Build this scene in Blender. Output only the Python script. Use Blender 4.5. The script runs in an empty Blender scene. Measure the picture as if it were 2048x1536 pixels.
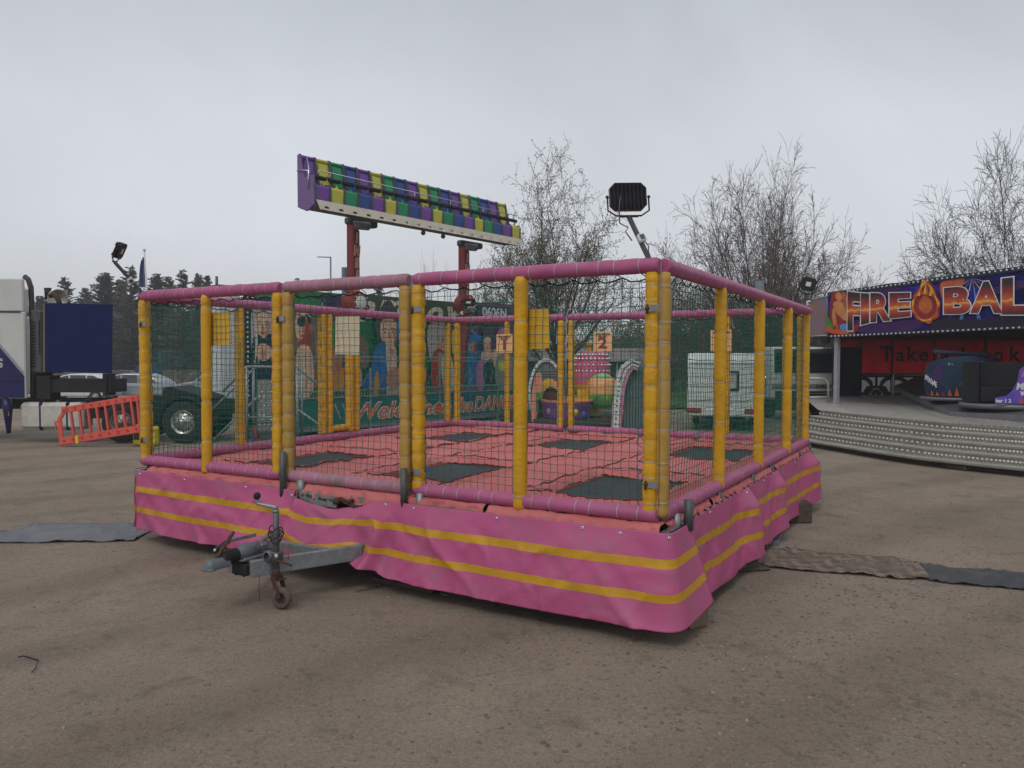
import bpy, math, random
from mathutils import Vector, Matrix, noise as mnoise
sin, cos, pi, R = math.sin, math.cos, math.pi, math.radians
random.seed(7)
SC = bpy.context.scene
COL = SC.collection
# ---------------- camera ----------------
FPX, CAMH, ROLL, PITCH = 1558.5, 2.3, .0035936, .0321259
FW = Vector((0, cos(PITCH), -sin(PITCH))); UP0 = Vector((0, sin(PITCH), cos(PITCH))); R0 = Vector((1, 0, 0))
RT = cos(ROLL)*R0 + sin(ROLL)*UP0; UPV = -sin(ROLL)*R0 + cos(ROLL)*UP0
CP = Vector((0, 0, CAMH))
cd = bpy.data.cameras.new('camera'); cam = bpy.data.objects.new('camera', cd); COL.objects.link(cam)
m3 = Matrix((RT, UPV, -FW)).transposed()
cam.matrix_world = Matrix.Translation(CP) @ m3.to_4x4()
cd.sensor_width = 36; cd.lens = FPX/2048*36; cd.clip_start = .05; cd.clip_end = 3000
SC.camera = cam
# ---------------- world, sun, exposure ----------------
SUN_EL, SUN_ROT = R(48), R(200)
W = bpy.data.worlds.new('World'); SC.world = W; W.use_nodes = True
nt = W.node_tree; nt.nodes.clear()
out = nt.nodes.new('ShaderNodeOutputWorld'); bg = nt.nodes.new('ShaderNodeBackground')
sky = nt.nodes.new('ShaderNodeTexSky'); sky.sky_type = 'NISHITA'; sky.sun_disc = False
sky.sun_elevation = SUN_EL; sky.sun_rotation = SUN_ROT; sky.air_density = 1; sky.dust_density = 4
hs = nt.nodes.new('ShaderNodeHueSaturation'); hs.inputs['Saturation'].default_value = .35
nt.links.new(sky.outputs[0], hs.inputs['Color'])
tc = nt.nodes.new('ShaderNodeTexCoord'); sx = nt.nodes.new('ShaderNodeSeparateXYZ'); nt.links.new(tc.outputs['Generated'], sx.inputs[0])
rp = nt.nodes.new('ShaderNodeValToRGB'); nt.links.new(sx.outputs['Z'], rp.inputs[0])
e = rp.color_ramp.elements
SKY = [(-.05, (4.7, 4.85, 5.1)), (.03, (5.1, 5.25, 5.5)), (.15, (5.7, 5.95, 6.35)), (.27, (5.6, 5.9, 6.35)), (.42, (4.4, 4.7, 5.15)), (.62, (4.3, 4.55, 4.9)), (1, (7.3, 7.5, 7.8))]
while len(e) < len(SKY): e.new(.5)
for i, (p_, c_) in enumerate(SKY):
    e[i].position = max(0, p_); e[i].color = (*[k*.1 for k in c_], 1)
nz = nt.nodes.new('ShaderNodeTexNoise'); nz.inputs['Scale'].default_value = 2.6; nz.inputs['Detail'].default_value = 6; nz.inputs['Distortion'].default_value = .5
nt.links.new(tc.outputs['Generated'], nz.inputs[0])
mr = nt.nodes.new('ShaderNodeMapRange'); mr.inputs[1].default_value = .3; mr.inputs[2].default_value = .7; mr.inputs[3].default_value = 9.0; mr.inputs[4].default_value = 10.9
nt.links.new(nz.outputs[0], mr.inputs[0])
vm = nt.nodes.new('ShaderNodeVectorMath'); vm.operation = 'SCALE'
nt.links.new(rp.outputs[0], vm.inputs[0]); nt.links.new(mr.outputs[0], vm.inputs['Scale'])
mx = nt.nodes.new('ShaderNodeMixRGB'); mx.inputs[0].default_value = .93
nt.links.new(hs.outputs[0], mx.inputs[1]); nt.links.new(vm.outputs[0], mx.inputs[2])
nt.links.new(mx.outputs[0], bg.inputs[0]); bg.inputs[1].default_value = .122
nt.links.new(bg.outputs[0], out.inputs[0])
sl = bpy.data.lights.new('sun', 'SUN'); sl.energy = .9; sl.angle = R(18); sl.color = (1, .97, .92)
so = bpy.data.objects.new('sun', sl); COL.objects.link(so)
so.rotation_euler = (R(90)-SUN_EL, 0, R(-20))
SC.view_settings.view_transform = 'Standard'; SC.view_settings.look = 'None'; SC.view_settings.gamma = 1; SC.view_settings.exposure = 0
SC.view_settings.use_curve_mapping = False
SC.cycles.use_denoising = True; SC.cycles.max_bounces = 6; SC.cycles.diffuse_bounces = 3; SC.cycles.volume_bounces = 1
# ---------------- helpers ----------------
def V(*a): return Vector(a)
def ray(x, y): return FW + (x-1024)/FPX*RT - (y-768)/FPX*UPV
def gz(x, y, z=0):
    d = ray(x, y); return CP + d*((z-CAMH)/d.z)
def gy(x, y, Y):
    d = ray(x, y); return CP + d*(Y/d.y)
def gpl(x, y, P0, n):
    d = ray(x, y); return CP + d*((P0-CP).dot(n)/d.dot(n))
def nz1(x, y=0, z=0): return mnoise.noise(Vector((x, y, z)))
def lerp(a, b, t): return a+(b-a)*t
def pw(tab, x):
    if x <= tab[0][0]: return tab[0][1]
    for (a, p), (b, q) in zip(tab, tab[1:]):
        if x <= b:
            t = (x-a)/(b-a); t = t*t*(3-2*t); return p+(q-p)*t
    return tab[-1][1]
MATS = {}
def mat(name, c, rough=.6, metal=0, var=.12, vs=6, bump=0, bs=60, dirt=None, dscale=2.5, damt=.5, c2=None, spec=.32, trans=0):
    if name in MATS: return MATS[name]
    m = bpy.data.materials.new(name); m.use_nodes = True; MATS[name] = m
    n = m.node_tree.nodes; l = m.node_tree.links; b = n['Principled BSDF']
    b.inputs['Roughness'].default_value = rough; b.inputs['Metallic'].default_value = metal
    b.inputs['Specular IOR Level'].default_value = spec
    t = n.new('ShaderNodeTexCoord'); no = n.new('ShaderNodeTexNoise'); no.inputs['Scale'].default_value = vs; no.inputs['Detail'].default_value = 5
    no.inputs['Roughness'].default_value = .65
    l.new(t.outputs['Object'], no.inputs['Vector'])
    mr = n.new('ShaderNodeMapRange'); mr.inputs[1].default_value = .3; mr.inputs[2].default_value = .7
    l.new(no.outputs[0], mr.inputs[0])
    mx = n.new('ShaderNodeMixRGB')
    k = c2 if c2 else tuple(min(1, v*(1+var)) for v in c)
    mx.inputs[1].default_value = (*(tuple(v*(1-var) for v in c) if not c2 else c), 1); mx.inputs[2].default_value = (*k, 1)
    l.new(mr.outputs[0], mx.inputs[0]); o = mx.outputs[0]
    if dirt:
        n2 = n.new('ShaderNodeTexNoise'); n2.inputs['Scale'].default_value = dscale; n2.inputs['Detail'].default_value = 8; n2.inputs['Roughness'].default_value = .7
        l.new(t.outputs['Object'], n2.inputs['Vector'])
        r2 = n.new('ShaderNodeMapRange'); r2.inputs[1].default_value = .48; r2.inputs[2].default_value = .72; r2.inputs[4].default_value = damt
        l.new(n2.outputs[0], r2.inputs[0]); m2 = n.new('ShaderNodeMixRGB'); m2.inputs[2].default_value = (*dirt, 1)
        l.new(r2.outputs[0], m2.inputs[0]); l.new(o, m2.inputs[1]); o = m2.outputs[0]
    l.new(o, b.inputs['Base Color'])
    if bump:
        n3 = n.new('ShaderNodeTexNoise'); n3.inputs['Scale'].default_value = bs; n3.inputs['Detail'].default_value = 4
        l.new(t.outputs['Object'], n3.inputs['Vector']); bp = n.new('ShaderNodeBump'); bp.inputs['Strength'].default_value = bump; bp.inputs['Distance'].default_value = .02
        l.new(n3.outputs[0], bp.inputs['Height']); l.new(bp.outputs[0], b.inputs['Normal'])
    if trans:
        tr = n.new('ShaderNodeBsdfTranslucent'); ms = n.new('ShaderNodeMixShader'); ms.inputs[0].default_value = trans
        l.new(o, tr.inputs[0]); l.new(b.outputs[0], ms.inputs[1]); l.new(tr.outputs[0], ms.inputs[2]); l.new(ms.outputs[0], n['Material Output'].inputs[0])
    return m
class MB:
    def __init__(s): s.v = []; s.f = []; s.m = []; s.sm = []
    def add(s, vs, fs, mi=0, smooth=False):
        o = len(s.v); s.v.extend(tuple(p) for p in vs)
        for f in fs:
            s.f.append(tuple(i+o for i in f)); s.m.append(mi); s.sm.append(smooth)
        return o
    def box(s, c, d, mi=0, rot=None, bev=0):
        x, y, z = d[0]/2, d[1]/2, d[2]/2; c = Vector(c)
        if bev > 0:
            b = min(bev, x*.9, y*.9, z*.9); P = []
            for sz in (-1, 1):
                for k, (hx, hy, hz) in enumerate(((x-b, y-b, z), (x, y, z-b))):
                    pass
            rings = [(-z, b), (-z+b, 0), (z-b, 0), (z, b)]
            for zz, ins in rings:
                for (px, py) in ((-x+b, -y+ins), (x-b, -y+ins), (x-ins, -y+b), (x-ins, y-b), (x-b, y-ins), (-x+b, y-ins), (-x+ins, y-b), (-x+ins, -y+b)):
                    P.append(Vector((px, py, zz)))
            F = []
            for r in range(3):
                for k in range(8): F.append((r*8+k, r*8+(k+1) % 8, r*8+8+(k+1) % 8, r*8+8+k))
            F.append(tuple(range(7, -1, -1))); F.append(tuple(range(24, 32)))
        else:
            P = [Vector((a*x, b*y, e*z)) for e in (-1, 1) for a, b in ((-1, -1), (1, -1), (1, 1), (-1, 1))]
            F = [(3, 2, 1, 0), (4, 5, 6, 7), (0, 1, 5, 4), (1, 2, 6, 5), (2, 3, 7, 6), (3, 0, 4, 7)]
        if rot is not None: P = [rot @ p for p in P]
        s.add([p+c for p in P], F, mi)
    def bar(s, a, b, w, h, mi=0, bev=0, upv=None):
        a = Vector(a); b = Vector(b); d = b-a; L = d.length; x = d/L
        u = Vector(upv) if upv else (Vector((0, 0, 1)) if abs(x.z) < .95 else Vector((0, 1, 0)))
        y = u.cross(x).normalized(); z = x.cross(y)
        rm = Matrix((x, y, z)).transposed()
        s.box((a+b)/2, (L, w, h), mi, rm, bev)
    def tube(s, pts, r, n=8, mi=0, cap=True, smooth=True, ph=0):
        pts = [Vector(p) for p in pts]; k = len(pts)
        rs = r if isinstance(r, (list, tuple)) else [r]*k
        t0 = (pts[1]-pts[0]).normalized(); ref = Vector((0, 0, 1)) if abs(t0.z) < .9 else Vector((1, 0, 0))
        a = t0.cross(ref).normalized(); vs = []
        for i in range(k):
            t = (pts[min(i+1, k-1)]-pts[max(i-1, 0)])
            t = t.normalized() if t.length > 1e-9 else t0
            a = (a-t*a.dot(t)); a = a.normalized() if a.length > 1e-6 else t.orthogonal().normalized()
            b = t.cross(a)
            for j in range(n):
                an = 2*pi*j/n+ph; vs.append(pts[i]+(a*cos(an)+b*sin(an))*rs[i])
        fs = [(i*n+j, i*n+(j+1) % n, i*n+n+(j+1) % n, i*n+n+j) for i in range(k-1) for j in range(n)]
        if cap: fs += [tuple(range(n-1, -1, -1)), tuple((k-1)*n+j for j in range(n))]
        s.add(vs, fs, mi, smooth)
    def lathe(s, prof, c=(0, 0, 0), n=24, mi=0, rot=None, smooth=True, mis=None, sx=1, sy=1):
        c = Vector(c); vs = []
        for (r, z) in prof:
            for j in range(n):
                p = Vector((r*cos(2*pi*j/n)*sx, r*sin(2*pi*j/n)*sy, z)); vs.append((rot @ p if rot is not None else p)+c)
        for i in range(len(prof)-1):
            fs = [(i*n+j, i*n+(j+1) % n, i*n+n+(j+1) % n, i*n+n+j) for j in range(n)]
            if i == 0: o = s.add(vs, fs, mis[0] if mis else mi, smooth)
            else:
                for f in fs: s.f.append(tuple(q+o for q in f)); s.m.append(mis[i] if mis else mi); s.sm.append(smooth)
    def sph(s, c, r, n=8, mi=0, sc=(1, 1, 1), rot=None):
        prof = [(max(1e-4, sin(pi*i/n))*r, -cos(pi*i/n)*r*sc[2]) for i in range(n+1)]
        s.lathe(prof, c, max(6, n+2), mi, rot, True, None, sc[0], sc[1])
    def prism(s, poly, ax, d, mi=0, mi_side=None, org=(0, 0, 0), rot=None):
        # poly: 2D points; ax 'y' -> (x,z) plane extruded along y by d (tuple lo,hi)
        lo, hi = d; n = len(poly); org = Vector(org)
        def P(p, t):
            v = {'y': Vector((p[0], t, p[1])), 'x': Vector((t, p[0], p[1])), 'z': Vector((p[0], p[1], t))}[ax]
            return (rot @ v if rot is not None else v)+org
        vs = [P(p, lo) for p in poly]+[P(p, hi) for p in poly]
        s.add(vs, [tuple(range(n)), tuple(range(2*n-1, n-1, -1))], mi)
        s.add(vs, [(i, (i+1) % n, n+(i+1) % n, n+i) for i in range(n)], mi if mi_side is None else mi_side)
    def grid(s, fn, nu, nv, mi=0, skip=None, smooth=True, mfn=None):
        vs = [fn(i/nu, j/nv) for i in range(nu+1) for j in range(nv+1)]; o = s.add(vs, [])
        for i in range(nu):
            for j in range(nv):
                if skip and skip((i+.5)/nu, (j+.5)/nv): continue
                a = o+i*(nv+1)+j; s.f.append((a, a+1, a+nv+2, a+nv+1)); s.m.append(mfn((i+.5)/nu, (j+.5)/nv) if mfn else mi); s.sm.append(smooth)
    def build_islands(s, name, mats, parent=None):
        par = list(range(len(s.v)))
        def fd(a):
            while par[a] != a: par[a] = par[par[a]]; a = par[a]
            return a
        for f in s.f:
            for q in f[1:]:
                a, b = fd(f[0]), fd(q)
                if a != b: par[a] = b
        g = {}
        for f, m_, q in zip(s.f, s.m, s.sm): g.setdefault(fd(f[0]), []).append((f, m_, q))
        o = None
        for fs in g.values():
            mb = MB(); ix = {}
            for f, m_, q in fs:
                for i in f:
                    if i not in ix: ix[i] = len(mb.v); mb.v.append(s.v[i])
                mb.f.append(tuple(ix[i] for i in f)); mb.m.append(m_); mb.sm.append(q)
            o = mb.build(name, mats, parent)
        return o
    def build(s, name, mats, parent=None, smooth=None):
        me = bpy.data.meshes.new(name); me.from_pydata(s.v, [], s.f)
        if not isinstance(mats, (list, tuple)): mats = [mats]
        for q in mats: me.materials.append(q)
        me.polygons.foreach_set('material_index', s.m)
        me.polygons.foreach_set('use_smooth', s.sm if smooth is None else [smooth]*len(s.f))
        me.update()
        o = bpy.data.objects.new(name, me); COL.objects.link(o)
        if parent: o.parent = parent
        return o
def tag(o, label=None, cat=None, group=None, kind=None):
    for k, v in (('label', label), ('category', cat), ('group', group), ('kind', kind)):
        if v: o[k] = v
    return o
def thing(name, label, cat, loc=(0, 0, 0), rz=0, group=None):
    o = bpy.data.objects.new(name, None); COL.objects.link(o); o.location = loc; o.rotation_euler = (0, 0, rz); o.empty_display_size = .2
    return tag(o, label, cat, group)
def kids(o): return [c for c in bpy.data.objects if c.parent == o]
def copy_tree(o, parent=None):
    c = o.copy(); COL.objects.link(c); c.parent = parent
    for ch in kids(o): copy_tree(ch, c)
    return c
def text_verts(s, size=1, bold=0, shear=0, extrude=0, sx=1):
    cu = bpy.data.curves.new('t', 'FONT'); cu.body = s; cu.size = size; cu.offset = bold; cu.shear = shear; cu.extrude = extrude; cu.align_x = 'CENTER'; cu.resolution_u = 4
    o = bpy.data.objects.new('t', cu); COL.objects.link(o); bpy.context.view_layer.update()
    me = bpy.data.meshes.new_from_object(o.evaluated_get(bpy.context.evaluated_depsgraph_get()))
    vs = [v.co.copy() for v in me.vertices]; fs = [tuple(p.vertices) for p in me.polygons]
    bpy.data.objects.remove(o); bpy.data.curves.remove(cu); bpy.data.meshes.remove(me)
    return [Vector((v.x*sx, v.y, v.z)) for v in vs], fs
def put_text(mb, s, fr, size, mi=0, bold=0, shear=0, sx=1, extrude=.004):
    # fr: function (x,y,out) -> world/local point
    vs, fs = text_verts(s, size, bold, shear, extrude, sx)
    mb.add([fr(v.x, v.y, v.z) for v in vs], fs, mi)
def smooth_loop(pts, k=5):
    n = len(pts); o = []
    for i in range(n):
        p0, p1, p2, p3 = [Vector(pts[(i+j-1) % n]).to_2d() if False else Vector((*pts[(i+j-1) % n], 0)) for j in range(4)]
        for q in range(k):
            t = q/k; v = .5*((2*p1)+(-p0+p2)*t+(2*p0-5*p1+4*p2-p3)*t*t+(-p0+3*p1-3*p2+p3)*t**3); o.append((v.x, v.y))
    return o
# ================= TRAMPOLINE TRAILER =================
TH = .527664; LU, LW = 6.847, 6.884
A0 = V(1.2202, 6.4215, 0); UU = V(-cos(TH), sin(TH), 0); WW = V(sin(TH), cos(TH), 0); B0 = A0+UU*LU
ZB, ZT = 1.006, 3.076
vinyl_pink = mat('pink_vinyl', (.38, .090, .20), .48, var=.14, vs=3, dirt=(.27, .14, .19), dscale=2.2, damt=.38, bump=.25, bs=14)
vinyl_faded = mat('faded_pink_vinyl', (.42, .15, .26), .6, c2=(.30, .17, .19), vs=2.2, dirt=(.17, .12, .11), dscale=3.5, damt=.75, bump=.3, bs=14)
vinyl_yel = mat('yellow_vinyl', (.60, .315, .010), .42, var=.10, vs=4, dirt=(.30, .17, .04), dscale=3, damt=.5, bump=.5, bs=18)
vinyl_tan = mat('faded_yellow_vinyl', (.42, .25, .055), .55, var=.14, vs=3, dirt=(.24, .16, .07), dscale=3, damt=.5, bump=.35, bs=18)
tie_m = mat('cable_tie', (.34, .33, .30), .5)
rope_dk = mat('dark_rope', (.008, .02, .018), .9)
net_m = mat('green_netting', (.003, .125, .088), .75, var=.3)
salmon = mat('salmon_vinyl', (.44, .095, .10), .62, c2=(.52, .155, .15), vs=1.2, dirt=(.38, .14, .12), dscale=3.5, damt=.5, bump=.7, bs=7)
bed_m = mat('bed_fabric', (.035, .038, .045), .75, var=.2, vs=3, dirt=(.07, .065, .06), dscale=2, damt=.5)
galv = mat('galvanised_steel', (.30, .33, .34), .48, .55, c2=(.20, .225, .235), vs=14, dirt=(.16, .13, .10), dscale=5, damt=.5, bump=.1)
galv_dk = mat('dark_steel', (.09, .10, .105), .5, .4, var=.3, dirt=(.07, .05, .04), dscale=5, damt=.5)
rust = mat('rusty_steel', (.10, .045, .025), .8, .2, c2=(.055, .035, .025), vs=20)
skirt_m = mat('skirt_vinyl', (.44, .082, .20), .46, var=.09, vs=1.3, dirt=(.24, .115, .15), dscale=2.6, damt=.7, bump=.25, bs=9)
stripe_m = mat('stripe_vinyl', (.48, .25, .010), .5, var=.08, vs=5, dirt=(.3, .18, .03), dscale=4, damt=.5, bump=.2, bs=40)
black_rub = mat('black_rubber', (.012, .012, .013), .65, dirt=(.06, .05, .04), dscale=6, damt=.5)
cast_m = mat('cast_coupling', (.13, .15, .17), .45, .3, dirt=(.06, .05, .04), dscale=7, damt=.6)
chrome = mat('chrome', (.6, .6, .6), .2, 1, var=.05)
white_pl = mat('white_plastic', (.62, .62, .60), .5, dirt=(.3, .28, .24), damt=.5)

TR = thing('trampoline_trailer', 'pink and yellow trampoline trailer enclosed by green netting on a striped pink skirt', 'trampoline', B0, -TH)

def pad_tube(mb, p0, p1, r, ties, n=12, sq=0, mi=0, tmi=None, wob=.06, seed=0, step=.022, rx=1, squeeze=.13, caps=True):
    p0 = Vector(p0); p1 = Vector(p1); D = p1-p0; L = D.length; x = D/L
    up = V(0, 0, 1) if abs(x.z) < .9 else V(1, 0, 0)
    a = x.cross(up).normalized(); b = a.cross(x)
    ss = sorted(set([0, L]+[i*step for i in range(1, int(L/step))]+[t+q for t in ties for q in (-.006, -.0035, .0035, .006) if 0 < t+q < L]))
    vs = []; fs = []; mi_l = []
    for i, s in enumerate(ss):
        d = min([abs(s-t) for t in ties] or [9]); k = 1-squeeze*math.exp(-(d/.016)**2)
        istie = d < .0045
        if istie: k += .03
        e = min(s, L-s)
        if e < .02: k *= .80+.2*(e/.02)
        for j in range(n):
            an = 2*pi*(j+.5)/n; ca, sa = cos(an), sin(an)
            if sq: q = (abs(ca)**sq+abs(sa)**sq)**(-1/sq)
            else: q = 1
            rr = r*k*q*(1+wob*nz1(s*7+seed, ca*1.1, sa*1.1+seed)+.5*wob*nz1(s*23+seed, ca*2, sa*2))
            vs.append(p0+x*s+a*ca*rr*rx+b*sa*rr)
        if i:
            st = any(abs((ss[i-1]+s)/2-t) < .0038 for t in ties)
            for j in range(n):
                o = (i-1)*n
                fs.append((o+j, o+(j+1) % n, o+n+(j+1) % n, o+n+j)); mi_l.append(tmi if (st and tmi is not None) else mi)
    o = mb.add(vs, [])
    for f, q in zip(fs, mi_l): mb.f.append(tuple(i+o for i in f)); mb.m.append(q); mb.sm.append(True)
    if caps:
        mb.f.append(tuple(o+i for i in range(n-1, -1, -1))); mb.m.append(mi); mb.sm.append(False)
        mb.f.append(tuple(o+(len(ss)-1)*n+i for i in range(n))); mb.m.append(mi); mb.sm.append(False)
    # knots of the ties
    if tmi is not None:
        for t in ties:
            if random.random() < .55:
                an = random.choice((-.9, -1.2, -1.6, -2.0)); pp = p0+x*t+a*cos(an)*r*.97*rx+b*sin(an)*r*.97
                mb.box(pp, (.011, .011, .011), tmi)

def ties(a, b, sp, j=.30):
    o = []; t = a+sp*.5
    while t < b-.03: o.append(t+random.uniform(-j, j)*sp); t += sp
    return o
def U2X(u): return LU-u
# side frames: function side(s along, out) -> local point.  front: s = u, right: s = w (u=0), back, left
SIDES = {'front': lambda s, z, o=0: V(LU-s, -o, z), 'right': lambda s, z, o=0: V(LU+o, s, z),
         'back': lambda s, z, o=0: V(LU-s, LW+o, z), 'left': lambda s, z, o=0: V(-o, s, z)}
RR = .066
def rail(side, s0, s1, z, m=None, name='rail_pad', seed=0, sag=0):
    f = SIDES[side]; mb = MB(); L = s1-s0
    pad_tube(mb, f(s0+.012, z), f(s1-.012, z), RR, ties(.08, L, .2), 14, 0, 0, 1, .05, seed, .03, squeeze=.06)
    return mb.build(name, [m or vinyl_pink, tie_m], TR)
def post(side, s, z0=.985, z1=3.02, m=None, sp=.165, r=.056, sq=5, out=0, seed=0, wob=.07, rx=1, nm='post_pad'):
    f = SIDES[side]; mb = MB()
    dx_ = random.uniform(-.008, .008); pad_tube(mb, f(s-dx_, z0, out), f(s+dx_, z1, out+random.uniform(-.006, .006)), r*random.uniform(.95, 1.06), ties(.02, z1-z0, sp*random.uniform(.85, 1.2)), 12, sq, 0, 1, wob, seed, .03, rx, random.uniform(.07, .15))
    return mb.build(nm, [m or vinyl_yel, tie_m], TR)
# front: three frames, the middle one (door frame) faded
for i, (a, b, mm) in enumerate(((.0, 2.53, None), (2.57, 4.31, vinyl_faded), (4.35, 6.85, None))):
    for z in (ZB, ZT):
        o = rail('front', a, b, z, mm, seed=i*3+z)
        if mm: o['label'] = 'grimy faded pink rail pad of the middle front frame'
post('front', .075, m=vinyl_yel, seed=1); post('front', 2.47, seed=2)
for s in (2.63, 4.25):
    o = post('front', s, m=vinyl_tan, seed=3+s, out=.002); o['label'] = 'faded brownish yellow post pad of the middle front frame'
post('front', 4.41, seed=5, m=vinyl_yel); post('front', 6.77, seed=6)
for s in (1.31, 5.59): post('front', s, .93, 3.04, sp=.56, r=.062, sq=0, out=.018, seed=s, wob=.035)
# right, back, left faces
rail('right', .05, LW, ZB, seed=8); rail('right', .05, LW, ZT, seed=9)
post('right', .06, m=vinyl_tan, seed=7.5, out=0)
for s in (1.77, 3.52, 5.23): post('right', s, .97, 3.03, sp=.52, r=.062, sq=3, out=.01, seed=s)
post('right', 6.77, seed=11, m=vinyl_yel)
for (a, b) in ((.02, 4.22), (4.30, LU)): rail('back', a, b, ZB, seed=a); rail('back', a, b, ZT, seed=a+1)
for s in (.10, 4.15, 4.37, 6.70): post('back', s, seed=s*3)
for s in (1.27, 5.53): post('back', s, .99, 3.03, sp=.4, seed=s*2, r=.05, sq=3)
rail('left', .05, LW, ZB, seed=14); rail('left', .05, LW, ZT, seed=15)
for s in (.07, 1.55, 3.20, 3.36, 3.86, 4.02, 6.74): post('left', s, 1.03 if s < 3 or s > 5 else 1.06, seed=s*5, sp=.165 if s not in (1.55,) else .5)
mb = MB(); pad_tube(mb, (0, 3.40, 1.14), (0, 3.82, 1.14), .055, [.1, .2, .33], 12, 0, 0, 1); mb.build('door_sill_pad', [vinyl_yel, tie_m], TR)
# steel tubes seen in the gaps
mb = MB()
for s in (2.55, 4.33):
    mb.tube([SIDES['front'](s, .96), SIDES['front'](s, 3.12)], .014, 8)
mb.tube([SIDES['right'](.0, .96, .0), SIDES['right'](.0, 3.10, 0)], .004, 6)
mb.tube([SIDES['back'](4.26, .96), SIDES['back'](4.26, 3.1)], .014, 8)
mb.build_islands('frame_tube', galv, TR)
# latches
def latch(side, s, z, out=.07):
    f = SIDES[side]; mb = MB(); p = f(s, z, out)
    q = f(s-.10, z, out+.0); mb.bar(p, q, .006, .055, 0); mb.tube([p+V(0, 0, .03), p+V(0, -.012, -.045)], .011, 8, 1)
    mb.sph(p, .022, 6, 1); return mb.build('latch', [galv, rust], TR)
for s, z in ((.09, 2.72), (.09, 1.27), (2.50, 2.78), (4.34, 2.73), (6.74, 2.72), (6.74, 1.27), (2.50, 1.19)): latch('front', s, z)
# ---------------- netting ----------------
def net(side, s0, s1, z0, z1, seed, cell=.076, out=-.03, holes=()):
    f = SIDES[side]; mb = MB(); nu = int((s1-s0)/cell); nv = int((z1-z0)/cell)
    def P(i, j):
        s = s0+(s1-s0)*i/nu; z = z0+(z1-z0)*j/nv
        ed = min(i, nu-i, j, nv-j); k = min(1, ed/4)
        ds = (.016*nz1(s*1.3+seed, z*1.6)+.010*nz1(s*6+seed, z*6))*k; dz = (.018*nz1(s*1.7+seed+9, z*1.2)+.010*nz1(s*6, z*6+seed+5))*k
        if j == nv: dz += -.018*abs(sin(i*.55+seed))-.01
        do = .035*nz1(s*.9+seed+3, z*.9)*k
        return f(s+ds, z+dz, out+do)
    G = [[P(i, j) for j in range(nv+1)] for i in range(nu+1)]
    r = .0031
    def skip(i, j):
        s = s0+(s1-s0)*i/nu; z = z0+(z1-z0)*j/nv
        return any(a < s < b and c < z < d for a, b, c, d in holes)
    def line(pts):
        o = [pts[0]]
        for a, b in zip(pts, pts[1:]):
            m_ = (a+b)/2+V(random.uniform(-1, 1), random.uniform(-1, 1), random.uniform(-1, 1))*.0035; o += [m_, b]
        mb.tube(o, r, 3, 0, False, True, random.random())
    for i in range(nu+1):
        run = []
        for j in range(nv+1):
            if skip(i, j):
                if len(run) > 1: line(run)
                run = []
            else: run.append(G[i][j])
        if len(run) > 1: line(run)
    for j in range(nv+1):
        run = []
        for i in range(nu+1):
            if skip(i, j):
                if len(run) > 1: line(run)
                run = []
            else: run.append(G[i][j])
        if len(run) > 1: line(run)
    for i in range(nu+1):
        for j in range(nv+1):
            if not skip(i, j):
                p = G[i][j]; q = .0058
                mb.add([p+V(q, 0, 0), p-V(q, 0, 0), p+V(0, q, 0), p-V(0, q, 0), p+V(0, 0, q), p-V(0, 0, q)],
                       [(0, 2, 4), (2, 1, 4), (1, 3, 4), (3, 0, 4), (2, 0, 5), (1, 2, 5), (3, 1, 5), (0, 3, 5)], 0, True)
    # border rope, looped over the rail and lashed to the pads
    top = [G[i][nv]+V(0, 0, .012+.016*sin(i*2.1+seed)) for i in range(0, nu+1)]
    mb.tube(top, .0062, 4, 1, True)
    for i in range(0, nu, 3):
        a = G[i][nv]; mb.tube([a, a+V(0, 0, .03)+(f(0, 0, .02)-f(0, 0, 0)), f(s0+(s1-s0)*(i+1)/nu, z1+.055, 0)], .0045, 4, 1)
    for i_ in (0, nu):
        ed = [G[i_][j]+V(0, 0, 0)+(f(.012*sin(j*1.9), 0)-f(0, 0)) for j in range(nv+1)]
        mb.tube(ed, .005, 4, 0)
        for j in range(1, nv, 2):
            mb.tube([G[i_][j], G[i_][j]+(f(.03 if i_ else -.03, 0)-f(0, 0))+V(0, 0, .02)], .004, 4, 0)
    return mb.build('safety_net', [net_m, rope_dk], TR)
ZN0, ZN1 = 1.055, 2.985
net('front', .12, 2.42, ZN0, ZN1-.01, 1.3); net('front', 2.69, 4.19, ZN0, ZN1-.01, 5.2); net('front', 4.47, 6.70, ZN0, ZN1, 8.8)
net('right', .13, LW-.12, ZN0, ZN1, 12.1); net('back', .17, 4.09, ZN0, ZN1, 21.); net('back', 4.43, LU-.16, ZN0, ZN1, 31.)
net('left', .13, 3.15, ZN0, ZN1, 40.); net('left', 4.08, LW-.16, ZN0, ZN1, 44.)
# loose blue lashing rope inside
mb = MB(); blue_rope = mat('blue_rope', (.03, .16, .24), .8)
for k in range(5):
    p = V(LU-.17, .03, 1.15+.13*k); pts = [p+V(-.02*random.random()-.03*sin(t*1.3+k), .02*sin(t), .045*t*random.uniform(.8, 1.2)-.1) for t in range(7)]
    mb.tube(pts, .0035, 5)
for k in range(4):
    p = V(LU-2.40, .04, 1.2+.12*k); mb.tube([p+V(.02*sin(t*1.7+k), .02*cos(t*1.9), -.05*t) for t in range(6)], .0035, 5)
mb.build_islands('lashing_rope', blue_rope, TR)
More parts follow.
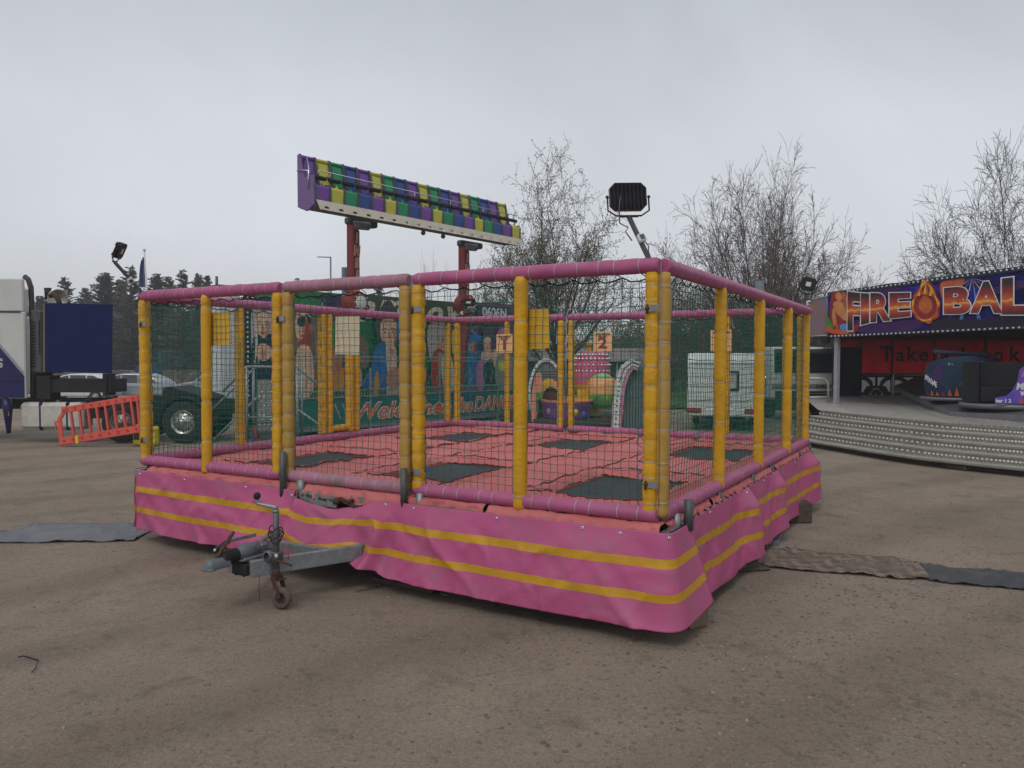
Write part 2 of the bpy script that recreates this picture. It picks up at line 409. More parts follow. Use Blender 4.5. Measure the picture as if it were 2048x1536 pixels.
# ---------------- bed surrounds and jumping beds ----------------
S_ = 1.4375
XB = [(.46, 1.58), (2.70, 3.86), (4.95, 6.04)]; WB = [(.74, 2.52), (4.27, 6.12)]
def in_bed(u, w, e=0): return any(a-e < u < b+e for a, b in XB) and any(c-e < w < d+e for c, d in WB)
def bed_dist(u, w):
    d = 9
    for a, b in XB:
        for c, e_ in WB:
            dx = max(a-u, 0, u-b); dy = max(c-w, 0, w-e_); d = min(d, math.hypot(dx, dy))
    return d
SEAM_U = [.30, 1.79, 2.55, 3.99, 4.83, 6.2]; SEAM_W = [.45, 2.70, 3.60, 4.15, 6.25]
def pad_z(u, w):
    z = .895
    b = bed_dist(u, w)
    z += .045*min(1, (b/.05))**.5 if b < .05 else .045
    z += .020*nz1(u*1.6, w*1.6)+.020*nz1(u*4, w*4, 3)
    for s in SEAM_U:
        z -= .045*math.exp(-((u-s-.02*nz1(w*2, s))/.03)**2)
    for s in SEAM_W:
        z -= .045*math.exp(-((w-s-.02*nz1(u*2, s))/.03)**2)
    z += .026*(sum(1/(1+math.exp(-(u-q)/.012)) for q in SEAM_U[::2])-sum(1/(1+math.exp(-(u-q)/.012)) for q in SEAM_U[1::2]))*(1 if b > .05 else 0)
    z += .040*abs(nz1(u*10+w*4, w*8, 7))*(1 if b < .22 else .6)
    z += .035*max(0, nz1(u*2.6, w*2.6, 11)-.15)*math.exp(-b/.2)
    return z
mb = MB(); NU_, NW_ = 176, 176
def pfn(a, b):
    u = -.04+a*(LU+.08); w = -.04+b*(LW+.08)
    # snap to the bed edges
    for p, q in XB:
        for t in (p, q):
            if abs(u-t) < .021: u = t+.012*nz1(w*5, t)
    for p, q in WB:
        for t in (p, q):
            if abs(w-t) < .021: w = t+.012*nz1(u*5, t+4)
    return V(LU-u, w, pad_z(u, w))
mb.grid(pfn, NU_, NW_, 0, lambda a, b: in_bed(-.04+a*(LU+.08), -.04+b*(LW+.08), -.012))
# inner drop at every bed edge
for p, q in XB:
    for c, d in WB:
        for (a0, b0, a1, b1) in ((p, c, q, c), (q, c, q, d), (q, d, p, d), (p, d, p, c)):
            n = 24; vs = []
            for k in range(n+1):
                t = k/n; u = lerp(a0, a1, t); w = lerp(b0, b1, t); z = pad_z(u, w); vs += [V(LU-u, w, z+.004), V(LU-u, w, .876)]
            mb.add(vs, [(2*k, 2*k+2, 2*k+3, 2*k+1) for k in range(n)], 0)
mb.build('bed_surround', salmon, TR)
seam_m = mat('seam_gap_shadow', (.16, .035, .035), .8)  # dark maroon lines stand in for the shadow in gaps between pads
def seam(fn, n=90):
    q = MB(); run = []
    for i in range(n+1):
        u, w = fn(i/n)
        if in_bed(u, w, .02):
            if len(run) > 2: q.tube(run, .009, 5)
            run = []
        else: run.append(V(LU-u, w, pad_z(u, w)+.006))
    if len(run) > 2: q.tube(run, .009, 5)
    q.build_islands('seam_shadow_line', seam_m, TR)
for s_ in (1.70, 2.62, 3.95, 4.86): seam(lambda t, s_=s_: (s_+.015*nz1(t*6, s_), lerp(.02, LW-.02, t)))
for p, q in XB:
    for s_ in (.66, 2.60, 4.19, 6.20): seam(lambda t, s_=s_: (lerp(p-.08, q+.08, t), s_+.02*nz1(t*5, s_+p)), 30)
# flaps hanging over the edge
def flap(side, s0, s1, seed, drop=.10, outw=.13):
    f = SIDES[side]; mb = MB()
    def fn(a, b):
        s = lerp(s0, s1, a); k = b; o = .03+outw*sin(k*pi/2)*(.75+.3*nz1(s*1.5+seed, 1)); z = .945-drop*(1-cos(k*pi/2))*(1+.25*nz1(s*1.2, seed))
        z += (.030*nz1(s*5, b*3, seed)+.020*nz1(s*19, b*2, seed))*(.3+k); o += .030*nz1(s*11, b*2, seed+4)+.02*nz1(s*25, b*3, seed+1)
        if k == 1: z += .01*nz1(s*30, seed)
        return f(s, z-.012*k, o)
    n = int((s1-s0)/.025); mb.grid(fn, n, 7)
    mb.grid(lambda a, b: fn(a, 1)+(f(0, 0, 0)-f(0, 0, .10*b))+V(0, 0, -.018*sin(b*pi)), n, 2)
    return mb.build('edge_flap', salmon, TR)
flap('front', -.04, 1.62, 3); flap('front', 1.66, 3.95, 6, .13, .10); flap('front', 4.02, 6.62, 9, .11, .09)
flap('right', .05, 1.3, 12, .09, .06); flap('right', 1.35, 4.2, 15, .08, .07); flap('right', 4.25, 6.8, 18, .08, .07)
flap('left', .1, 6.7, 22, .1, .05); flap('back', .1, 6.7, 25, .1, .05)
for p, q in XB:
    for c, d in WB:
        mb = MB(); mb.grid(lambda a, b: V(LU-lerp(p-.05, q+.05, a), lerp(c-.05, d+.05, b), .884-.02*sin(pi*a)*sin(pi*b)), 12, 16)
        mb.build('jumping_bed', bed_m, TR)
# steel chassis
mb = MB()
for side, L in (('front', LU), ('right', LW), ('back', LU), ('left', LW)):
    f = SIDES[side]; mb.bar(f(-.03, .845, .06), f(L+.03, .845, .06), .07, .07, 0)
for u in (1.5, 3.1, 5.2): mb.bar((LU-u, .05, .80), (LU-u, LW-.05, .80), .08, .10, 0)
for w in (1.2, 3.4, 5.6): mb.bar((.05, w, .69), (LU-.05, w, .69), .08, .08, 0)
mb.bar((LU-2.6, .03, .52), (LU-2.6, LW, .52), .08, .14, 0); mb.bar((LU-4.2, .03, .52), (LU-4.2, LW, .52), .08, .14, 0)
mb.build('chassis', galv, TR)
mb = MB(); mb.box((LU-3.72, -.10, .80), (.52, .02, .12)); mb.build('marked_plate', galv, TR)
mb = MB(); mb.bar((LU-3.36, -.16, .86), (LU-3.16, -.14, .78), .02, .035); mb.tube([(LU-3.40, -.20, .83), (LU-3.40, -.08, .83)], .035, 10); mb.tube([(LU-3.24, -.17, .84), (LU-3.24, -.10, .84)], .02, 10)
mb.build('hinge', rust, TR)
def spost(x, y, z0, z1, r=.034, m=None):
    mb = MB(); mb.tube([(x, y, z0), (x, y, z1)], r, 10, 0, True); mb.tube([(x, y, z1-.004), (x, y, z1+.003)], r*.8, 10, 0)
    return mb.build('steel_socket', m or galv_dk, TR)
for u, z0, z1 in ((4.23, .78, 1.28), (2.57, .80, 1.22)): spost(LU-u, -.115, z0, z1, .036)
spost(LU-4.02, -.05, .78, .98, .05, galv); spost(LU-2.42, -.05, .78, .98, .04, galv)
spost(LU+.06, .28, .80, .98, .04, galv); spost(LU+.15, .33, .84, 1.10, .042)
for w in (1.62, 3.02, 4.0, 5.9, 6.8): spost(LU+.06, w, .82, .97, .03)
for w in (1.0, 2.4, 3.9, 5.4): spost(-.05, w, .7, 1.0, .04)
# bungee cords along the right edge
mb = MB()
for k in range(34):
    w = .25+k*.19+random.uniform(-.03, .03); mb.tube([(LU+.02, w, .90), (LU+.07, w+.03, .895), (LU+.105, w+random.uniform(-.05, .05), .885)], .007, 5)
mb.build_islands('bungee_cord', mat('black_bungee', (.01, .01, .011), .8), TR)
# ---------------- skirt ----------------
STR = ((.27, .37), (.62, .715))
TB = [0, .015, .05, .1, .16, .22, .268, .272, .30, .34, .368, .372, .41, .46, .52, .57, .618, .622, .65, .69, .713, .717, .76, .81, .86, .91, .95, .985, 1.0]
def skirt(fn, n, label=None, rivets=()):
    mb = MB(); vs = []
    for i in range(n+1):
        for t in TB: vs.append(fn(i/n, t))
    k = len(TB); o = mb.add(vs, [])
    for i in range(n):
        for j in range(k-1):
            tm = (TB[j]+TB[j+1])/2; st = any(a < tm < b for a, b in STR)
            mb.f.append((o+i*k+j, o+i*k+j+1, o+(i+1)*k+j+1, o+(i+1)*k+j)); mb.m.append(1 if st else 0); mb.sm.append(True)
    ob = mb.build('skirt_panel', [skirt_m, stripe_m], TR)
    so = ob.modifiers.new('solid', 'SOLIDIFY'); so.thickness = .003
    for (a, t) in rivets:
        p = fn(a, t); q = fn(a+.002, t)-p; r2 = fn(a, t+.01)-p; nrm = q.cross(r2).normalized()
        if nrm.length < .5: continue
        if (ob.parent and nrm.y > 0 and abs(nrm.y) > abs(nrm.x)) or nrm.x < -.5: nrm = -nrm
        rb = MB(); rm = nrm.to_track_quat('Z', 'Y').to_matrix()
        rb.lathe([(.007, .004), (.011, .005), (.015, .002), (.016, -.002)], p+nrm*.002, 12, 0, rm); rb.lathe([(.0001, .0045), (.007, .004)], p+nrm*.002, 12, 1, rm)
        rb.build('eyelet', [chrome, black_rub], ob)
    if label: ob['label'] = label
    return ob
def fold(s, t, seed): return (.020*max(0, 1-5*abs(nz1(s*1.3+t*.9, t*1.0-s*.5, seed+2)))**2+.014*max(0, 1-6*abs(nz1(s*2.7-t*1.6, t*1.5+s*.6, seed+6)))**2+.040*nz1(s*1.1+seed, t*.9)+.026*nz1(s*2.6+t*1.6+seed, t*1.5+2)+.014*nz1(s*5+t*4, t*2, seed))*min(1, t*5)
# left sheet: s=u from 6.76 to 4.03, tucked under the right one
def left_sheet(a, t):
    u = lerp(6.76, 4.03, a)+.12*t*max(0, (a-.9)/.1)
    o = .13+.05*t+fold(u, t, 1)+.10*t*t*math.exp(-((u-4.5)/.5)**2)+.02*sin(u*4+t*3)*t
    return V(LU-u, -o, lerp(.895-.015*a, .145+.012*sin(u*3.1), t))
skirt(left_sheet, 110, rivets=((.02, .06), (.33, .06), (.72, .05), (.985, .08)))
# right sheet: from u=4.0 round the near corner
def right_sheet(a, t):
    s = lerp(-4.02, .6, a)
    u = max(0, -s)
    of = .145+.14*t+fold(max(-4, s if s < 0 else 0)*-1, t, 5)
    if s < 0:
        zt = pw([(-4.02, .80), (-3.75, .76), (-3.5, .735), (-3.2, .78), (-2.85, .87), (-2.6, .885), (0, .895)], s)
        zb = pw([(-4.02, .30), (-3.93, .22), (-3.80, .20), (-3.45, .30), (-3.15, .33), (-2.95, .25), (-2.62, .17), (-2.3, .145), (-1, .135), (0, .14)], s)
        if u > 3.75: u += .16*t*(u-3.75)/.27
        of += .10*t*math.exp(-((u-3.4)/.55)**2)
        of += .065*math.exp(-((u-2.72-.18*t)/.07)**2)*min(1, t*2)-.06*math.exp(-((u-2.56-.22*t)/.08)**2)*t
        of += .035*math.exp(-((u-3.0)/.12)**2)*sin(t*7)
        k = math.exp(-((u-3.45)/.5)**2); tt = t+k*(.15*math.exp(-((t-.68)/.2)**2)-.05*math.exp(-((t-.25)/.15)**2)) if t < 1 else 1
        if tt > 1: tt = 1-(1-t)*.2
        return V(LU-u, -of, lerp(zt, zb, tt))
    os_ = .15+.15*t
    zz_ = lerp(.895, .14+.09*(s/.6)**1.5, t)
    if s <= .2:
        an = s/.2*pi/2; c_, q_ = max(0, cos(an)), sin(an); c_ = c_**.55; q_ = q_**.65
        return V(LU+os_*q_, -of*c_, zz_)
    k = (s-.2)/.4
    return V(LU+os_+.05*t*k, k*(.38+.04*t), zz_)
skirt(right_sheet, 230, rivets=((.27, .03), (.345, .05), (.55, .05), (.735, .04), (.81, .05), (.895, .05)))
def side_sheet(w0, w1, seed, zb0, zb1, bend=.72, sw=.15):
    def fn(a, t):
        w = lerp(w0, w1, a); q = max(0, (a-bend)/(1-bend)); q = q*q*(3-2*q); tk = min(1, t/.22)
        o = .10+.05*t+.6*fold(w, t, seed)+sw*q*tk+.03*t*sin(a*pi)
        return V(LU+o, w-.12*q*tk+.05*t*a, lerp(.885, lerp(zb0, zb1, a)+.02*sin(a*9)+.03*q, t))
    return fn
skirt(side_sheet(.34, 2.66, 8, .13, .11), 100, rivets=((.35, .05), (.93, .05))); skirt(side_sheet(2.60, 4.25, 11, .12, .12, .6, .12), 70, rivets=((.5, .05),)); skirt(side_sheet(4.16, 6.62, 14, .12, .14, .55, .15), 70, rivets=((.5, .05),))
skirt(lambda a, t: V(-.14-.05*t-fold(a*6.7, t, 20), lerp(0, LW, a), lerp(.885, .12, t)), 80)
skirt(lambda a, t: V(lerp(0, LU, a), LW+.14+.05*t, lerp(.885, .12, t)), 40)
# black wheels and jacks under the trailer
for u in (1.0, 5.8):
    for w in (3.0, 3.75):
        mb = MB(); rm = Matrix.Rotation(pi/2, 3, 'Y')
        mb.lathe([(.12, -.08), (.22, -.085), (.28, -.07), (.29, 0), (.28, .07), (.22, .085), (.12, .08), (.1, 0), (.12, -.08)], (LU-u, w, .29), 24, 0, rm); mb.lathe([(.001, .03), (.10, .02), (.12, .06)], (LU-u, w, .29), 16, 1, rm)
        mb.build('road_wheel', [black_rub, galv], TR)
for (x, y) in ((LU+.06, 2.45), (LU-.15, 6.7), (.15, .2), (.2, 6.6)):
    mb = MB(); mb.tube([(x, y, .1), (x, y, .8)], .03, 10); mb.tube([(x, y, .035), (x, y, .2)], .042, 10); mb.lathe([(.001, .055), (.05, .055), (.08, .035)], (x, y, 0), 16); mb.build('corner_jack', galv_dk, TR)
# ---------------- drawbar ----------------
CX = LU-3.60   # trailer centre line
DZ = .365
tipx, tipy = CX, -1.62
mb = MB()
for sgn in (1, -1):
    mb.bar((CX+sgn*.13, -1.24, DZ), (CX+sgn*.59, -.285, DZ+.01), .06, .15, 0, .006); mb.bar((CX+sgn*.60, -.30, DZ+.02), (CX+sgn*.62, .6, DZ+.04), .07, .13, 0, .006)
mb.box((CX, -1.10, DZ+.078), (.20, .40, .010), 0); mb.box((CX, -1.10, DZ-.02), (.26, .06, .12), 0); mb.bar((CX-.5, -.5, DZ+.02), (CX+.5, -.5, DZ+.02), .08, .08)
db = mb.build('drawbar', galv, TR)
mb = MB(); mb.box((CX+.02, -1.44, DZ-.01), (.17, .10, .10), 0, None, .01)
for sx_ in (-.08, .08): mb.tube([(CX+sx_*.6, -1.44, DZ-.075), (CX+sx_*.6, -1.44, DZ-.04)], .012, 6)
mb.build('coupling_mount', black_rub, db)
mb = MB(); rmY = Matrix.Rotation(pi/2, 3, 'X')
mb.lathe([(.045, -.20), (.062, -.16), (.066, .0), (.075, .05), (.06, .18), (.05, .22)], (CX, -1.27, DZ+.115), 16, 0, rmY, True, None, 1, 1); mb.box((CX, -1.25, DZ+.07), (.16, .44, .03), 0, None, .01); mb.box((CX, -1.1, DZ+.12), (.13, .12, .10), 0, None, .02)
mb.build('coupling_body', cast_m, db)
mb = MB(); prof = []
for k in range(15): prof += [(.052+.012*(k % 2)-.0007*k, -.01+k*.017)]
mb.lathe([(.001, -.02)]+prof+[(.001, .25)], (CX, -1.50, DZ+.105), 16, 0, rmY); mb.build('rubber_gaiter', black_rub, db)
mb = MB()
def head(a, b):
    y = lerp(-1.66, -1.98, a); an = b*pi; w_ = .058*(1-.18*a)*(1 if a < .8 else (1-((a-.8)/.2)**2)**.5+.02); h = (.075-.012*a)*(1 if a < .75 else (1-((a-.75)/.25)**2)**.5+.02)
    return V(CX+cos(an)*w_, y, DZ+.055+sin(an)*h)
mb.grid(head, 12, 12); mb.box((CX, -1.80, DZ+.052), (.115, .30, .012)); mb.lathe([(.06, 0), (.072, .0), (.072, .012), (.0, .012)], (CX, -1.93, DZ+.045), 16)
mb.build('coupling_head', cast_m, db)
mb = MB(); mb.bar((CX-.01, -1.78, DZ+.12), (CX-.01, -1.68, DZ+.21), .03, .03, 0, .004); mb.bar((CX-.01, -1.72, DZ+.17), (CX+.02, -1.56, DZ+.31), .034, .022, 0, .004); mb.sph((CX-.01, -1.78, DZ+.13), .026, 6)
mb.build('coupling_handle', rust, db)
mb = MB(); mb.tube([(CX-.12, -1.66, DZ+.16), (CX-.13, -1.45, DZ+.20)], .021, 10, 0); mb.tube([(CX-.12, -1.67, DZ+.158), (CX-.12, -1.69, DZ+.155)], .012, 8, 1); mb.bar((CX-.13, -1.45, DZ+.20), (CX-.12, -1.0, DZ+.20), .012, .03, 2)
mb.build('handbrake_lever', [black_rub, white_pl, galv], db)
for o_ in kids(db):
    for v_ in o_.data.vertices:
        v_.co.y = (v_.co.y+1.98)*.70-1.62; v_.co.x = CX+(v_.co.x-CX)*1.12; v_.co.z = DZ+(v_.co.z-DZ)*1.12
# jockey wheel assembly
JX, JY = CX+.30, -1.08
jw = MB(); jw.tube([(JX, JY, .27), (JX, JY, .89)], .029, 14, 0); jw.tube([(JX, JY, .27), (JX, JY, .36)], .033, 14, 1); jw.tube([(JX, JY, .88), (JX, JY, .902)], .03, 12, 2)
JWO = jw.build('jockey_wheel', [galv_dk, rust, galv], TR)
mb = MB(); mb.tube([(JX, JY, .90), (JX+.005, JY, .922), (JX-.04, JY-.02, .93), (JX-.17, JY-.06, .95), (JX-.18, JY-.06, .975), (JX-.18, JY-.06, 1.0)], [.02, .024, .019, .014, .012, .01], 10, 0)
mb.sph((JX-.18, JY-.06, 1.022), .034, 10, 1, (1, 1, 1.05)); mb.build('crank_handle', [galv, black_rub], JWO)
mb = MB()
mb.box((JX, JY, .28), (.07, .07, .05), 0); mb.bar((JX-.02, JY-.03, .29), (JX+.09, JY-.06, .10), .008, .07, 0); mb.bar((JX-.02, JY+.06, .29), (JX+.09, JY+.04, .10), .008, .07, 0); mb.box((JX+.01, JY+.02, .255), (.1, .1, .01), 0)
mb.build('wheel_fork', rust, JWO)
mb = MB(); jr = Matrix.Rotation(R(12), 3, 'Z') @ Matrix.Rotation(pi/2, 3, 'X')
jc = V(JX+.085, JY-.015, .098)
mb.lathe([(.055, -.028), (.08, -.032), (.094, -.026), (.099, -.01), (.099, .01), (.094, .026), (.08, .032), (.055, .028)], jc, 28, 0, jr); mb.lathe([(.055, -.028), (.05, -.012), (.02, -.012), (.018, -.034), (.001, -.034)], jc, 20, 1, jr); mb.lathe([(.055, .028), (.05, .012), (.001, .012)], jc, 20, 1, jr)
mb.build('tyre', [mat('worn_grey_rubber', (.085, .075, .065), .85, dirt=(.15, .12, .09), dscale=10, damt=.7), rust], JWO)
mb = MB(); mb.box((JX-.01, JY, DZ+.10), (.12, .10, .10), 0, None, .012); mb.tube([(JX-.06, JY-.05, DZ+.10), (JX+.05, JY-.06, DZ+.09), (JX+.24, JY-.04, DZ+.06)], .011, 8, 1); mb.lathe([(.036, -.03), (.05, -.03), (.05, .03), (.036, .03)], (JX-.05, JY-.04, DZ+.11), 16, 2, rmY); mb.tube([(JX+.07, JY-.06, DZ+.13), (JX+.07, JY-.07, DZ+.13)], .018, 10, 3)
mb.build('jockey_clamp', [galv_dk, rust, cast_m, white_pl], JWO)
mb = MB()
for k, rr in enumerate((.055, .07, .062)):
    mb.tube([(JX+rr*cos(t), JY+rr*sin(t), .62+.05*k+.03*sin(t*2+k)) for t in [i*2*pi/16 for i in range(17)]], .006, 6, 0)
mb.tube([(JX-.02, JY-.05, .62), (JX-.12, JY-.1, .60), (JX-.25, JY-.05, .52), (JX-.3, JY+.02, .5)], .004, 5, 1)
mb.tube([(JX+.06, JY+.02, .58), (JX+.13, JY+.02, .56), (JX+.16, JY, .46)], .004, 5, 1)
mb.tube([(JX-.15, JY-.06, .38), (JX-.155, JY-.065, .2), (JX-.16, JY-.06, .04)], .003, 5, 1)
mb.build('brake_cable', [black_rub, mat('red_wire', (.3, .04, .04), .5)], JWO)
mb = MB(); mb.bar((CX-1.0, -.62, .24), (CX-.62, -.28, .28), .012, .06, 0); mb.tube([(CX-.97, -.60, .245), (CX-.97, -.62, .245)], .02, 10, 1); mb.build('stabiliser_bar', [galv_dk, rust], TR)
# marks on vinyl: hand-written arrows on the plate
mb = MB()
put_text(mb, '\u2190 Front', lambda x, y, o: V(LU-3.86+x, -.1115-o, .815+y), .06, 0, 0, .2); put_text(mb, 'Front \u2192', lambda x, y, o: V(LU-3.62+x, -.1115-o, .80+y), .055, 0, 0, .2)
mb.build('marking', black_rub, TR)
# ---------------- floodlights ----------------
lamp_blk = mat('lamp_housing', (.006, .006, .009), .35, var=.3); lamp_lens = mat('lamp_lens', (.55, .53, .45), .25)
def bracket_frame(fwd, tilt=0, roll=0):
    z = Vector(fwd).normalized(); x = V(0, 0, 1).cross(z).normalized(); y = z.cross(x)
    m_ = Matrix((x, y, z)).transposed(); return m_ @ Matrix.Rotation(roll, 3, 'Z')
def floodlight(label, foot, top, fwd, w, h, roll=0, box_at=.45, cable=True, fins=9):
    root = thing('floodlight', label, 'floodlight', foot)
    foot = Vector(foot); T = Vector(top)-foot
    mb = MB(); mb.bar((0, 0, 0), T, .032, .032); mb.build('pole', galv_dk, root)
    m_ = bracket_frame(fwd, 0, roll); c = T+m_ @ V(0, h*.5+.055, 0)
    hb = MB(); d = .05; ch = .14*w
    poly = [(-w/2+ch, -h/2), (w/2-ch, -h/2), (w/2, -h/2+ch), (w/2, h/2-ch), (w/2-ch, h/2), (-w/2+ch, h/2), (-w/2, h/2-ch), (-w/2, -h/2+ch)]
    def pr(pl, lo, hi, mi, s=1):
        n = len(pl); vs = [m_ @ V(p[0]*s, p[1]*s, lo)+c for p in pl]+[m_ @ V(p[0]*s, p[1]*s, hi)+c for p in pl]
        hb.add(vs, [tuple(range(n-1, -1, -1)), tuple(range(n, 2*n))]+[(i, (i+1) % n, n+(i+1) % n, n+i) for i in range(n)], mi)
    pr(poly, -.018, .03, 0); 
    for k in range(fins):
        x = lerp(-w/2+.02, w/2-.02, k/(fins-1)); hh = h/2-(ch if k in (0, fins-1) else .012)
        for (y0, y1) in ((-hh, -h*.30), (h*.22, hh), (-h*.30, h*.22)):
            dep = -.048 if (y0, y1) != (-h*.30, h*.22) else -.036
            q = [V(x-.003, y0, dep), V(x+.003, y0, dep), V(x+.003, y1, dep), V(x-.003, y1, dep), V(x-.003, y0, -.017), V(x+.003, y0, -.017), V(x+.003, y1, -.017), V(x-.003, y1, -.017)]
            hb.add([m_ @ p+c for p in q], [(0, 3, 2, 1), (4, 5, 6, 7), (0, 1, 5, 4), (1, 2, 6, 5), (2, 3, 7, 6), (3, 0, 4, 7)], 0)
    hb.build('housing', lamp_blk, root)
    lb = MB(); q = [m_ @ V(a*w*.17, b*h*.17, .0325)+c for a, b in ((-1, -1), (1, -1), (1, 1), (-1, 1))]+[m_ @ V(a*w*.17, b*h*.17, .029)+c for a, b in ((-1, -1), (1, -1), (1, 1), (-1, 1))]
    lb.add(q, [(0, 1, 2, 3), (0, 1, 5, 4), (1, 2, 6, 5), (2, 3, 7, 6), (3, 0, 4, 7)], 0); lb.build('lens', lamp_lens, root)
    bb = MB(); pts = [V(-w/2-.02, 0, 0), V(-w/2-.02, -h*.5, 0), V(-w/2+.05, -h*.5-.045, 0), V(w/2-.05, -h*.5-.045, 0), V(w/2+.02, -h*.5, 0), V(w/2+.02, 0, 0)]
    bb.tube([m_ @ p+c for p in pts], .0075, 6, 0, True, False)
    for s_ in (-1, 1): bb.sph(m_ @ V(s_*(w/2+.022), 0, 0)+c, .014, 6)
    bb.bar(m_ @ V(-w*.25, -h*.5-.05, 0)+c, m_ @ V(w*.25, -h*.5-.05, 0)+c, .03, .014, 0); bb.build('bracket', lamp_blk, root)
    if box_at:
        jb = MB(); p = T*box_at; x = T.normalized(); y = V(.3, -1, 0); y = (y-x*y.dot(x)).normalized(); z = x.cross(y); rm = Matrix((x, z, y)).transposed()
        jb.box(p+y*.035, (.075, .07, .045), 0, rm, .01); jb.box(p+y*.060, (.04, .036, .010), 1, rm); jb.build('junction_box', [white_pl, galv_dk], root)
    if cable:
        cb = MB(); a = m_ @ V(w*.22, 0, -.03)+c; p = T*box_at if box_at else T*.5
        side = m_ @ V(1, 0, 0)
        cb.tube([a, a+m_ @ V(.02, -.05, -.04), a+m_ @ V(.03, -h*.6, -.04), T+side*.08+V(0, 0, -.05), T*.75+side*.05, T*.66+side*.09, p+side*.07], .0055, 6)
        cb.tube([p-side*.03, p*.75-side*.05, p*.4-side*.02+V(0, -.02, 0), V(.03, -.05, -.06), V(.06, -.07, -.05)], .0055, 6); cb.build('cable', mat('grey_cable', (.10, .10, .11), .6), root)
    return root
pA = B0+UU*(-LU+.06)+V(0, 0, 3.10); pA = A0+UU*.10+V(0, 0, 3.12)
topA = gy(1258, 434, 6.62)
floodlight('large black ribbed floodlight on a leaning pole over the near corner of the trampoline cage', pA, topA, (-.10, 1, -.10), .315, .235, R(-2))
pB = A0+UU*(LU-.06)+V(0, 0, 3.10)
floodlight('black floodlight turned edge-on at the left corner of the trampoline cage', pB, gy(229, 524, 9.55), (.92, .25, -.42), .27, .20, R(5))
pC = A0+WW*(LW-.05)+V(0, 0, 3.10)
floodlight('small black floodlight at the right rear corner of the cage, lens toward the camera', pC, gy(1612, 588, 12.3), (-.45, -.85, .05), .22, .20, R(-14), .4)
pD = A0+UU*(LU-.05)+WW*(LW-.05)+V(0, 0, 3.10)
floodlight('black floodlight behind the seat ride sign at the far corner of the cage', pD, gy(937, 618, 16.7), (.08, -.95, -.05), .30, .16, 0, .5)
# ---------------- bed signs ----------------
sign_pk = mat('peach_board', (.72, .42, .20), .5, dirt=(.5, .3, .15), damt=.3); sign_br = mat('maroon_print', (.20, .05, .06), .6)
sign_yl = mat('yellow_board', (.66, .38, .035), .45, dirt=(.45, .25, .03), damt=.5); sign_be = mat('beige_board', (.66, .54, .38), .5, dirt=(.5, .4, .27), damt=.4)
def bed_sign(label, side, s, z, w, h, m_, num=None, out=0, rot=0, face=-1):
    f = SIDES[side]; wp = TR_M @ f(s, z, out); root = thing('bed_sign', label, 'sign', wp, -TH+(pi/2 if side in ('left', 'right') else 0), 'signs tied to the trampoline netting')
    mb = MB(); mb.box((0, 0, 0), (w, .006, h), 0, Matrix.Rotation(R(rot), 3, 'Y')); mb.build('board', m_, root)
    if num:
        tb = MB(); fr = lambda sx_, dy, k=1: (lambda x, y, o: V(sx_+x, -.004-o, dy+y))
        put_text(tb, 'ONE PERSON', fr(0, h*.31), .052, 0, .002, 0, w/.42); put_text(tb, 'PER BED', fr(0, h*.19), .052, 0, .002, 0, w/.42); put_text(tb, num, fr(0, -h*.33), .27, 0, .008, 0, w/.27)
        tb.build('lettering', sign_br, root)
    kb = MB()
    for a in (-1, 1):
        for b in (-1, 1): kb.tube([V(a*w*.46, -.006, b*h*.46), V(a*w*.46, .03, b*h*.46), V(a*w*.5, .04, b*h*.5)], .003, 5)
    kb.build_islands('string', rope_dk, root); return root
TR_M = Matrix.Translation(B0) @ Matrix.Rotation(-TH, 4, 'Z')
def uw(x, y, side):
    if side == 'back': P = gpl(x, y, A0+WW*LW, WW); return (P-A0).dot(UU), P.z
    if side == 'front': P = gpl(x, y, A0, WW); return (P-A0).dot(UU), P.z
s_, z_ = uw(1208, 683, 'back'); bed_sign('peach board on the far net reading ONE PERSON PER BED 2', 'back', s_, z_, .36, .36, sign_pk, '2', -.06)
s_, z_ = uw(1012, 687, 'back'); bed_sign('peach board numbered 1, partly behind the blank yellow board', 'back', s_, z_, .36, .36, sign_pk, '1', -.06)
s_, z_ = uw(1444, 681, 'back'); bed_sign('peach board numbered 3, seen through the right hand net above the caravan', 'back', s_, z_, .36, .36, sign_pk, '3', -.06)
s_, z_ = uw(1058, 658, 'front'); bed_sign('blank yellow board behind the yellow post of the near front net', 'front', s_, z_, .345, .36, sign_yl, None, -.06, -2)
s_, z_ = uw(688, 671, 'front'); bed_sign('blank beige board on the net of the grimy middle frame', 'front', s_, z_, .33, .40, sign_be, None, -.05, 1)
s_, z_ = uw(434, 657, 'front'); bed_sign('small blank yellow board beside the post of the left front net', 'front', s_, z_, .33, .38, sign_yl, None, -.05, -1)
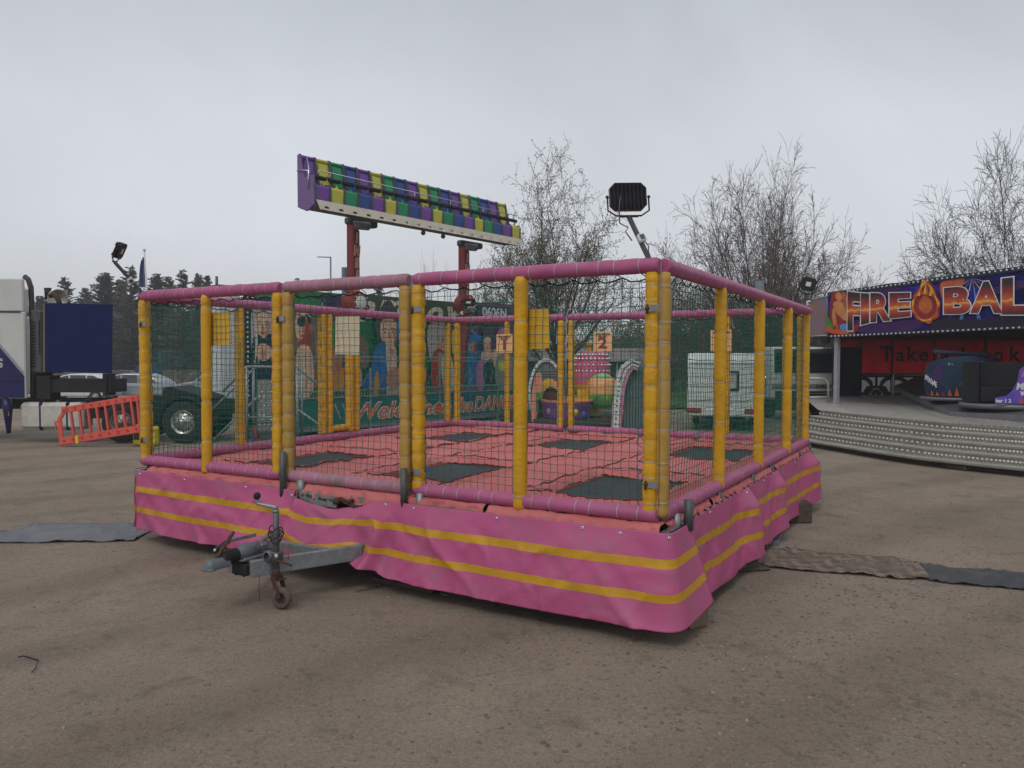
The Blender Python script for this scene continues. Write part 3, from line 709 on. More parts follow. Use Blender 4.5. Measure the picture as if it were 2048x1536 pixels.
# ================= GROUND =================
def ground_material():
    m = bpy.data.materials.new('dirt_ground'); m.use_nodes = True; n = m.node_tree.nodes; l = m.node_tree.links; b = n['Principled BSDF']
    b.inputs['Roughness'].default_value = .92; b.inputs['Specular IOR Level'].default_value = .25
    t = n.new('ShaderNodeTexCoord')
    def noi(sc, det=6, rough=.6, dist=0):
        q = n.new('ShaderNodeTexNoise'); q.inputs['Scale'].default_value = sc; q.inputs['Detail'].default_value = det; q.inputs['Roughness'].default_value = rough; q.inputs['Distortion'].default_value = dist
        l.new(t.outputs['Object'], q.inputs['Vector']); return q.outputs[0]
    def ramp(src, a, b_, lo=0, hi=1):
        q = n.new('ShaderNodeMapRange'); q.inputs[1].default_value = a; q.inputs[2].default_value = b_; q.inputs[3].default_value = lo; q.inputs[4].default_value = hi; l.new(src, q.inputs[0]); return q.outputs[0]
    def mix(f, a, b_, ty='MIX'):
        q = n.new('ShaderNodeMixRGB'); q.blend_type = ty
        if isinstance(f, float): q.inputs[0].default_value = f
        else: l.new(f, q.inputs[0])
        for i, c in ((1, a), (2, b_)):
            if isinstance(c, tuple): q.inputs[i].default_value = (*c, 1)
            else: l.new(c, q.inputs[i])
        return q.outputs[0]
    c = mix(ramp(noi(.35, 4), .38, .62), (.232, .182, .136), (.302, .240, .184))
    c = mix(ramp(noi(1.6, 7, .65, .4), .42, .66), c, (.235, .190, .150))
    c = mix(ramp(noi(.12, 3), .5, .62, 0, .6), c, (.325, .262, .202))
    c = mix(ramp(noi(55, 4, .75), .44, .62, 0, .55), c, mix(1.0, c, (.55, .55, .55), 'MULTIPLY')); c = mix(ramp(noi(24, 5, .75, .5), .52, .62, 0, .5), c, mix(1.0, c, (.50, .50, .50), 'MULTIPLY')); c = mix(ramp(noi(33, 5, .8), .57, .66, 0, .7), c, (.34, .30, .26)); c = mix(ramp(noi(2.4, 5, .7, .8), .55, .68, 0, .7), c, mix(1.0, c, (.62, .62, .63), 'MULTIPLY'))  # fine dark noise puts the shade of small pits into the colour
    wv_ = n.new('ShaderNodeTexWave'); wv_.inputs['Scale'].default_value = .16; wv_.inputs['Distortion'].default_value = 7; wv_.inputs['Detail'].default_value = 4; wv_.inputs['Detail Scale'].default_value = .6
    mpw = n.new('ShaderNodeMapping'); mpw.inputs['Rotation'].default_value = (0, 0, .9); l.new(t.outputs['Object'], mpw.inputs[0]); l.new(mpw.outputs[0], wv_.inputs['Vector'])
    c = mix(ramp(wv_.outputs['Fac'], .62, .95, 0, .55), c, mix(1.0, c, (.72, .71, .70), 'MULTIPLY'))
    # pale chips and dark bits pressed in the dirt
    def chips(sc, thr, col, seed):
        v = n.new('ShaderNodeTexVoronoi'); v.inputs['Scale'].default_value = sc; mp = n.new('ShaderNodeMapping'); mp.inputs['Location'].default_value = (seed, seed*2, 0); l.new(t.outputs['Object'], mp.inputs[0]); l.new(mp.outputs[0], v.inputs['Vector'])
        d = ramp(v.outputs['Distance'], .14, .24, 1, 0); sp = n.new('ShaderNodeSeparateXYZ'); l.new(v.outputs['Color'], sp.inputs[0])
        s = ramp(sp.outputs[0], thr, thr+.01); mu = n.new('ShaderNodeMath'); mu.operation = 'MULTIPLY'; l.new(d, mu.inputs[0]); l.new(s, mu.inputs[1])
        nonlocal c; c = mix(mu.outputs[0], c, col); return mu.outputs[0]
    chips(42, .93, (.33, .28, .23), 1.3); k2 = chips(30, .975, (.075, .058, .045), 4.7); chips(90, .90, (.32, .27, .22), 8.1); chips(17, .955, (.26, .23, .20), 2.2); chips(75, .93, (.085, .066, .05), 3.9)
    l.new(c, b.inputs['Base Color'])
    h1 = noi(70, 6, .75); h2 = noi(9, 6, .7, .3); ad = n.new('ShaderNodeMath'); ad.operation = 'MULTIPLY_ADD'; ad.inputs[1].default_value = .45; l.new(h1, ad.inputs[0]); l.new(h2, ad.inputs[2])
    bp = n.new('ShaderNodeBump'); bp.inputs['Strength'].default_value = .7; bp.inputs['Distance'].default_value = .035; l.new(ad.outputs[0], bp.inputs['Height']); l.new(bp.outputs[0], b.inputs['Normal'])
    return m
def gh(x, y):
    d = math.hypot(x, y)
    return (.012*nz1(x*.6, y*.6)+.007*nz1(x*2.3, y*2.3, 4)+.0035*nz1(x*7, y*7, 2))*(1 if d < 25 else max(0, 1-(d-25)/10))-.006
mb = MB()
def axis(lo, hi, dense_lo, dense_hi, st, grow=1.25):
    a = []; x = dense_lo
    while x <= dense_hi: a.append(x); x += st
    s = st; x = a[-1]
    while x < hi: s *= grow; x += s; a.append(min(x, hi))
    s = st; x = dense_lo; pre = []
    while x > lo: s *= grow; x -= s; pre.append(max(x, lo))
    return pre[::-1]+a
gx = axis(-250, 250, -7, 7, .07); gyy = axis(-45, 350, 1.8, 12, .07)
vs = [V(x, y, gh(x, y) if abs(x) < 30 and y < 40 else -.006) for x in gx for y in gyy]
ny = len(gyy); o = mb.add(vs, [])
for i in range(len(gx)-1):
    for j in range(ny-1): mb.f.append((i*ny+j, (i+1)*ny+j, (i+1)*ny+j+1, i*ny+j+1)); mb.m.append(0); mb.sm.append(True)
g = mb.build('ground', ground_material()); tag(g, kind='structure')
# grass fields beyond the yard
grass_m = mat('grass', (.045, .085, .022), .9, var=.3, vs=.5, c2=(.07, .11, .03), bump=.5, bs=20, dirt=(.10, .09, .045), dscale=.3, damt=.5)
mb = MB(); mb.grid(lambda a, b: V(lerp(-140, 4, a), lerp(53, 175, b), .02+1.4*b+.3*nz1(a*9, b*9)), 30, 20); o = mb.build('grass_field', grass_m); tag(o, kind='structure')
mb = MB(); mb.grid(lambda a, b: V(lerp(6, 70, a), lerp(36, 140, b), .01+1.2*b+.25*nz1(a*9, b*9, 3)), 30, 20); o = mb.build('grass_bank', grass_m); tag(o, kind='structure')
# ---------------- gravel ----------------
peb = [mat('pebble_brown', (.155, .118, .088), .85, var=.35, vs=15), mat('pebble_grey', (.12, .108, .096), .8, var=.35, vs=15), mat('pebble_pale', (.24, .205, .165), .8, var=.3, vs=15)]
mb = MB(); rnd = random.Random(3)
def pebble(x, y, r):
    n = 5 if r < .008 else 7; fl = rnd.uniform(.35, .7); el = rnd.uniform(.65, 1); a0 = rnd.random()*6.28; z0 = gh(x, y)
    mi = rnd.choices((0, 1, 2), (5, 4, .8))[0]; vs = []
    for (k, zz) in ((1, -.2), (.95, .35), (.55, .85)):
        for j in range(n):
            an = 2*pi*j/n; q = r*k*(1+rnd.uniform(-.16, .16)); px, py = q*cos(an), q*el*sin(an)
            vs.append(V(x+px*cos(a0)-py*sin(a0), y+px*sin(a0)+py*cos(a0), z0+zz*r*fl))
    vs.append(V(x, y, z0+r*fl*.95))
    fs = [(i*n+j, i*n+(j+1) % n, i*n+n+(j+1) % n, i*n+n+j) for i in range(2) for j in range(n)]+[(2*n+j, 2*n+(j+1) % n, 3*n) for j in range(n)]
    mb.add(vs, fs, mi, True)
cl = [(rnd.uniform(-4, 6), rnd.uniform(3, 14), rnd.uniform(.4, 1.4)) for _ in range(26)]+[(1.0, 4.2, .9), (1.6, 4.9, .8), (2.2, 4.4, .9), (.1, 6.4, .35), (3.4, 8.2, .8), (2.4, 5.4, .7)]
cnt = 0
while cnt < 9500:
    if rnd.random() < .6:
        cx_, cy_, s_ = rnd.choice(cl); x = rnd.gauss(cx_, s_); y = rnd.gauss(cy_, s_*.8)
    else: y = 2.6+11*rnd.random()**1.3; x = rnd.uniform(-.75, .75)*y+rnd.uniform(-.5, .5)
    if y < 2.4 or abs(x) > .8*y: continue
    if rnd.random() > (.55+.45*(x/(.7*y))): continue
    r = .005+.013*rnd.random()**2.8
    if rnd.random() < .018: r = rnd.uniform(.014, .026)
    pebble(x, y, r); cnt += 1
for px, py, r in ((1137, 1440, .030), (1002, 1455, .016), (1085, 1485, .024), (1115, 1522, .022), (1130, 1503, .024), (1264, 1497, .022), (1267, 1485, .016), (1125, 1368, .018), (1192, 1466, .017), (1372, 1418, .018), (1363, 1441, .018), (1286, 1262, .028), (1363, 1250, .024), (1470, 1372, .014), (1330, 1416, .016), (1466, 1356, .016), (1038, 1296, .014), (1102, 1276, .014), (660, 1395, .012), (1545, 1105, .014)):
    p = gz(px, py); pebble(p.x, p.y, r)
o = mb.build('gravel', peb); tag(o, 'loose pebbles and grit scattered over the brown dirt yard', 'gravel', None, 'stuff')
# ---------------- things lying on the ground ----------------
wood = mat('weathered_wood', (.22, .155, .095), .85, var=.25, vs=12, dirt=(.08, .06, .045), dscale=6, damt=.7, bump=.4, bs=40); wood_dk = mat('dark_wood', (.075, .055, .04), .85, var=.3, vs=12, bump=.4, bs=40)
def block(label, p, d, rz, m_=None, nm='wooden_block'):
    mb = MB(); mb.box((0, 0, d[2]/2), d, 0, None, .006); o = mb.build(nm, m_ or wood); o.location = p; o.rotation_euler = (0, 0, rz); tag(o, label, 'wooden block'); return o
block('pale timber block showing below the near corner of the pink skirt', gz(1385, 1255)+V(.0, .10, 0), (.20, .24, .20), R(28))
b1 = block('lower dark wooden block under the right rear end of the skirt', gz(1600, 1045)+V(0, .12, 0), (.34, .28, .15), R(-4), wood_dk); b2 = block('upper dark wooden block stacked at the right rear end of the skirt', gz(1600, 1045)+V(.01, .12, .152), (.32, .28, .13), R(-2), wood_dk)
block('flat wooden packing board under the jack beside the patterned mat', gz(1500, 1140)+V(0, .1, 0), (.40, .30, .025), R(10), wood_dk, 'packing_board')
o = block('blue-grey painted plank sticking out from under the right side skirt', gz(1552, 1085)+V(0, .1, 0), (.16, .55, .05), R(-22), mat('bluegrey_paint', (.14, .17, .21), .7, dirt=(.1, .09, .08), damt=.6), 'plank')
o = block('long dirty timber lying under the front skirt beside the drawbar', lerp(gz(750, 1162), gz(862, 1187), .5)+V(.02, .02, 0), (.82, .10, .045), math.atan2((gz(862, 1187)-gz(750, 1162)).y, (gz(862, 1187)-gz(750, 1162)).x), wood_dk, 'timber')
mb = MB(); p = gz(893, 1190); mb.tube([(.055*cos(t), .05*sin(t), .006+.012*abs(sin(t/2))) for t in [i*.35 for i in range(16)]], .003, 5); o = mb.build('cable_tie', tie_m); o.location = p; tag(o, 'small clear cable tie loop lying in front of the skirt', 'cable tie')
mb = MB(); p0 = gz(712, 1184); mb.tube([gz(712, 1184)-p0+V(0, 0, .008), gz(735, 1180)-p0+V(0, 0, .01), gz(762, 1175)-p0+V(0, 0, .008)], .004, 5); o = mb.build('twig', rope_dk); o.location = p0; tag(o, 'thin dark twig on the dirt near the jockey wheel', 'twig')
mb = MB(); p0 = gz(55, 1322); mb.tube([gz(x, y)-p0+V(0, 0, z) for x, y, z in ((36, 1318, .012), (46, 1317, .02), (60, 1319, .014), (74, 1323, .012), (76, 1328, .03))], .0055, 6); mb.tube([gz(76, 1328)-p0+V(0, 0, .03), gz(72, 1338)-p0+V(0, 0, .01), gz(64, 1346)-p0+V(0, 0, .006)], .0035, 5)
o = mb.build('bent_wire', mat('black_wire', (.012, .01, .01), .6)); o.location = p0; tag(o, 'bent piece of black wire lying on bare dirt at the lower left', 'wire')
# mats
def mat_strip(name, label, pts_near, pts_far, m_, nu=80, nv=14, seed=0, amp=.02, edge=.012):
    mb = MB(); c = sum((Vector(p) for p in pts_near+pts_far), V(0, 0, 0))/(len(pts_near)+len(pts_far)); c.z = 0
    def along(pts, t):
        k = t*(len(pts)-1); i = min(int(k), len(pts)-2); return lerp(Vector(pts[i]), Vector(pts[i+1]), k-i)
    def fn(a, b):
        p = lerp(along(pts_near, a), along(pts_far, a), b)
        e = min(b, 1-b, a, 1-a); p = p+V(0, edge*nz1(a*40, b*3, seed)*(1 if e < .01 else 0), 0)
        z = gh(p.x, p.y)+.010+amp*max(0, nz1(a*9+seed, b*1.2)+.15)+amp*.6*max(0, nz1(a*28+seed, b*2.5))+amp*1.0*max(0, nz1(a*22, seed+5))*(1 if b < .06 else .25)
        return V(p.x-c.x, p.y-c.y, z)
    mb.grid(fn, nu, nv); o = mb.build(name, m_); o.location = c; s = o.modifiers.new('solid', 'SOLIDIFY'); s.thickness = .008; s.offset = -1
    tag(o, label, 'mat', None); return o
mgrey = mat('grey_sheet', (.095, .105, .125), .6, c2=(.15, .155, .17), vs=3, dirt=(.19, .17, .14), dscale=4, damt=.55, bump=.6, bs=12)
mat_strip('ground_mat', 'rumpled grey rubber strip lying left of the skirt', [gz(-260, 1092), gz(-100, 1088), gz(60, 1086), gz(200, 1084), gz(268, 1082), gz(290, 1068)], [gz(-260, 1060), gz(20, 1064), gz(70, 1049), gz(180, 1049), gz(270, 1051), gz(330, 1050)], mgrey, 110, 12, 1, .035)
# maze patterned carpet
mp_ = bpy.data.materials.new('patterned_carpet'); mp_.use_nodes = True; n = mp_.node_tree.nodes; l = mp_.node_tree.links; b = n['Principled BSDF']; b.inputs['Roughness'].default_value = .95
t = n.new('ShaderNodeTexCoord'); wv = n.new('ShaderNodeTexMagic'); wv.turbulence_depth = 3; wv.inputs['Scale'].default_value = 3.4; wv.inputs['Distortion'].default_value = 2.2; l.new(t.outputs['Object'], wv.inputs[0])
rr_ = n.new('ShaderNodeValToRGB'); rr_.color_ramp.elements[0].position = .45; rr_.color_ramp.elements[0].color = (.075, .052, .038, 1); rr_.color_ramp.elements[1].position = .55; rr_.color_ramp.elements[1].color = (.195, .155, .118, 1); l.new(wv.outputs['Fac'], rr_.inputs[0])
n2 = n.new('ShaderNodeTexNoise'); n2.inputs['Scale'].default_value = 3; l.new(t.outputs['Object'], n2.inputs[0]); m2 = n.new('ShaderNodeMixRGB'); m2.inputs[2].default_value = (.115, .088, .068, 1); r3 = n.new('ShaderNodeMapRange'); r3.inputs[1].default_value = .45; r3.inputs[2].default_value = .6; r3.inputs[4].default_value = .7
l.new(n2.outputs[0], r3.inputs[0]); l.new(r3.outputs[0], m2.inputs[0]); l.new(rr_.outputs[0], m2.inputs[1]); l.new(m2.outputs[0], b.inputs['Base Color'])
mat_strip('carpet_strip', 'brown maze patterned carpet strip leading right from the skirt', [gz(1512, 1128), gz(1530, 1134), gz(1600, 1142), gz(1720, 1150), gz(1800, 1157), gz(1862, 1158)], [gz(1530, 1098), gz(1580, 1100), gz(1650, 1108), gz(1740, 1114), gz(1800, 1118), gz(1838, 1130)], mp_, 110, 12, 6, .04)
mblk = mat('black_mat', (.030, .033, .040), .6, c2=(.055, .055, .06), vs=5, dirt=(.14, .12, .10), dscale=3, damt=.5, bump=.5, bs=60)
mat_strip('ground_mat', 'black ribbed rubber strip running off at the right edge', [gz(1858, 1160), gz(1900, 1166), gz(1980, 1173), gz(2048, 1180), gz(2160, 1186), gz(2300, 1192)], [gz(1840, 1128), gz(1900, 1137), gz(1980, 1142), gz(2048, 1148), gz(2160, 1154), gz(2300, 1160)], mblk, 90, 12, 9, .03)
# jerry can, barrier
yel_can = mat('yellow_can', (.60, .50, .02), .45, var=.08)
jc_ = thing('jerry_can', 'yellow plastic jerry can beside the red barrier behind the left corner post', 'jerry can', gz(289, 893)+V(0, .1, 0), R(-12))
mb = MB(); mb.box((0, 0, .27), (.66, .26, .50), 0, None, .05); mb.box((-.1, 0, .55), (.34, .05, .03), 0, None, .01); mb.box((-.22, 0, .53), (.05, .05, .06), 0); mb.box((.02, 0, .53), (.05, .05, .06), 0); mb.build('can', yel_can, jc_)
mb = MB(); mb.lathe([(.05, 0), (.05, .05), (.001, .05)], (.2, 0, .52), 12); mb.build('cap', mat('black_plastic', (.015, .015, .016), .4), jc_)
mb = MB(); mb.box((-.19, -.132, .28), (.17, .004, .22)); mb.build('label', mat('can_label', (.05, .05, .02), .5), jc_)
red_pl = mat('red_plastic', (.58, .085, .06), .5, var=.08, dirt=(.35, .08, .06), damt=.4)
pB0 = gz(118, 893)
bar_ = thing('traffic_barrier', 'red plastic pedestrian barrier leaning tilted against the truck wheels', 'barrier', pB0+V(.02, 0, 0), 0)
bar_.rotation_euler = (R(-7), R(-9.5), R(-6))
W_, H_ = 2.30, .98; mb = MB(); th_ = .05
def rb(x0, x1, z0, z1, y=0, t_=th_): mb.box(((x0+x1)/2, y, (z0+z1)/2), (x1-x0, t_, z1-z0), 0, None, .012)
rb(0.0, W_, .02, .22); rb(.14, W_, .84, 1.0); rb(0.0, .12, .2, .72)
mb.bar((.06, 0, .70), (.24, 0, .93), .05, .10, 0, .01)
for k in range(9):
    x = .42+k*.24
    if x < W_: mb.bar((x+.00, .0, .2), (x-.03, .0, .86), .05, .075, 0, .01)
mb.bar((W_-.05, 0, .05), (W_-.05, 0, .98), .05, .1, 0, .01)
for k in range(9): mb.lathe([(.022, 0), (.03, .004), (.03, .02)], (.16+k*.25, -.028, .12), 8, 0, rmY); mb.lathe([(.022, 0), (.03, .004), (.03, .02)], (.3+k*.23, -.028, .92), 8, 0, rmY)
mb.bar((-.06, 0, .64), (.02, 0, .66), .03, .04, 0); mb.bar((-.05, 0, .45), (-.07, 0, .66), .03, .035, 0)
mb.build('panel', red_pl, bar_); mb = MB(); mb.box((.52, -.04, .10), (.07, .03, .20), 0, None, .006); mb.build('reflector', yel_can, bar_)
# stone wall
stone_m = bpy.data.materials.new('stone_wall'); stone_m.use_nodes = True; n = stone_m.node_tree.nodes; l = stone_m.node_tree.links; t = n.new('ShaderNodeTexCoord'); v = n.new('ShaderNodeTexVoronoi'); v.inputs['Scale'].default_value = 3.2; l.new(t.outputs['Object'], v.inputs['Vector'])
rr_ = n.new('ShaderNodeValToRGB'); rr_.color_ramp.elements[0].color = (.07, .062, .05, 1); rr_.color_ramp.elements[1].color = (.17, .15, .125, 1); sp_ = n.new('ShaderNodeSeparateXYZ'); l.new(v.outputs['Color'], sp_.inputs[0]); l.new(sp_.outputs[0], rr_.inputs[0]); l.new(rr_.outputs[0], n['Principled BSDF'].inputs['Base Color']); n['Principled BSDF'].inputs['Roughness'].default_value = .9
bp = n.new('ShaderNodeBump'); bp.inputs['Distance'].default_value = .08; l.new(v.outputs['Distance'], bp.inputs['Height']); bp.invert = True; l.new(bp.outputs[0], n['Principled BSDF'].inputs['Normal'])
mb = MB(); mb.box((0, 0, .72), (52, .5, 1.36))
for k in range(130):
    mb.box((-26+k*.4+random.uniform(-.05, .05), 0, 1.43+random.uniform(-.03, .03)), (.36, .5+random.uniform(-.05, .05), .14), 0, Matrix.Rotation(random.uniform(-.1, .1), 3, 'Y'), .03)
o = mb.build('stone_wall', stone_m); o.location = (-26, 49.5, 0); o.rotation_euler = (0, 0, R(-2)); tag(o, 'low dry stone wall behind the parked cars in front of the conifers', 'stone wall')
# ================= SEAT RIDE =================
DR = V(.633, .774, 0).normalized(); NR = V(DR.y, -DR.x, 0)      # along the ride, and its front normal
PB = V(-5.14, 26.6, 0)
def bpt(px, py, off=0):
    P = gpl(px, py, PB+NR*off, NR); return (P-PB).dot(DR), P.z
s0b = bpt(490, 700)[0]; s1b = bpt(1052, 700)[0]
RD = thing('seat_ride', 'fairground ride with a raised row of coloured seats and an airbrushed mural board', 'fairground ride', PB+DR*s0b, math.atan2(DR.y, DR.x))
LB = s1b-s0b
def bl(px, py, off=0):
    s, z = bpt(px, py, off); return s-s0b, z
# local frame of RD: x along, y = back (front is -y), z up
def RL(s, f, z): return V(s, -f, z)      # f = metres in front of the board
red_p = mat('red_paint', (.28, .025, .02), .45, var=.15, dirt=(.12, .02, .02), damt=.5); dk_red = mat('dark_red', (.12, .015, .02), .5)
cream = mat('cream_paint', (.62, .58, .47), .5); white_p = mat('white_paint', (.58, .58, .57), .45, dirt=(.3, .29, .27), damt=.4)
grn_p = mat('mural_green', (.010, .16, .05), .5, c2=(.05, .30, .09), vs=2.5, dirt=(.005, .03, .015), dscale=1.2, damt=.7)
pur_p = mat('mural_purple', (.06, .02, .11), .5, c2=(.12, .06, .16), vs=1.5, dirt=(.02, .06, .03), dscale=.8, damt=.8)
skin = mat('mural_skin', (.62, .36, .24), .55, c2=(.72, .47, .33), vs=3); skin2 = mat('mural_skin_shade', (.46, .15, .10), .55, c2=(.52, .25, .16), vs=4)
hair_b = mat('mural_blonde', (.50, .44, .42), .55, c2=(.33, .27, .27), vs=9); hair_k = mat('mural_dark_hair', (.035, .025, .03), .55, c2=(.09, .06, .07), vs=9); hair_br = mat('mural_brown_hair', (.17, .08, .06), .55, c2=(.27, .15, .12), vs=8)
blue_p = mat('mural_blue', (.01, .17, .50), .5, c2=(.01, .08, .28), vs=2); dkblue = mat('mural_navy', (.008, .02, .04), .5); redm = mat('mural_red', (.48, .03, .025), .5, c2=(.26, .02, .02), vs=4)
orange = mat('mural_orange', (.62, .22, .03), .5, c2=(.5, .28, .04), vs=3); yelp = mat('mural_yellow', (.62, .52, .04), .5); pinkp = mat('mural_pink', (.5, .16, .34), .5, c2=(.35, .1, .3), vs=4); grey_d = mat('mural_grey', (.16, .15, .15), .5, c2=(.3, .28, .27), vs=4)
MURM = [grn_p, pur_p, skin, skin2, hair_b, hair_k, hair_br, blue_p, dkblue, redm, orange, yelp, pinkp, grey_d, cream, white_p]
GR, PU, SK, S2, HB, HK, HR, BL, NV, RE, OR, YE, PK, GY, CR, WH = range(16)
zb = .12
def boardz(px): return bl(px, pw([(490, 598), (723, 590.6), (1052, 621)], px))[1]
mb = MB(); th_ = .06
ztop = bl(723, 590.6)[1]
mb.box((LB/2, th_/2+.0, (zb+ztop)/2), (LB, th_, ztop-zb), 0); mb.build('back_board', grn_p, RD)
mur = MB(); lay = [0]
def blob(pts, mi, k=4, flat=False, f=None):
    lay[0] += 1; q = [bl(*p) for p in pts]; q = smooth_loop(q, k) if not flat else q
    d = f if f is not None else .004+.0012*lay[0]
    n = len(q); cx_ = sum(p[0] for p in q)/n; cz_ = sum(p[1] for p in q)/n
    mur.add([RL(p[0], d, p[1]) for p in q]+[RL(cx_, d, cz_)], [(i, (i+1) % n, n) for i in range(n)], mi)
def oval(cx_, cy_, rx, ry, mi, a=0, n=16): blob([(cx_+rx*cos(t)*cos(a)-ry*sin(t)*sin(a), cy_+rx*cos(t)*sin(a)+ry*sin(t)*cos(a)) for t in [i*2*pi/n for i in range(n)]], mi, 1, True)
# backgrounds
blob([(490, 596), (690, 590), (690, 640), (490, 655)], PU, 1, True); blob([(920, 610), (1050, 620), (1050, 700), (920, 690)], PU, 4)
blob([(560, 590), (640, 600), (650, 640), (600, 650), (560, 620)], GR); blob([(720, 660), (752, 655), (760, 700), (745, 730), (720, 735)], GR)
for k in range(14):
    x = 715+k*14+random.uniform(-5, 5); y = random.uniform(640, 760); oval(x, y, random.uniform(6, 12), random.uniform(8, 18), random.choice((GR, GR, PU)), random.random())
for k in range(90):
    x = random.uniform(556, 1040); y = random.uniform(600, 775); a = random.random()*3.14; L_ = random.uniform(6, 18); w_ = random.uniform(1, 2.6); b_ = random.uniform(-6, 6)
    c1 = (x+L_*cos(a), y+L_*sin(a)); c0 = (x-L_*cos(a), y-L_*sin(a)); nx_, ny_ = -sin(a), cos(a)
    blob([c0, (x+nx_*(b_-w_), y+ny_*(b_-w_)), c1, (x+nx_*(b_+w_), y+ny_*(b_+w_))], random.choice((GR, GR, PU, GR, YE, BL, PK, CR)) if k % 3 else GR, 3)
# portrait 1: blonde woman
def face(cx_, cy_, w, h, sk=SK, a=0, lips=RE, eye=HK):
    ca, sa = cos(a), sin(a)
    def T(x, y): return (cx_+x*ca-y*sa, cy_+x*sa+y*ca)
    blob([T(-w*.95, -h*.3), T(-w*.75, -h*.85), T(0, -h*1.05), T(w*.75, -h*.85), T(w*.95, -h*.3), T(w*.85, h*.3), T(w*.45, h*.85), T(0, h*1.05), T(-w*.45, h*.85), T(-w*.85, h*.3)], sk, 3)
    blob([T(w*.45, -h*.3), T(w*.95, -h*.3), T(w*.85, h*.3), T(w*.45, h*.85), T(w*.15, h*1.0), T(w*.5, h*.5)], S2, 3)
    for s_ in (-1, 1):
        q = [T(s_*w*.42-w*.20, -h*.12), T(s_*w*.42, -h*.17), T(s_*w*.42+w*.20, -h*.12), T(s_*w*.42, -h*.08)]; blob(q, WH, 3); p = T(s_*w*.42, -h*.13); oval(p[0], p[1], w*.09, h*.06, eye)
        blob([T(s_*w*.42-w*.28, -h*.30), T(s_*w*.42, -h*.40), T(s_*w*.42+w*.28, -h*.30), T(s_*w*.42, -h*.34)], HK, 3)
    blob([T(-w*.06, -h*.1), T(w*.08, -h*.1), T(w*.18, h*.28), T(-w*.12, h*.30)], S2, 3)
    blob([T(-w*.30, h*.52), T(-w*.1, h*.45), T(w*.1, h*.45), T(w*.30, h*.52), T(0, h*.64)], lips, 3)
blob([(499, 615), (520, 605), (545, 612), (552, 660), (556, 720), (546, 760), (500, 760), (497, 690)], HB); face(520, 652, 16, 26, lips=RE)
blob([(498, 690), (510, 668), (522, 678), (534, 668), (550, 690), (552, 765), (498, 765)], NV); blob([(504, 700), (520, 686), (540, 700), (534, 716), (520, 722), (508, 714)], SK); blob([(516, 702), (521, 722), (526, 702)], S2, 2); blob([(540, 710), (556, 700), (560, 790), (540, 790)], SK)
# portrait 2: woman with sunglasses and red shade
blob([(585, 620), (610, 612), (628, 640), (636, 700), (638, 770), (610, 775), (590, 760)], HR); face(600, 655, 18, 32, SK); blob([(590, 636), (604, 634), (602, 652), (590, 650)], NV); blob([(606, 630), (618, 640), (612, 650)], NV)
blob([(604, 640), (612, 650), (614, 700), (606, 715), (600, 690), (590, 684), (602, 672)], RE); blob([(588, 700), (612, 694), (622, 740), (616, 790), (586, 790)], SK); blob([(560, 760), (585, 750), (588, 850), (562, 852)], SK)
blob([(655, 720), (680, 716), (685, 775), (640, 775)], OR); blob([(640, 690), (652, 680), (675, 735), (660, 745)], S2); blob([(690, 690), (715, 670), (730, 700), (728, 735), (694, 730)], HR)
blob([(690, 730), (712, 726), (716, 772), (690, 775)], SK)
# portrait 3: man in a blue jacket
blob([(744, 640), (770, 600), (792, 640), (796, 690), (752, 680)], HK); face(771, 668, 18, 30, SK, -.06); blob([(760, 690), (782, 690), (788, 740), (800, 790), (768, 790)], SK); blob([(770, 696), (782, 700), (778, 712)], S2, 2)
blob([(762, 682), (740, 700), (736, 730), (716, 772), (745, 775), (768, 772), (766, 730)], BL); blob([(786, 648), (802, 650), (812, 720), (818, 772), (800, 772), (794, 710)], BL); blob([(745, 742), (752, 760), (748, 790), (738, 790)], OR); blob([(770, 740), (796, 740), (804, 772), (768, 772)], S2)
# portrait 4: pair with arms up, and blue haired woman
blob([(850, 650), (890, 645), (884, 690), (866, 720), (852, 716)], HB); face(878, 690, 13, 22, SK, .5); blob([(858, 708), (880, 704), (890, 775), (858, 775)], RE); blob([(866, 712), (876, 706), (888, 740), (872, 746)], S2); blob([(876, 715), (894, 712), (902, 775), (880, 775)], CR)
blob([(896, 665), (903, 664), (905, 712), (897, 705)], YE); blob([(905, 664), (915, 680), (912, 710), (905, 714)], YE)
blob([(927, 690), (932, 672), (946, 668), (958, 680), (958, 712), (930, 712)], BL); face(939, 698, 10, 14, S2); blob([(926, 714), (944, 712), (940, 775), (924, 775)], BL)
blob([(958, 662), (972, 652), (984, 680), (982, 706), (960, 706)], HK); face(966, 690, 9, 15, SK); blob([(957, 702), (1004, 702), (1002, 730), (960, 732)], SK); blob([(944, 730), (960, 722), (958, 775), (944, 775)], PK); blob([(958, 732), (976, 720), (980, 772), (962, 772)], NV)
blob([(985, 670), (996, 655), (1008, 668), (1010, 700), (988, 705)], pinkp and PK); face(997, 690, 9, 17, SK); blob([(984, 716), (1012, 712), (1016, 775), (984, 775)], GY)
blob([(986, 720), (1000, 720), (1000, 742), (986, 742)], YE, 1, True)
for (x, y, n, c, sx_, L_) in ((503, 650, 7, CR, 5, 80), (546, 650, 7, HB, 5, 85), (626, 660, 8, S2, 7, 90), (700, 690, 5, HK, 9, 40), (880, 660, 6, CR, 12, 40), (948, 680, 6, NV, 8, 28), (975, 670, 5, PU, 8, 36)):
    for k in range(n):
        xx = x+random.uniform(-sx_, sx_); blob([(xx-.8, y), (xx+random.uniform(-3, 3), y+L_*.5), (xx+random.uniform(-5, 5), y+L_), (xx+random.uniform(-1, 3), y+L_*.5)], c, 3)
mur.build('mural', MURM, RD)
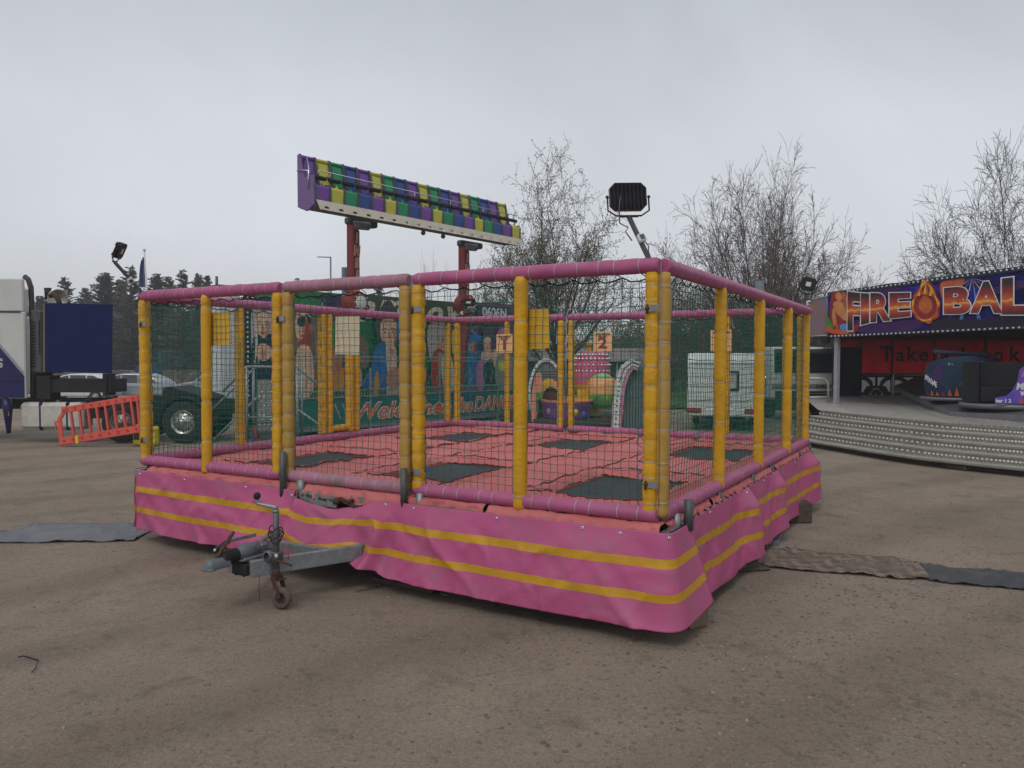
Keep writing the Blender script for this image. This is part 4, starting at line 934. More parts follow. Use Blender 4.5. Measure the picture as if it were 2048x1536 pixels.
# header letters, boards
hd = MB(); lw = MB()
blob_lo = lambda pts: None
mb = MB(); a0 = bl(690, 600)[0]; a1 = bl(1026, 620)[0]; zt_, z0_ = ztop, bl(760, 640)[1]
mb.box(((a0+a1)/2, -.08, (zt_+z0_)/2+.03), (a1-a0, .06, zt_-z0_), 0, None, .01); mb.build('header_board', mat('header_paint', (.10, .03, .06), .5, c2=(.02, .10, .03), vs=.6), RD)
tb = MB()
for ch, px, py, sz in (('n', 728, 624, 1.15), ('m', 778, 622, 1.15), ('a', 815, 626, 1.0), ('o', 866, 634, 1.15), ('y', 900, 634, 1.2)):
    s, z = bl(px, py, .12); put_text(tb, ch, lambda x, y, o: RL(s+x, .125+o, z-.18+y), sz, 0, .035, .35, 1.25, .015)
tb.build_islands('header_letter', cream, RD)
mb = MB(); s, z = bl(988, 626, .2); mb.box((s, -.2, z), (2.0, .05, .50)); mb.build('number_board', mat('board_teal', (.015, .055, .075), .5), RD)
tb = MB(); put_text(tb, '0606N', lambda x, y, o: RL(s+x, .24+o, z-.16+y), .52, 0, .012, 0, 1.05, .01); tb.build('number_lettering', white_p, RD)
# bulb columns
for px in (492, 1048):
    s, _ = bl(px, 700, .08); mb = MB(); mb.box((s+.12, -.06, 2.4), (.34, .08, 4.0)); ob = mb.build('bulb_strip', dkblue, RD)
    for cx_ in (s+.04, s+.20):
        mb = MB()
        for k in range(26): mb.sph((cx_, -.12, .6+k*.145), .035, 6)
        mb.build_islands('bulb', mat('bulb_white', (.6, .6, .58), .3), ob)
# trailer end wall and machinery on top
mb = MB(); mb.box((-.42, .35, 2.35), (.66, .5, 3.7), 0, None, .02); mb.build('end_cabin', mat('pale_grey_panel', (.55, .55, .57), .6, var=.05, dirt=(.28, .27, .26), damt=.4), RD)
mb = MB(); mb.box((-.1, .5, 4.38), (1.3, .8, .10)); mb.box((.25, .5, 4.47), (.35, .3, .10)); mb.tube([(-.6, .5, 4.3), (-.6, .5, 4.7)], .04, 6); mb.build('roof_equipment', galv_dk, RD)
# platform edge, Welcome board, crash barrier in front
f0 = 1.6
mb = MB(); mb.box((LB/2-.2, -f0/2, .16), (LB+.3, f0, .10), 0); mb.build('platform', galv, RD)
wl = MB(); wa = bl(560, 800, f0)[0]; wb = bl(1035, 800, f0)[0]
zl0, zl1 = bl(760, 842, f0)[1], bl(760, 792, f0)[1]
wl.box(((wa+wb)/2, -f0, (zl0+zl1)/2), (wb-wa, .05, zl1-zl0)); wl.build('welcome_board', mat('welcome_paint', (.01, .05, .16), .5, c2=(.01, .14, .07), vs=.7), RD)
tb = MB(); t2 = MB()
for wd, px in (('Welcome', 757+40), ('to', 884), ('the', 926), ('DANCE', 990)):
    s, z = bl(px, 828, f0+.03); zz = zl0+.10
    for T_, b_, dd, q in ((t2, .032, .028, 1.0), (tb, .008, .036, 1.0)): put_text(T_, wd, lambda x, y, o: RL(s+x, f0+dd+o*.5, zz+y), .74, 0, b_, .25, {'Welcome': 1.35, 'to': 1.3, 'the': 1.0, 'DANCE': .95}[wd], .004)
t2.build('lettering_outline', white_p, RD); tb.build('lettering', mat('letter_red', (.45, .02, .015), .5, c2=(.60, .18, .03), vs=1.3), RD)
mb = MB(); zr = bl(760, 778, f0)[1]
for k in range(int(LB/.13)): s = .2+k*.13; mb.box((s, -f0-.03, (zl1+zr)/2), (.022, .02, zr-zl1)) if k % 1 == 0 else None
mb.box((LB/2, -f0-.03, zr), (LB, .05, .05)); mb.box((LB/2, -f0-.03, zl1+.02), (LB, .05, .04))
for k in range(9): mb.box((.3+k*LB/8.6, -f0-.01, 1.0), (.06, .05, 2.0))
mb.box((LB/2, -f0, bl(760, 714, f0)[1]), (LB*.98, .04, .04)); mb.box((LB/2, -f0, bl(760, 722, f0)[1]), (LB*.98, .03, .03))
mb.build('safety_rail', galv, RD)
mb = MB()
for k in range(34):
    s = .9+k*.36; z = 1.15+.0*k; mb.bar(RL(s, f0+.06, zr+.12), RL(s+.20, f0+.06, zr+.50), .016, .016)
mb.build('diagonal_rods', chrome, RD)
# arms
ys = .95
def arm(px, pt, pb_):
    f = 1.0; s, _ = bl(px, 600, f); z1 = bl(px, pt, f)[1]; z0 = bl(px, pb_, f)[1]
    mb = MB(); mb.box((s, -f, (z0+z1)/2), (.26, .34, z1-z0), 0, None, .03); mb.bar(RL(s-.0, f, z0+.2), RL(s+.05, f-.3, .4), .26, .26); a = mb.build('arm', red_p, RD)
    tb = MB(); tb.box((s+.02, -f-.172, (z0+z1)/2-.15), (.22, .006, (z1-z0)*.92)); tb.build('letter_panel', dk_red, a)
    tb = MB(); t2 = MB()
    for k, ch in enumerate('INSIDEOUT'):
        zz = z1-.62-k*.40
        if zz < z0-.2: break
        put_text(tb, ch, lambda x, y, o: RL(s+.02+x, f+.182+o*.4, zz+y), .40, 0, .012, .1, .8, .004)
        put_text(t2, ch, lambda x, y, o: RL(s+.02+x, f+.178+o*.3, zz+y), .40, 0, .03, .1, .8, .003)
    tb.build('lettering', mat('letter_orange', (.50, .13, .03), .5), a); t2.build('letter_outline', cream, a)
    hb = MB(); rmx = Matrix.Rotation(pi/2, 3, 'X'); hb.lathe([(.001, -.3), (.34, -.3), (.36, -.24), (.36, .2), (.001, .2)], (s+.06, -f-.05, z0+.1), 24, 0, rmx); hb.lathe([(.001, .33), (.20, .33), (.22, .28)], (s+.06, -f-.05, z0+.1), 20, 1, rmx)
    for q in range(10): hb.sph((s+.06+.27*cos(q*.628), -f-.36, z0+.1+.27*sin(q*.628)), .025, 5, 1)
    hb.build('hub', [red_p, white_p], a)
    jb = MB(); jb.box((s+.35, -f-.0, z1+.05), (1.2, .30, .22), 0, None, .05); jb.tube([(s-.1, -f-.1, z1-.08), (s+.55, -f-.1, z1-.04)], .14, 12, 1); jb.build('arm_joint', [galv_dk, galv], a)
arm(706, 446, 612); arm(927, 490, 615)
mb = MB(); s, z = bl(690, 560, .4); mb.tube([(s, -.4, 2), (s, -.4, bl(690, 535, .4)[1])], .11, 12); mb.build('vent_pipe', mat('blue_grey', (.13, .17, .21), .5), RD)
# gondola with eighteen seats
GY0 = 23.0; PG = gy(600, 413, GY0); gl = PG-(PB+DR*s0b); gs = gl.dot(DR); gf = gl.dot(NR); gz0 = PG.z
NS = 18; LG = 9.4; PT = LG/NS
seat_c = [mat('seat_purple', (.16, .055, .30), .4, var=.06), mat('seat_yellow', (.48, .46, .055), .4, var=.06), mat('seat_green', (.01, .24, .095), .4, var=.06), mat('seat_blue', (.02, .06, .25), .4, var=.06)]
edge_c = mat('seat_divider', (.07, .07, .09), .5); foam = mat('black_foam', (.010, .010, .012), .85, bump=.3, bs=50)
cname = ['purple', 'yellow', 'green', 'blue']
GO = MB(); GO.box((gs+LG/2, -gf-.38, gz0-.02), (LG, .74, .10), 0); GO.tube([(gs+.2, -gf-.1, gz0+.15), (gs+LG-.2, -gf-.1, gz0+.15)], .09, 8)
for k in (.46, .56): GO.tube([(gs+LG*k, -gf-.6, gz0+.05), (gs+LG*k+.1, -gf-.6, gz0-.25)], .04, 8); GO.sph((gs+LG*k+.1, -gf-.6, gz0-.27), .08, 6)
GO = GO.build('gondola', galv_dk, RD)
def gp(s, f, z): return V(gs+s, -(gf+f*.70), gz0+z)
for i in range(NS):
    a, b = i*PT, (i+1)*PT; mb = MB(); e_ = .035
    mb.prism([(-.05, .05), (.10, .55), (-.02, 1.50), (-.10, 1.50), (-.12, .05)], 'x', (gs+a+e_, gs+b-e_), 0, None, (0, -gf, gz0)) if False else None
    def pp(poly, lo, hi, mi=0): # poly in (forward, z)
        n = len(poly); vs = [gp(lo, *p) for p in poly]+[gp(hi, *p) for p in poly]
        mb.add(vs, [tuple(range(n)), tuple(range(2*n-1, n-1, -1))]+[(q, n+q, n+(q+1) % n, (q+1) % n) for q in range(n)], mi)
    pp([(-.04, 1.48), (.0, 1.42), (.20, .50), (.14, .43), (.0, .48), (-.08, 1.42)], a+e_, b-e_)      # back shell
    pp([(.02, 1.38), (.05, 1.34), (.24, .50), (.22, .45)], a+.10, b-.10)                                # back pad edge
    pp([(.10, .50), (1.02, .55), (1.06, .50), (1.02, .04), (.92, .04), (.90, .40), (.10, .40)], a+e_, b-e_)   # pan and front
    vs_ = [gp((a+b)/2-.06, 1.02, .54), gp((a+b)/2+.06, 1.02, .54), gp((a+b)/2, 1.0, .66), gp((a+b)/2, .85, .54)]; mb.add(vs_, [(0, 1, 2), (1, 3, 2), (3, 0, 2)])
    mb.tube([gp(a+e_, .0, 1.46), gp(b-e_, .0, 1.46)], .055, 8)
    ob = mb.build('seat', seat_c[i % 4], RD)
    ob['label'] = cname[i % 4]+' seat'
    for (x0, x1) in ((a-.012, a+e_), (b-e_, b+.012)):
        dv = MB(); n = 0
        poly = [(-.10, 1.42), (-.07, 1.54), (.03, 1.53), (.07, 1.42), (.34, .62), (.95, .62), (1.08, .52), (1.10, .08), (.9, .0), (.0, .1)]
        vs = [gp(x0, *p) for p in poly]+[gp(x1, *p) for p in poly]; n = len(poly)
        dv.add(vs, [tuple(range(n)), tuple(range(2*n-1, n-1, -1))]+[(q, n+q, n+(q+1) % n, (q+1) % n) for q in range(n)]); dv.build('divider', edge_c, ob)
    fb = MB(); pad_tube(fb, gp(a+.05, .85, .79), gp(b-.05, .85, .79), .066, [], 10, 0, 0, None, .02, i, .06); fb.build('restraint_pad', foam, ob)
    hb = MB(); hb.bar(gp((a+b)/2+.12, .12, 1.0), gp((a+b)/2+.18, .82, .80), .045, .05); hb.build('restraint_arm', edge_c, ob)
mb = MB(); vs = [gp(-.03, *p) for p in ((-.12, 1.50), (.03, 1.52), (.36, .80), (1.0, .84), (1.05, .0), (.5, -.18), (-.10, -.02))]+[gp(.01, *p) for p in ((-.12, 1.50), (.03, 1.52), (.36, .80), (1.0, .84), (1.05, .0), (.5, -.18), (-.10, -.02))]
mb.add(vs, [tuple(range(7)), tuple(range(13, 6, -1))]+[(q, 7+q, 7+(q+1) % 7, (q+1) % 7) for q in range(7)]); mb.build('end_panel', mat('seat_purple2', (.15, .085, .24), .45, var=.08), RD)
mb = MB(); mb.tube([gp(-.05, -.1, 1.05), gp(-.06, .45, 1.0), gp(-.06, .7, .95)], .02, 6); mb.tube([gp(.1, .06, 1.25), gp(.1, .1, 1.4), gp(.12, .25, 1.4), gp(.0, .62, 1.02), gp(-.05, .7, .95), gp(-.05, .66, .45)], .02, 6)
mb.tube([gp(.18, .85, .85), gp(.18, .92, .99), gp(LG-.1, .92, .99)], .018, 6)
for k in range(6): mb.tube([gp(.6+k*1.7, .92, .99), gp(.6+k*1.7, .85, .76)], .014, 5)
mb.tube([gp(LG-.1, .92, .99), gp(LG+.0, .7, 1.15), gp(LG+.1, .5, 1.1), gp(LG+.12, .5, .7)], .018, 6); mb.build('grab_rail', chrome, RD)
# ribbed foot board with slots
foot_m = mat('ribbed_foot_board', (.48, .44, .37), .6, var=.1, dirt=(.42, .36, .3), damt=.6)
mb = MB()
nS = 18
for k in range(nS):
    x0, x1 = -.02+k*(LG-.1)/nS, -.02+(k+1)*(LG-.1)/nS
    for (sa, sb, ta, tb_) in ((x0, x1, .42, 1), (x0, x1, 0, .18), (x0, x0+.33*PT, .18, .42), (x0+.66*PT, x1, .18, .42)):
        vs = [gp(s+dz*0, 1.44-.26*t+dz, -.20+.30*t) for dz in (0, -.04) for (s, t) in ((sa, ta), (sb, ta), (sb, tb_), (sa, tb_))]; mb.add(vs, [(0, 1, 2, 3), (7, 6, 5, 4), (0, 4, 5, 1), (1, 5, 6, 2), (2, 6, 7, 3), (3, 7, 4, 0)])
for k in range(int(LG/.065)):
    x = k*.065; q = (x-(-.02)) % ((LG+.1)/nS)
    if .33*PT < q < .66*PT: mb.bar(gp(x, 1.45-.26*.42, -.2+.30*.42), gp(x, 1.19, .10), .025, .012)
    else: mb.bar(gp(x, 1.45, -.20), gp(x, 1.19, .10), .025, .012)
mb.box((gs+LG/2, -gf-1.15, gz0-.06), (LG, .12, .10)) if False else None
mb.build('foot_board', foot_m, RD)
# metal access steps at the ride's left end
st_p = gz(545, 897); ST = thing('access_steps', 'grey steel entrance steps with checker plate sides at the left of the mural ride', 'steps', st_p, R(8))
mb = MB(); plate = mat('checker_plate', (.32, .30, .28), .45, .5, c2=(.20, .19, .18), vs=22)
mb.box((0, .3, 1.0), (.85, .04, 1.5)); mb.build('checker_panel', plate, ST)
mb = MB()
for k in range(7):
    for j in range(12): mb.sph((-.36+k*.12+(.06 if j % 2 else 0), .275, .35+j*.12), .022, 4, 0, (1, .4, 1))
o_ = mb.build('panel_studs', chrome, ST); tag(o_, kind='stuff')
mb = MB()
for x in (-.62, .62): mb.tube([(x, 0, 0), (x, 0, 2.05)], .035, 8); mb.tube([(x, .9, 0), (x, .9, 2.05)], .035, 8)
mb.tube([(-1.2, 0, 1.45), (-.62, 0, 2.08), (.62, 0, 2.08), (1.45, 0, 1.35)], .035, 8); mb.tube([(-1.5, .2, .2), (-.4, .2, 1.3)], .03, 6); mb.tube([(-1.6, .2, .9), (-.4, .2, 2.1)], .03, 6); mb.tube([(.62, 0, 1.0), (1.5, 0, .35)], .03, 6); mb.tube([(-.62, 0, .8), (.62, 0, .8)], .025, 6)
mb.build('handrail', galv, ST)
mb = MB()
for k in range(4): mb.box((0, -.1-.28*k+.8, .85-.22*k), (1.1, .3, .04)); mb.box((0, -.1-.28*k+.68, .76-.22*k), (1.1, .02, .16))
mb.build('tread', galv_dk, ST)
mb = MB(); mb.tube([(-.35, -.1, .05), (-.42, -.1, .6)], .03, 6); mb.tube([(.05, -.1, .05), (.06, -.1, .62)], .03, 6); mb.build('red_stay', red_p, ST)
for k in range(3):
    mb = MB(); mb.bar((1.55+.2*k, -.1, 1.15), (1.72+.2*k, -.1, .75), .02, .03); mb.build('chrome_bar', chrome, ST)

# ================= CHILDREN'S CUP RIDE =================
CB = gz(1150, 852); CR_ = thing('cup_ride', "children's cup and saucer ride with a pink studded centre dome behind the trampoline", 'fairground ride', CB, 0)
def cl_(px, py, Y=None):
    P = gy(px, py, Y or CB.y); return P-CB
pk = mat('dome_pink', (.50, .06, .18), .45, c2=(.62, .12, .22), vs=2.5, dirt=(.10, .25, .10), dscale=2.5, damt=.35); ylw = mat('cup_yellow', (.62, .46, .03), .45, c2=(.55, .2, .02), vs=2); pur = mat('cup_purple', (.20, .05, .27), .45, c2=(.30, .08, .32), vs=3, dirt=(.03, .08, .25), dscale=2.4, damt=.6)
grnv = mat('cup_green', (.02, .24, .06), .45, c2=(.40, .50, .05), vs=5, dirt=(.02, .12, .14), dscale=6, damt=.9); orv = mat('cup_orange', (.70, .20, .08), .45, c2=(.70, .42, .15), vs=5, dirt=(.05, .28, .14), dscale=4, damt=.8); salm = mat('cup_salmon', (.62, .22, .14), .5); gold = mat('gold_paint', (.5, .28, .04), .4)
mb = MB(); mb.lathe([(2.6, 0), (2.6, .22), (.001, .24)], (0, 1.8, .05), 36); mb.build('base', mat('dark_deck', (.05, .02, .02), .7), CR_)
c0 = cl_(1183, 770, CB.y+1.2); zz = lambda py, Y: gy(1183, py, Y).z
Yc = CB.y+1.2; prof = [(.30, .2), (.34, zz(812, Yc)), (.42, zz(800, Yc)), (.58, zz(785, Yc)), (.66, zz(768, Yc)), (.68, zz(750, Yc)), (.64, zz(725, Yc)), (.52, zz(708, Yc)), (.45, zz(703, Yc)), (.001, zz(703, Yc)+.02)]
mb = MB(); mb.lathe(prof, (c0.x, 1.2, 0), 32, 0, None, True, [1, 1, 1, 1, 0, 0, 0, 0, 0])
cd_ = mb.build('centre_dome', [pk, ylw], CR_)
mb = MB()
for j, (rr2, py) in enumerate(((.64, 742), (.655, 730), (.62, 718), (.56, 710))):
    for k in range(14): an = -pi+k*pi/13*1.0+j*.11; mb.sph((c0.x+rr2*cos(an), 1.2+rr2*sin(an), zz(py, Yc)), .05, 5)
mb.build('stud', chrome, cd_)
mb = MB(); mb.lathe([(.09, 0), (.07, .08), (.10, .12), (.05, .16)], (c0.x-.1, 1.2, zz(703, Yc)), 12); mb.sph((c0.x-.1, 1.2, zz(688, Yc)), .10, 8); mb.build('finial', gold, CR_)
mb = MB(); mb.lathe([(.10, 0), (.62, .05), (.82, .35), (.86, .80), (.90, .84), (.90, .88), (.80, .88), (.76, .80), (.6, .3), (.001, .2)], cl_(1133, 850)+V(0, 0, .0), 32, 0, None, True, [0, 0, 0, 1, 1, 1, 1, 1, 1]); mb.build('cup_tub', [pur, salm], CR_)
mb = MB(); pc = cl_(1133, 850)
for k, (an, z, m_) in enumerate(((-1.9, .45, 0), (-1.3, .5, 1), (-2.4, .5, 2), (-.9, .4, 0))):
    p = pc+V(.80*cos(an), .80*sin(an), z); mb.sph(p, .13, 7, m_, (1, .5, 1))
mb.build('painted_flower', [mat('flower_blue', (.05, .1, .4), .5), yelp, pinkp], CR_)
e0 = cl_(1204, 805, CB.y+.3); mb = MB()
mb.lathe([(.001, -.55), (.30, -.52), (.46, -.35), (.53, -.05), (.52, .22), (.42, .48), (.22, .62), (.001, .66)], (e0.x, .3, gy(1204, 785, CB.y).z), 28, 0, None, True, [0, 0, 0, 1, 1, 2, 2], 1.0, .85)
mb.build('egg_seat', [grnv, orv, mat('cup_teal', (.02, .22, .16), .45, c2=(.35, .55, .12), vs=4)], CR_)
mb = MB(); x0 = e0.x
mb.prism([(x0-.56, .5), (x0-.50, .5), (x0-.44, 1.35), (x0-.48, 1.75), (x0-.56, 1.2)], 'y', (.1, .16)); mb.prism([(x0+.50, .9), (x0+.58, .9), (x0+.72, 2.05), (x0+.64, 2.05)], 'y', (.1, .16)); mb.build('side_fin', ylw, CR_)
mb = MB(); s0 = cl_(1100, 800); zc = gy(1100, 800, CB.y).z
outer = [(s0.x+.75*cos(t)*.62-.0, zc+.72*sin(t)) for t in [i*pi/10 for i in range(11)]]; inner = [(s0.x+.04+.5*cos(t)*.6, zc+.45*sin(t)) for t in [pi-i*pi/10 for i in range(11)]]
for i in range(10):
    q = [outer[i], outer[i+1], inner[9-i], inner[10-i]]; mb.prism(q, 'y', (.2, .9), 0 if i < 5 else (1 if i < 8 else 2))
mb.build('shell_hood', [orv, ylw, grnv], CR_)
mb = MB(); mb.box((s0.x+.05, .6, zc-.1), (.85, .5, .9)); mb.build('shell_seat', dk_red, CR_)
mb = MB(); p = cl_(1073, 790, CB.y-.2); mb.prism(smooth_loop([(p.x-.16, .2), (p.x-.17, 1.0), (p.x-.05, 1.72), (p.x+.12, 1.84), (p.x+.19, 1.6), (p.x+.16, 1.2), (p.x-.02, 1.1), (p.x+.0, .3)], 4), 'y', (-.35, -.27)); mb.build('handle_panel', salm, CR_)
mb = MB(); p = cl_(1165, 800); mb.box((p.x, .1, .95), (.34, .05, .6)); mb.build('notice_panel', ylw, CR_)
# folded arch panels beside it
def arch(label, px0, px1, pyt, pyb, lean, d=0, bulbs_w=True):
    P0 = gz((px0+px1)/2, pyb); P0 = P0*((P0.y+d)/P0.y); P0.z = 0; root = thing('arch_panel', label, 'ride panel', P0, 0); Y = P0.y
    def q(px, py): P = gy(px, py, Y); return (P.x-P0.x, P.z-P0.z)
    return root, q
A1, q = arch('round topped dark panel with a white bulb rim left of the cup ride', 1052, 1112, 716, 856, 0, 2.6)
cen = q(1092, 790); rx_, rz_ = abs(q(1056, 790)[0]-cen[0]), abs(q(1092, 716)[1]-cen[1])
out_ = [(cen[0]+rx_*cos(t), cen[1]+rz_*sin(t)) for t in [pi*1.08-i*pi*1.05/20 for i in range(21)]]; inn = [(cen[0]+rx_*.86*cos(t), cen[1]+rz_*.91*sin(t)) for t in [pi*1.08-i*pi*1.05/20 for i in range(21)]]
mb = MB()
for i in range(20): mb.prism([out_[i], out_[i+1], inn[i+1], inn[i]], 'y', (-.1, .1))
rim = mb.build('rim', white_p, A1)
mb = MB(); mb.prism(inn+[(inn[-1][0], .0), (inn[0][0], .0)], 'y', (.0, .05)); mb.build('panel', mat('corrugated_dark', (.10, .10, .095), .5, c2=(.2, .2, .19), vs=1), A1)
mb = MB()
for k in range(12): z = cen[1]-.2+k*.1; w_ = rx_*.8*math.sqrt(max(.02, 1-((z-cen[1])/rz_)**2)); mb.box((cen[0], -.02, z), (2*w_, .04, .035))
mb.build('slats', mat('grey_slat', (.2, .2, .19), .5), A1)
mb = MB()
for i in range(0, 20): p = ((out_[i][0]+inn[i][0])/2, (out_[i][1]+inn[i][1])/2); mb.sph((p[0], -.11, p[1]), .022, 5)
mb.build('rim_bulbs', chrome, rim)
A2, q = arch('leaning white arch with bulbs and a pink edge right of the cup ride', 1215, 1290, 718, 872, 0)
mb = MB(); L_ = [q(*p) for p in ((1222, 872), (1226, 810), (1232, 760), (1242, 732), (1262, 718), (1280, 724))]; R_2 = [q(*p) for p in ((1235, 872), (1238, 812), (1244, 765), (1252, 742), (1264, 730), (1276, 734))]; P_ = [q(*p) for p in ((1242, 872), (1245, 812), (1251, 770), (1258, 750), (1266, 738), (1275, 742))]
for i in range(5): mb.prism([L_[i], L_[i+1], R_2[i+1], R_2[i]], 'y', (-.12, .12))
a_ = mb.build('white_rim', white_p, A2); mb = MB()
for i in range(5): mb.prism([R_2[i], R_2[i+1], P_[i+1], P_[i]], 'y', (-.08, .4))
mb.build('pink_edge', mat('arch_pink', (.5, .2, .3), .5), A2); mb = MB()
for i in range(5):
    for k in range(5): t = k/5; p = [(lerp(L_[i][j], L_[i+1][j], t)+lerp(R_2[i][j], R_2[i+1][j], t))/2 for j in (0, 1)]; mb.sph((p[0], -.13, p[1]), .025, 5)
mb.build('rim_bulbs', black_rub, a_); mb = MB()
for k in range(8): mb.box((q(1252+k*6, 800)[0], .2, 1.1), (.055, .05, 2.0-.05*k))
mb.box((q(1275, 800)[0], .26, 1.2), (.7, .04, 2.2)); mb.build('slats', mat('arch_grey', (.13, .14, .14), .5), A2)
# ================= FIRE BALL RIDE (open fronted round ride with steps) =================
PF = V(10.43, 25.3, 0); DF = V(.424, -.906, 0).normalized(); NF = V(-DF.y*-1, 0, 0)
NF = V(DF.y, -DF.x, 0)           # front normal, toward the camera side
if NF.dot(-PF) < 0: NF = -NF
def fpt(px, py, off=0):
    P = gpl(px, py, PF+NF*off, NF); return (P-PF).dot(DF), P.z
FB = thing('waltzer_ride', 'large covered ride with a flaming ball on its sign, studded steps and red curtains', 'fairground ride', PF, math.atan2(DF.y, DF.x))
def toL(P):      # world -> local
    d = Vector(P)-PF; return V(d.dot(DF), -d.dot(NF), d.z)
# local: x along the front (toward the right), -y = in front
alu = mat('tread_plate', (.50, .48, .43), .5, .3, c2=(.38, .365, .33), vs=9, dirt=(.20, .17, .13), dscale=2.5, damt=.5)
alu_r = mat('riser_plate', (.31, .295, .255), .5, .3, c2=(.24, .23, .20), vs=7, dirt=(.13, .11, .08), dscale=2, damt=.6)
blk = mat('matt_black', (.010, .010, .012), .7)
# fascia
def fascia_mat():
    m = bpy.data.materials.new('fascia_print'); m.use_nodes = True; n = m.node_tree.nodes; l = m.node_tree.links; b = n['Principled BSDF']; b.inputs['Roughness'].default_value = .6; b.inputs['Specular IOR Level'].default_value = .15
    t = n.new('ShaderNodeTexCoord'); mp = n.new('ShaderNodeMapping'); mp.inputs['Rotation'].default_value = (0, R(35), 0); mp.inputs['Scale'].default_value = (.35, 1, 1.6); l.new(t.outputs['Object'], mp.inputs[0])
    no = n.new('ShaderNodeTexNoise'); no.inputs['Scale'].default_value = 1.1; no.inputs['Detail'].default_value = 5; no.inputs['Distortion'].default_value = .6; l.new(mp.outputs[0], no.inputs[0])
    r = n.new('ShaderNodeValToRGB'); e = r.color_ramp.elements
    data = [(0, (.002, .002, .02)), (.40, (.003, .003, .03)), (.49, (.006, .008, .16)), (.55, (.01, .006, .07)), (.61, (.06, .010, .10)), (.66, (.008, .02, .26)), (.80, (.10, .05, .28))]
    while len(e) < len(data): e.new(.5)
    for i, (p, c) in enumerate(data): e[i].position = p; e[i].color = (*c, 1)
    l.new(no.outputs[0], r.inputs[0]); l.new(r.outputs[0], b.inputs['Base Color']); return m
FM = fascia_mat()
mb = MB()
s1 = 10.5
# top edge rises slightly; corners from the photo projected on the front plane
zt0 = fpt(1666, 590)[1]; zb0 = fpt(1666, 671)[1]; zt1 = fpt(2048, 540)[1]; zb1 = fpt(2048, 653)[1]; xe = fpt(2048, 600)[0]; xs0 = fpt(1659, 600)[0]
def ztop_(x): return lerp(zt0, zt1, x/xe)
def zbot_(x): return lerp(zb0, zb1, x/xe)
def fq(x, z, f=0): return V(x, -f, z)
mb.prism([(xs0, zbot_(xs0)), (s1, zbot_(s1)), (s1, ztop_(s1)), (xs0, ztop_(xs0))], 'y', (-.06, .06)); mb.build('fascia', FM, FB)
# left facet
LFd = V(-.3, .95, 0).normalized(); Pf2 = V(10.3, 25.6, 0)
a_ = toL(PF+DF*xs0); b_ = toL(V(10.3-.3*.62, 25.6+.95*.62, 0)+V(-.12, .1, 0)); a_.z = 0; b_.z = 0
mb = MB(); dd = (b_-a_).normalized(); nn = V(dd.y, -dd.x, 0)*.04
vs = []
for k in (0, 1):
    off = nn*k
    vs += [a_+V(0, -.05, zbot_(xs0))+off, b_+V(0, 0, zbot_(xs0)+.02)+off, b_+V(0, 0, ztop_(xs0)-.15)+off, a_+V(0, -.05, ztop_(xs0))+off]
mb.add(vs, [(0, 1, 2, 3), (7, 6, 5, 4), (0, 4, 5, 1), (1, 5, 6, 2), (2, 6, 7, 3), (3, 7, 4, 0)]); mb.build('side_fascia', mat('facet_print', (.16, .15, .24), .5, c2=(.28, .12, .05), vs=1.6), FB)
mb = MB(); mb.tube([a_+V(0, -.06, zbot_(xs0)), b_+V(0, 0, zbot_(xs0)), b_+V(0, 0, ztop_(xs0)-.1), a_+V(.1, -.06, ztop_(xs0))], .03, 6); mb.build('side_trim', galv, FB)
# bulb strips
for top in (1, 0):
    mb = MB(); zf = ztop_ if top else zbot_
    mb.prism([(xs0, zf(xs0)-.02), (s1, zf(s1)-.02), (s1, zf(s1)+.10), (xs0, zf(xs0)+.10)] if top else [(xs0, zf(xs0)-.06), (s1, zf(s1)-.06), (s1, zf(s1)+.02), (xs0, zf(xs0)+.02)], 'y', (-.09, .04)); st_ = mb.build('light_strip', mat('strip_navy', (.02, .025, .05), .5), FB)
    mb = MB(); k = xs0+(.9 if top else .2)
    while k < s1: mb.sph(fq(k, zf(k)+(.045 if top else -.03), .11), .030, 6); k += .15
    mb.build_islands('bulb', mat('bulb_grey', (.5, .5, .52), .25), st_)
# graphics: dancer, fireball, rays (flat print pieces)
GF = MB(); gl_ = [0]
fm = [mat('print_orange', (.55, .13, .02), .5, c2=(.35, .05, .02), vs=3), mat('print_red', (.30, .02, .015), .5, c2=(.16, .01, .02), vs=3), mat('print_yellow', (.75, .45, .04), .5, c2=(.6, .25, .02), vs=6), mat('print_purple', (.025, .006, .07), .5, c2=(.07, .012, .11), vs=2),
      mat('print_cyan', (.10, .22, .55), .5), mat('print_white', (.62, .62, .62), .5), mat('print_black', (.01, .008, .02), .5), mat('print_green', (.02, .22, .03), .5), mat('print_skin', (.42, .15, .05), .5, c2=(.6, .25, .08), vs=4)]
def gb(pts, mi, k=4, flat=False):
    gl_[0] += 1; q = [fpt(*p, .06) for p in pts]; q = q if flat else smooth_loop(q, k); n = len(q); d = .062+.0009*gl_[0]
    cx_ = sum(p[0] for p in q)/n; cz_ = sum(p[1] for p in q)/n
    GF.add([fq(p[0], p[1], d) for p in q]+[fq(cx_, cz_, d)], [(i, (i+1) % n, n) for i in range(n)], mi)
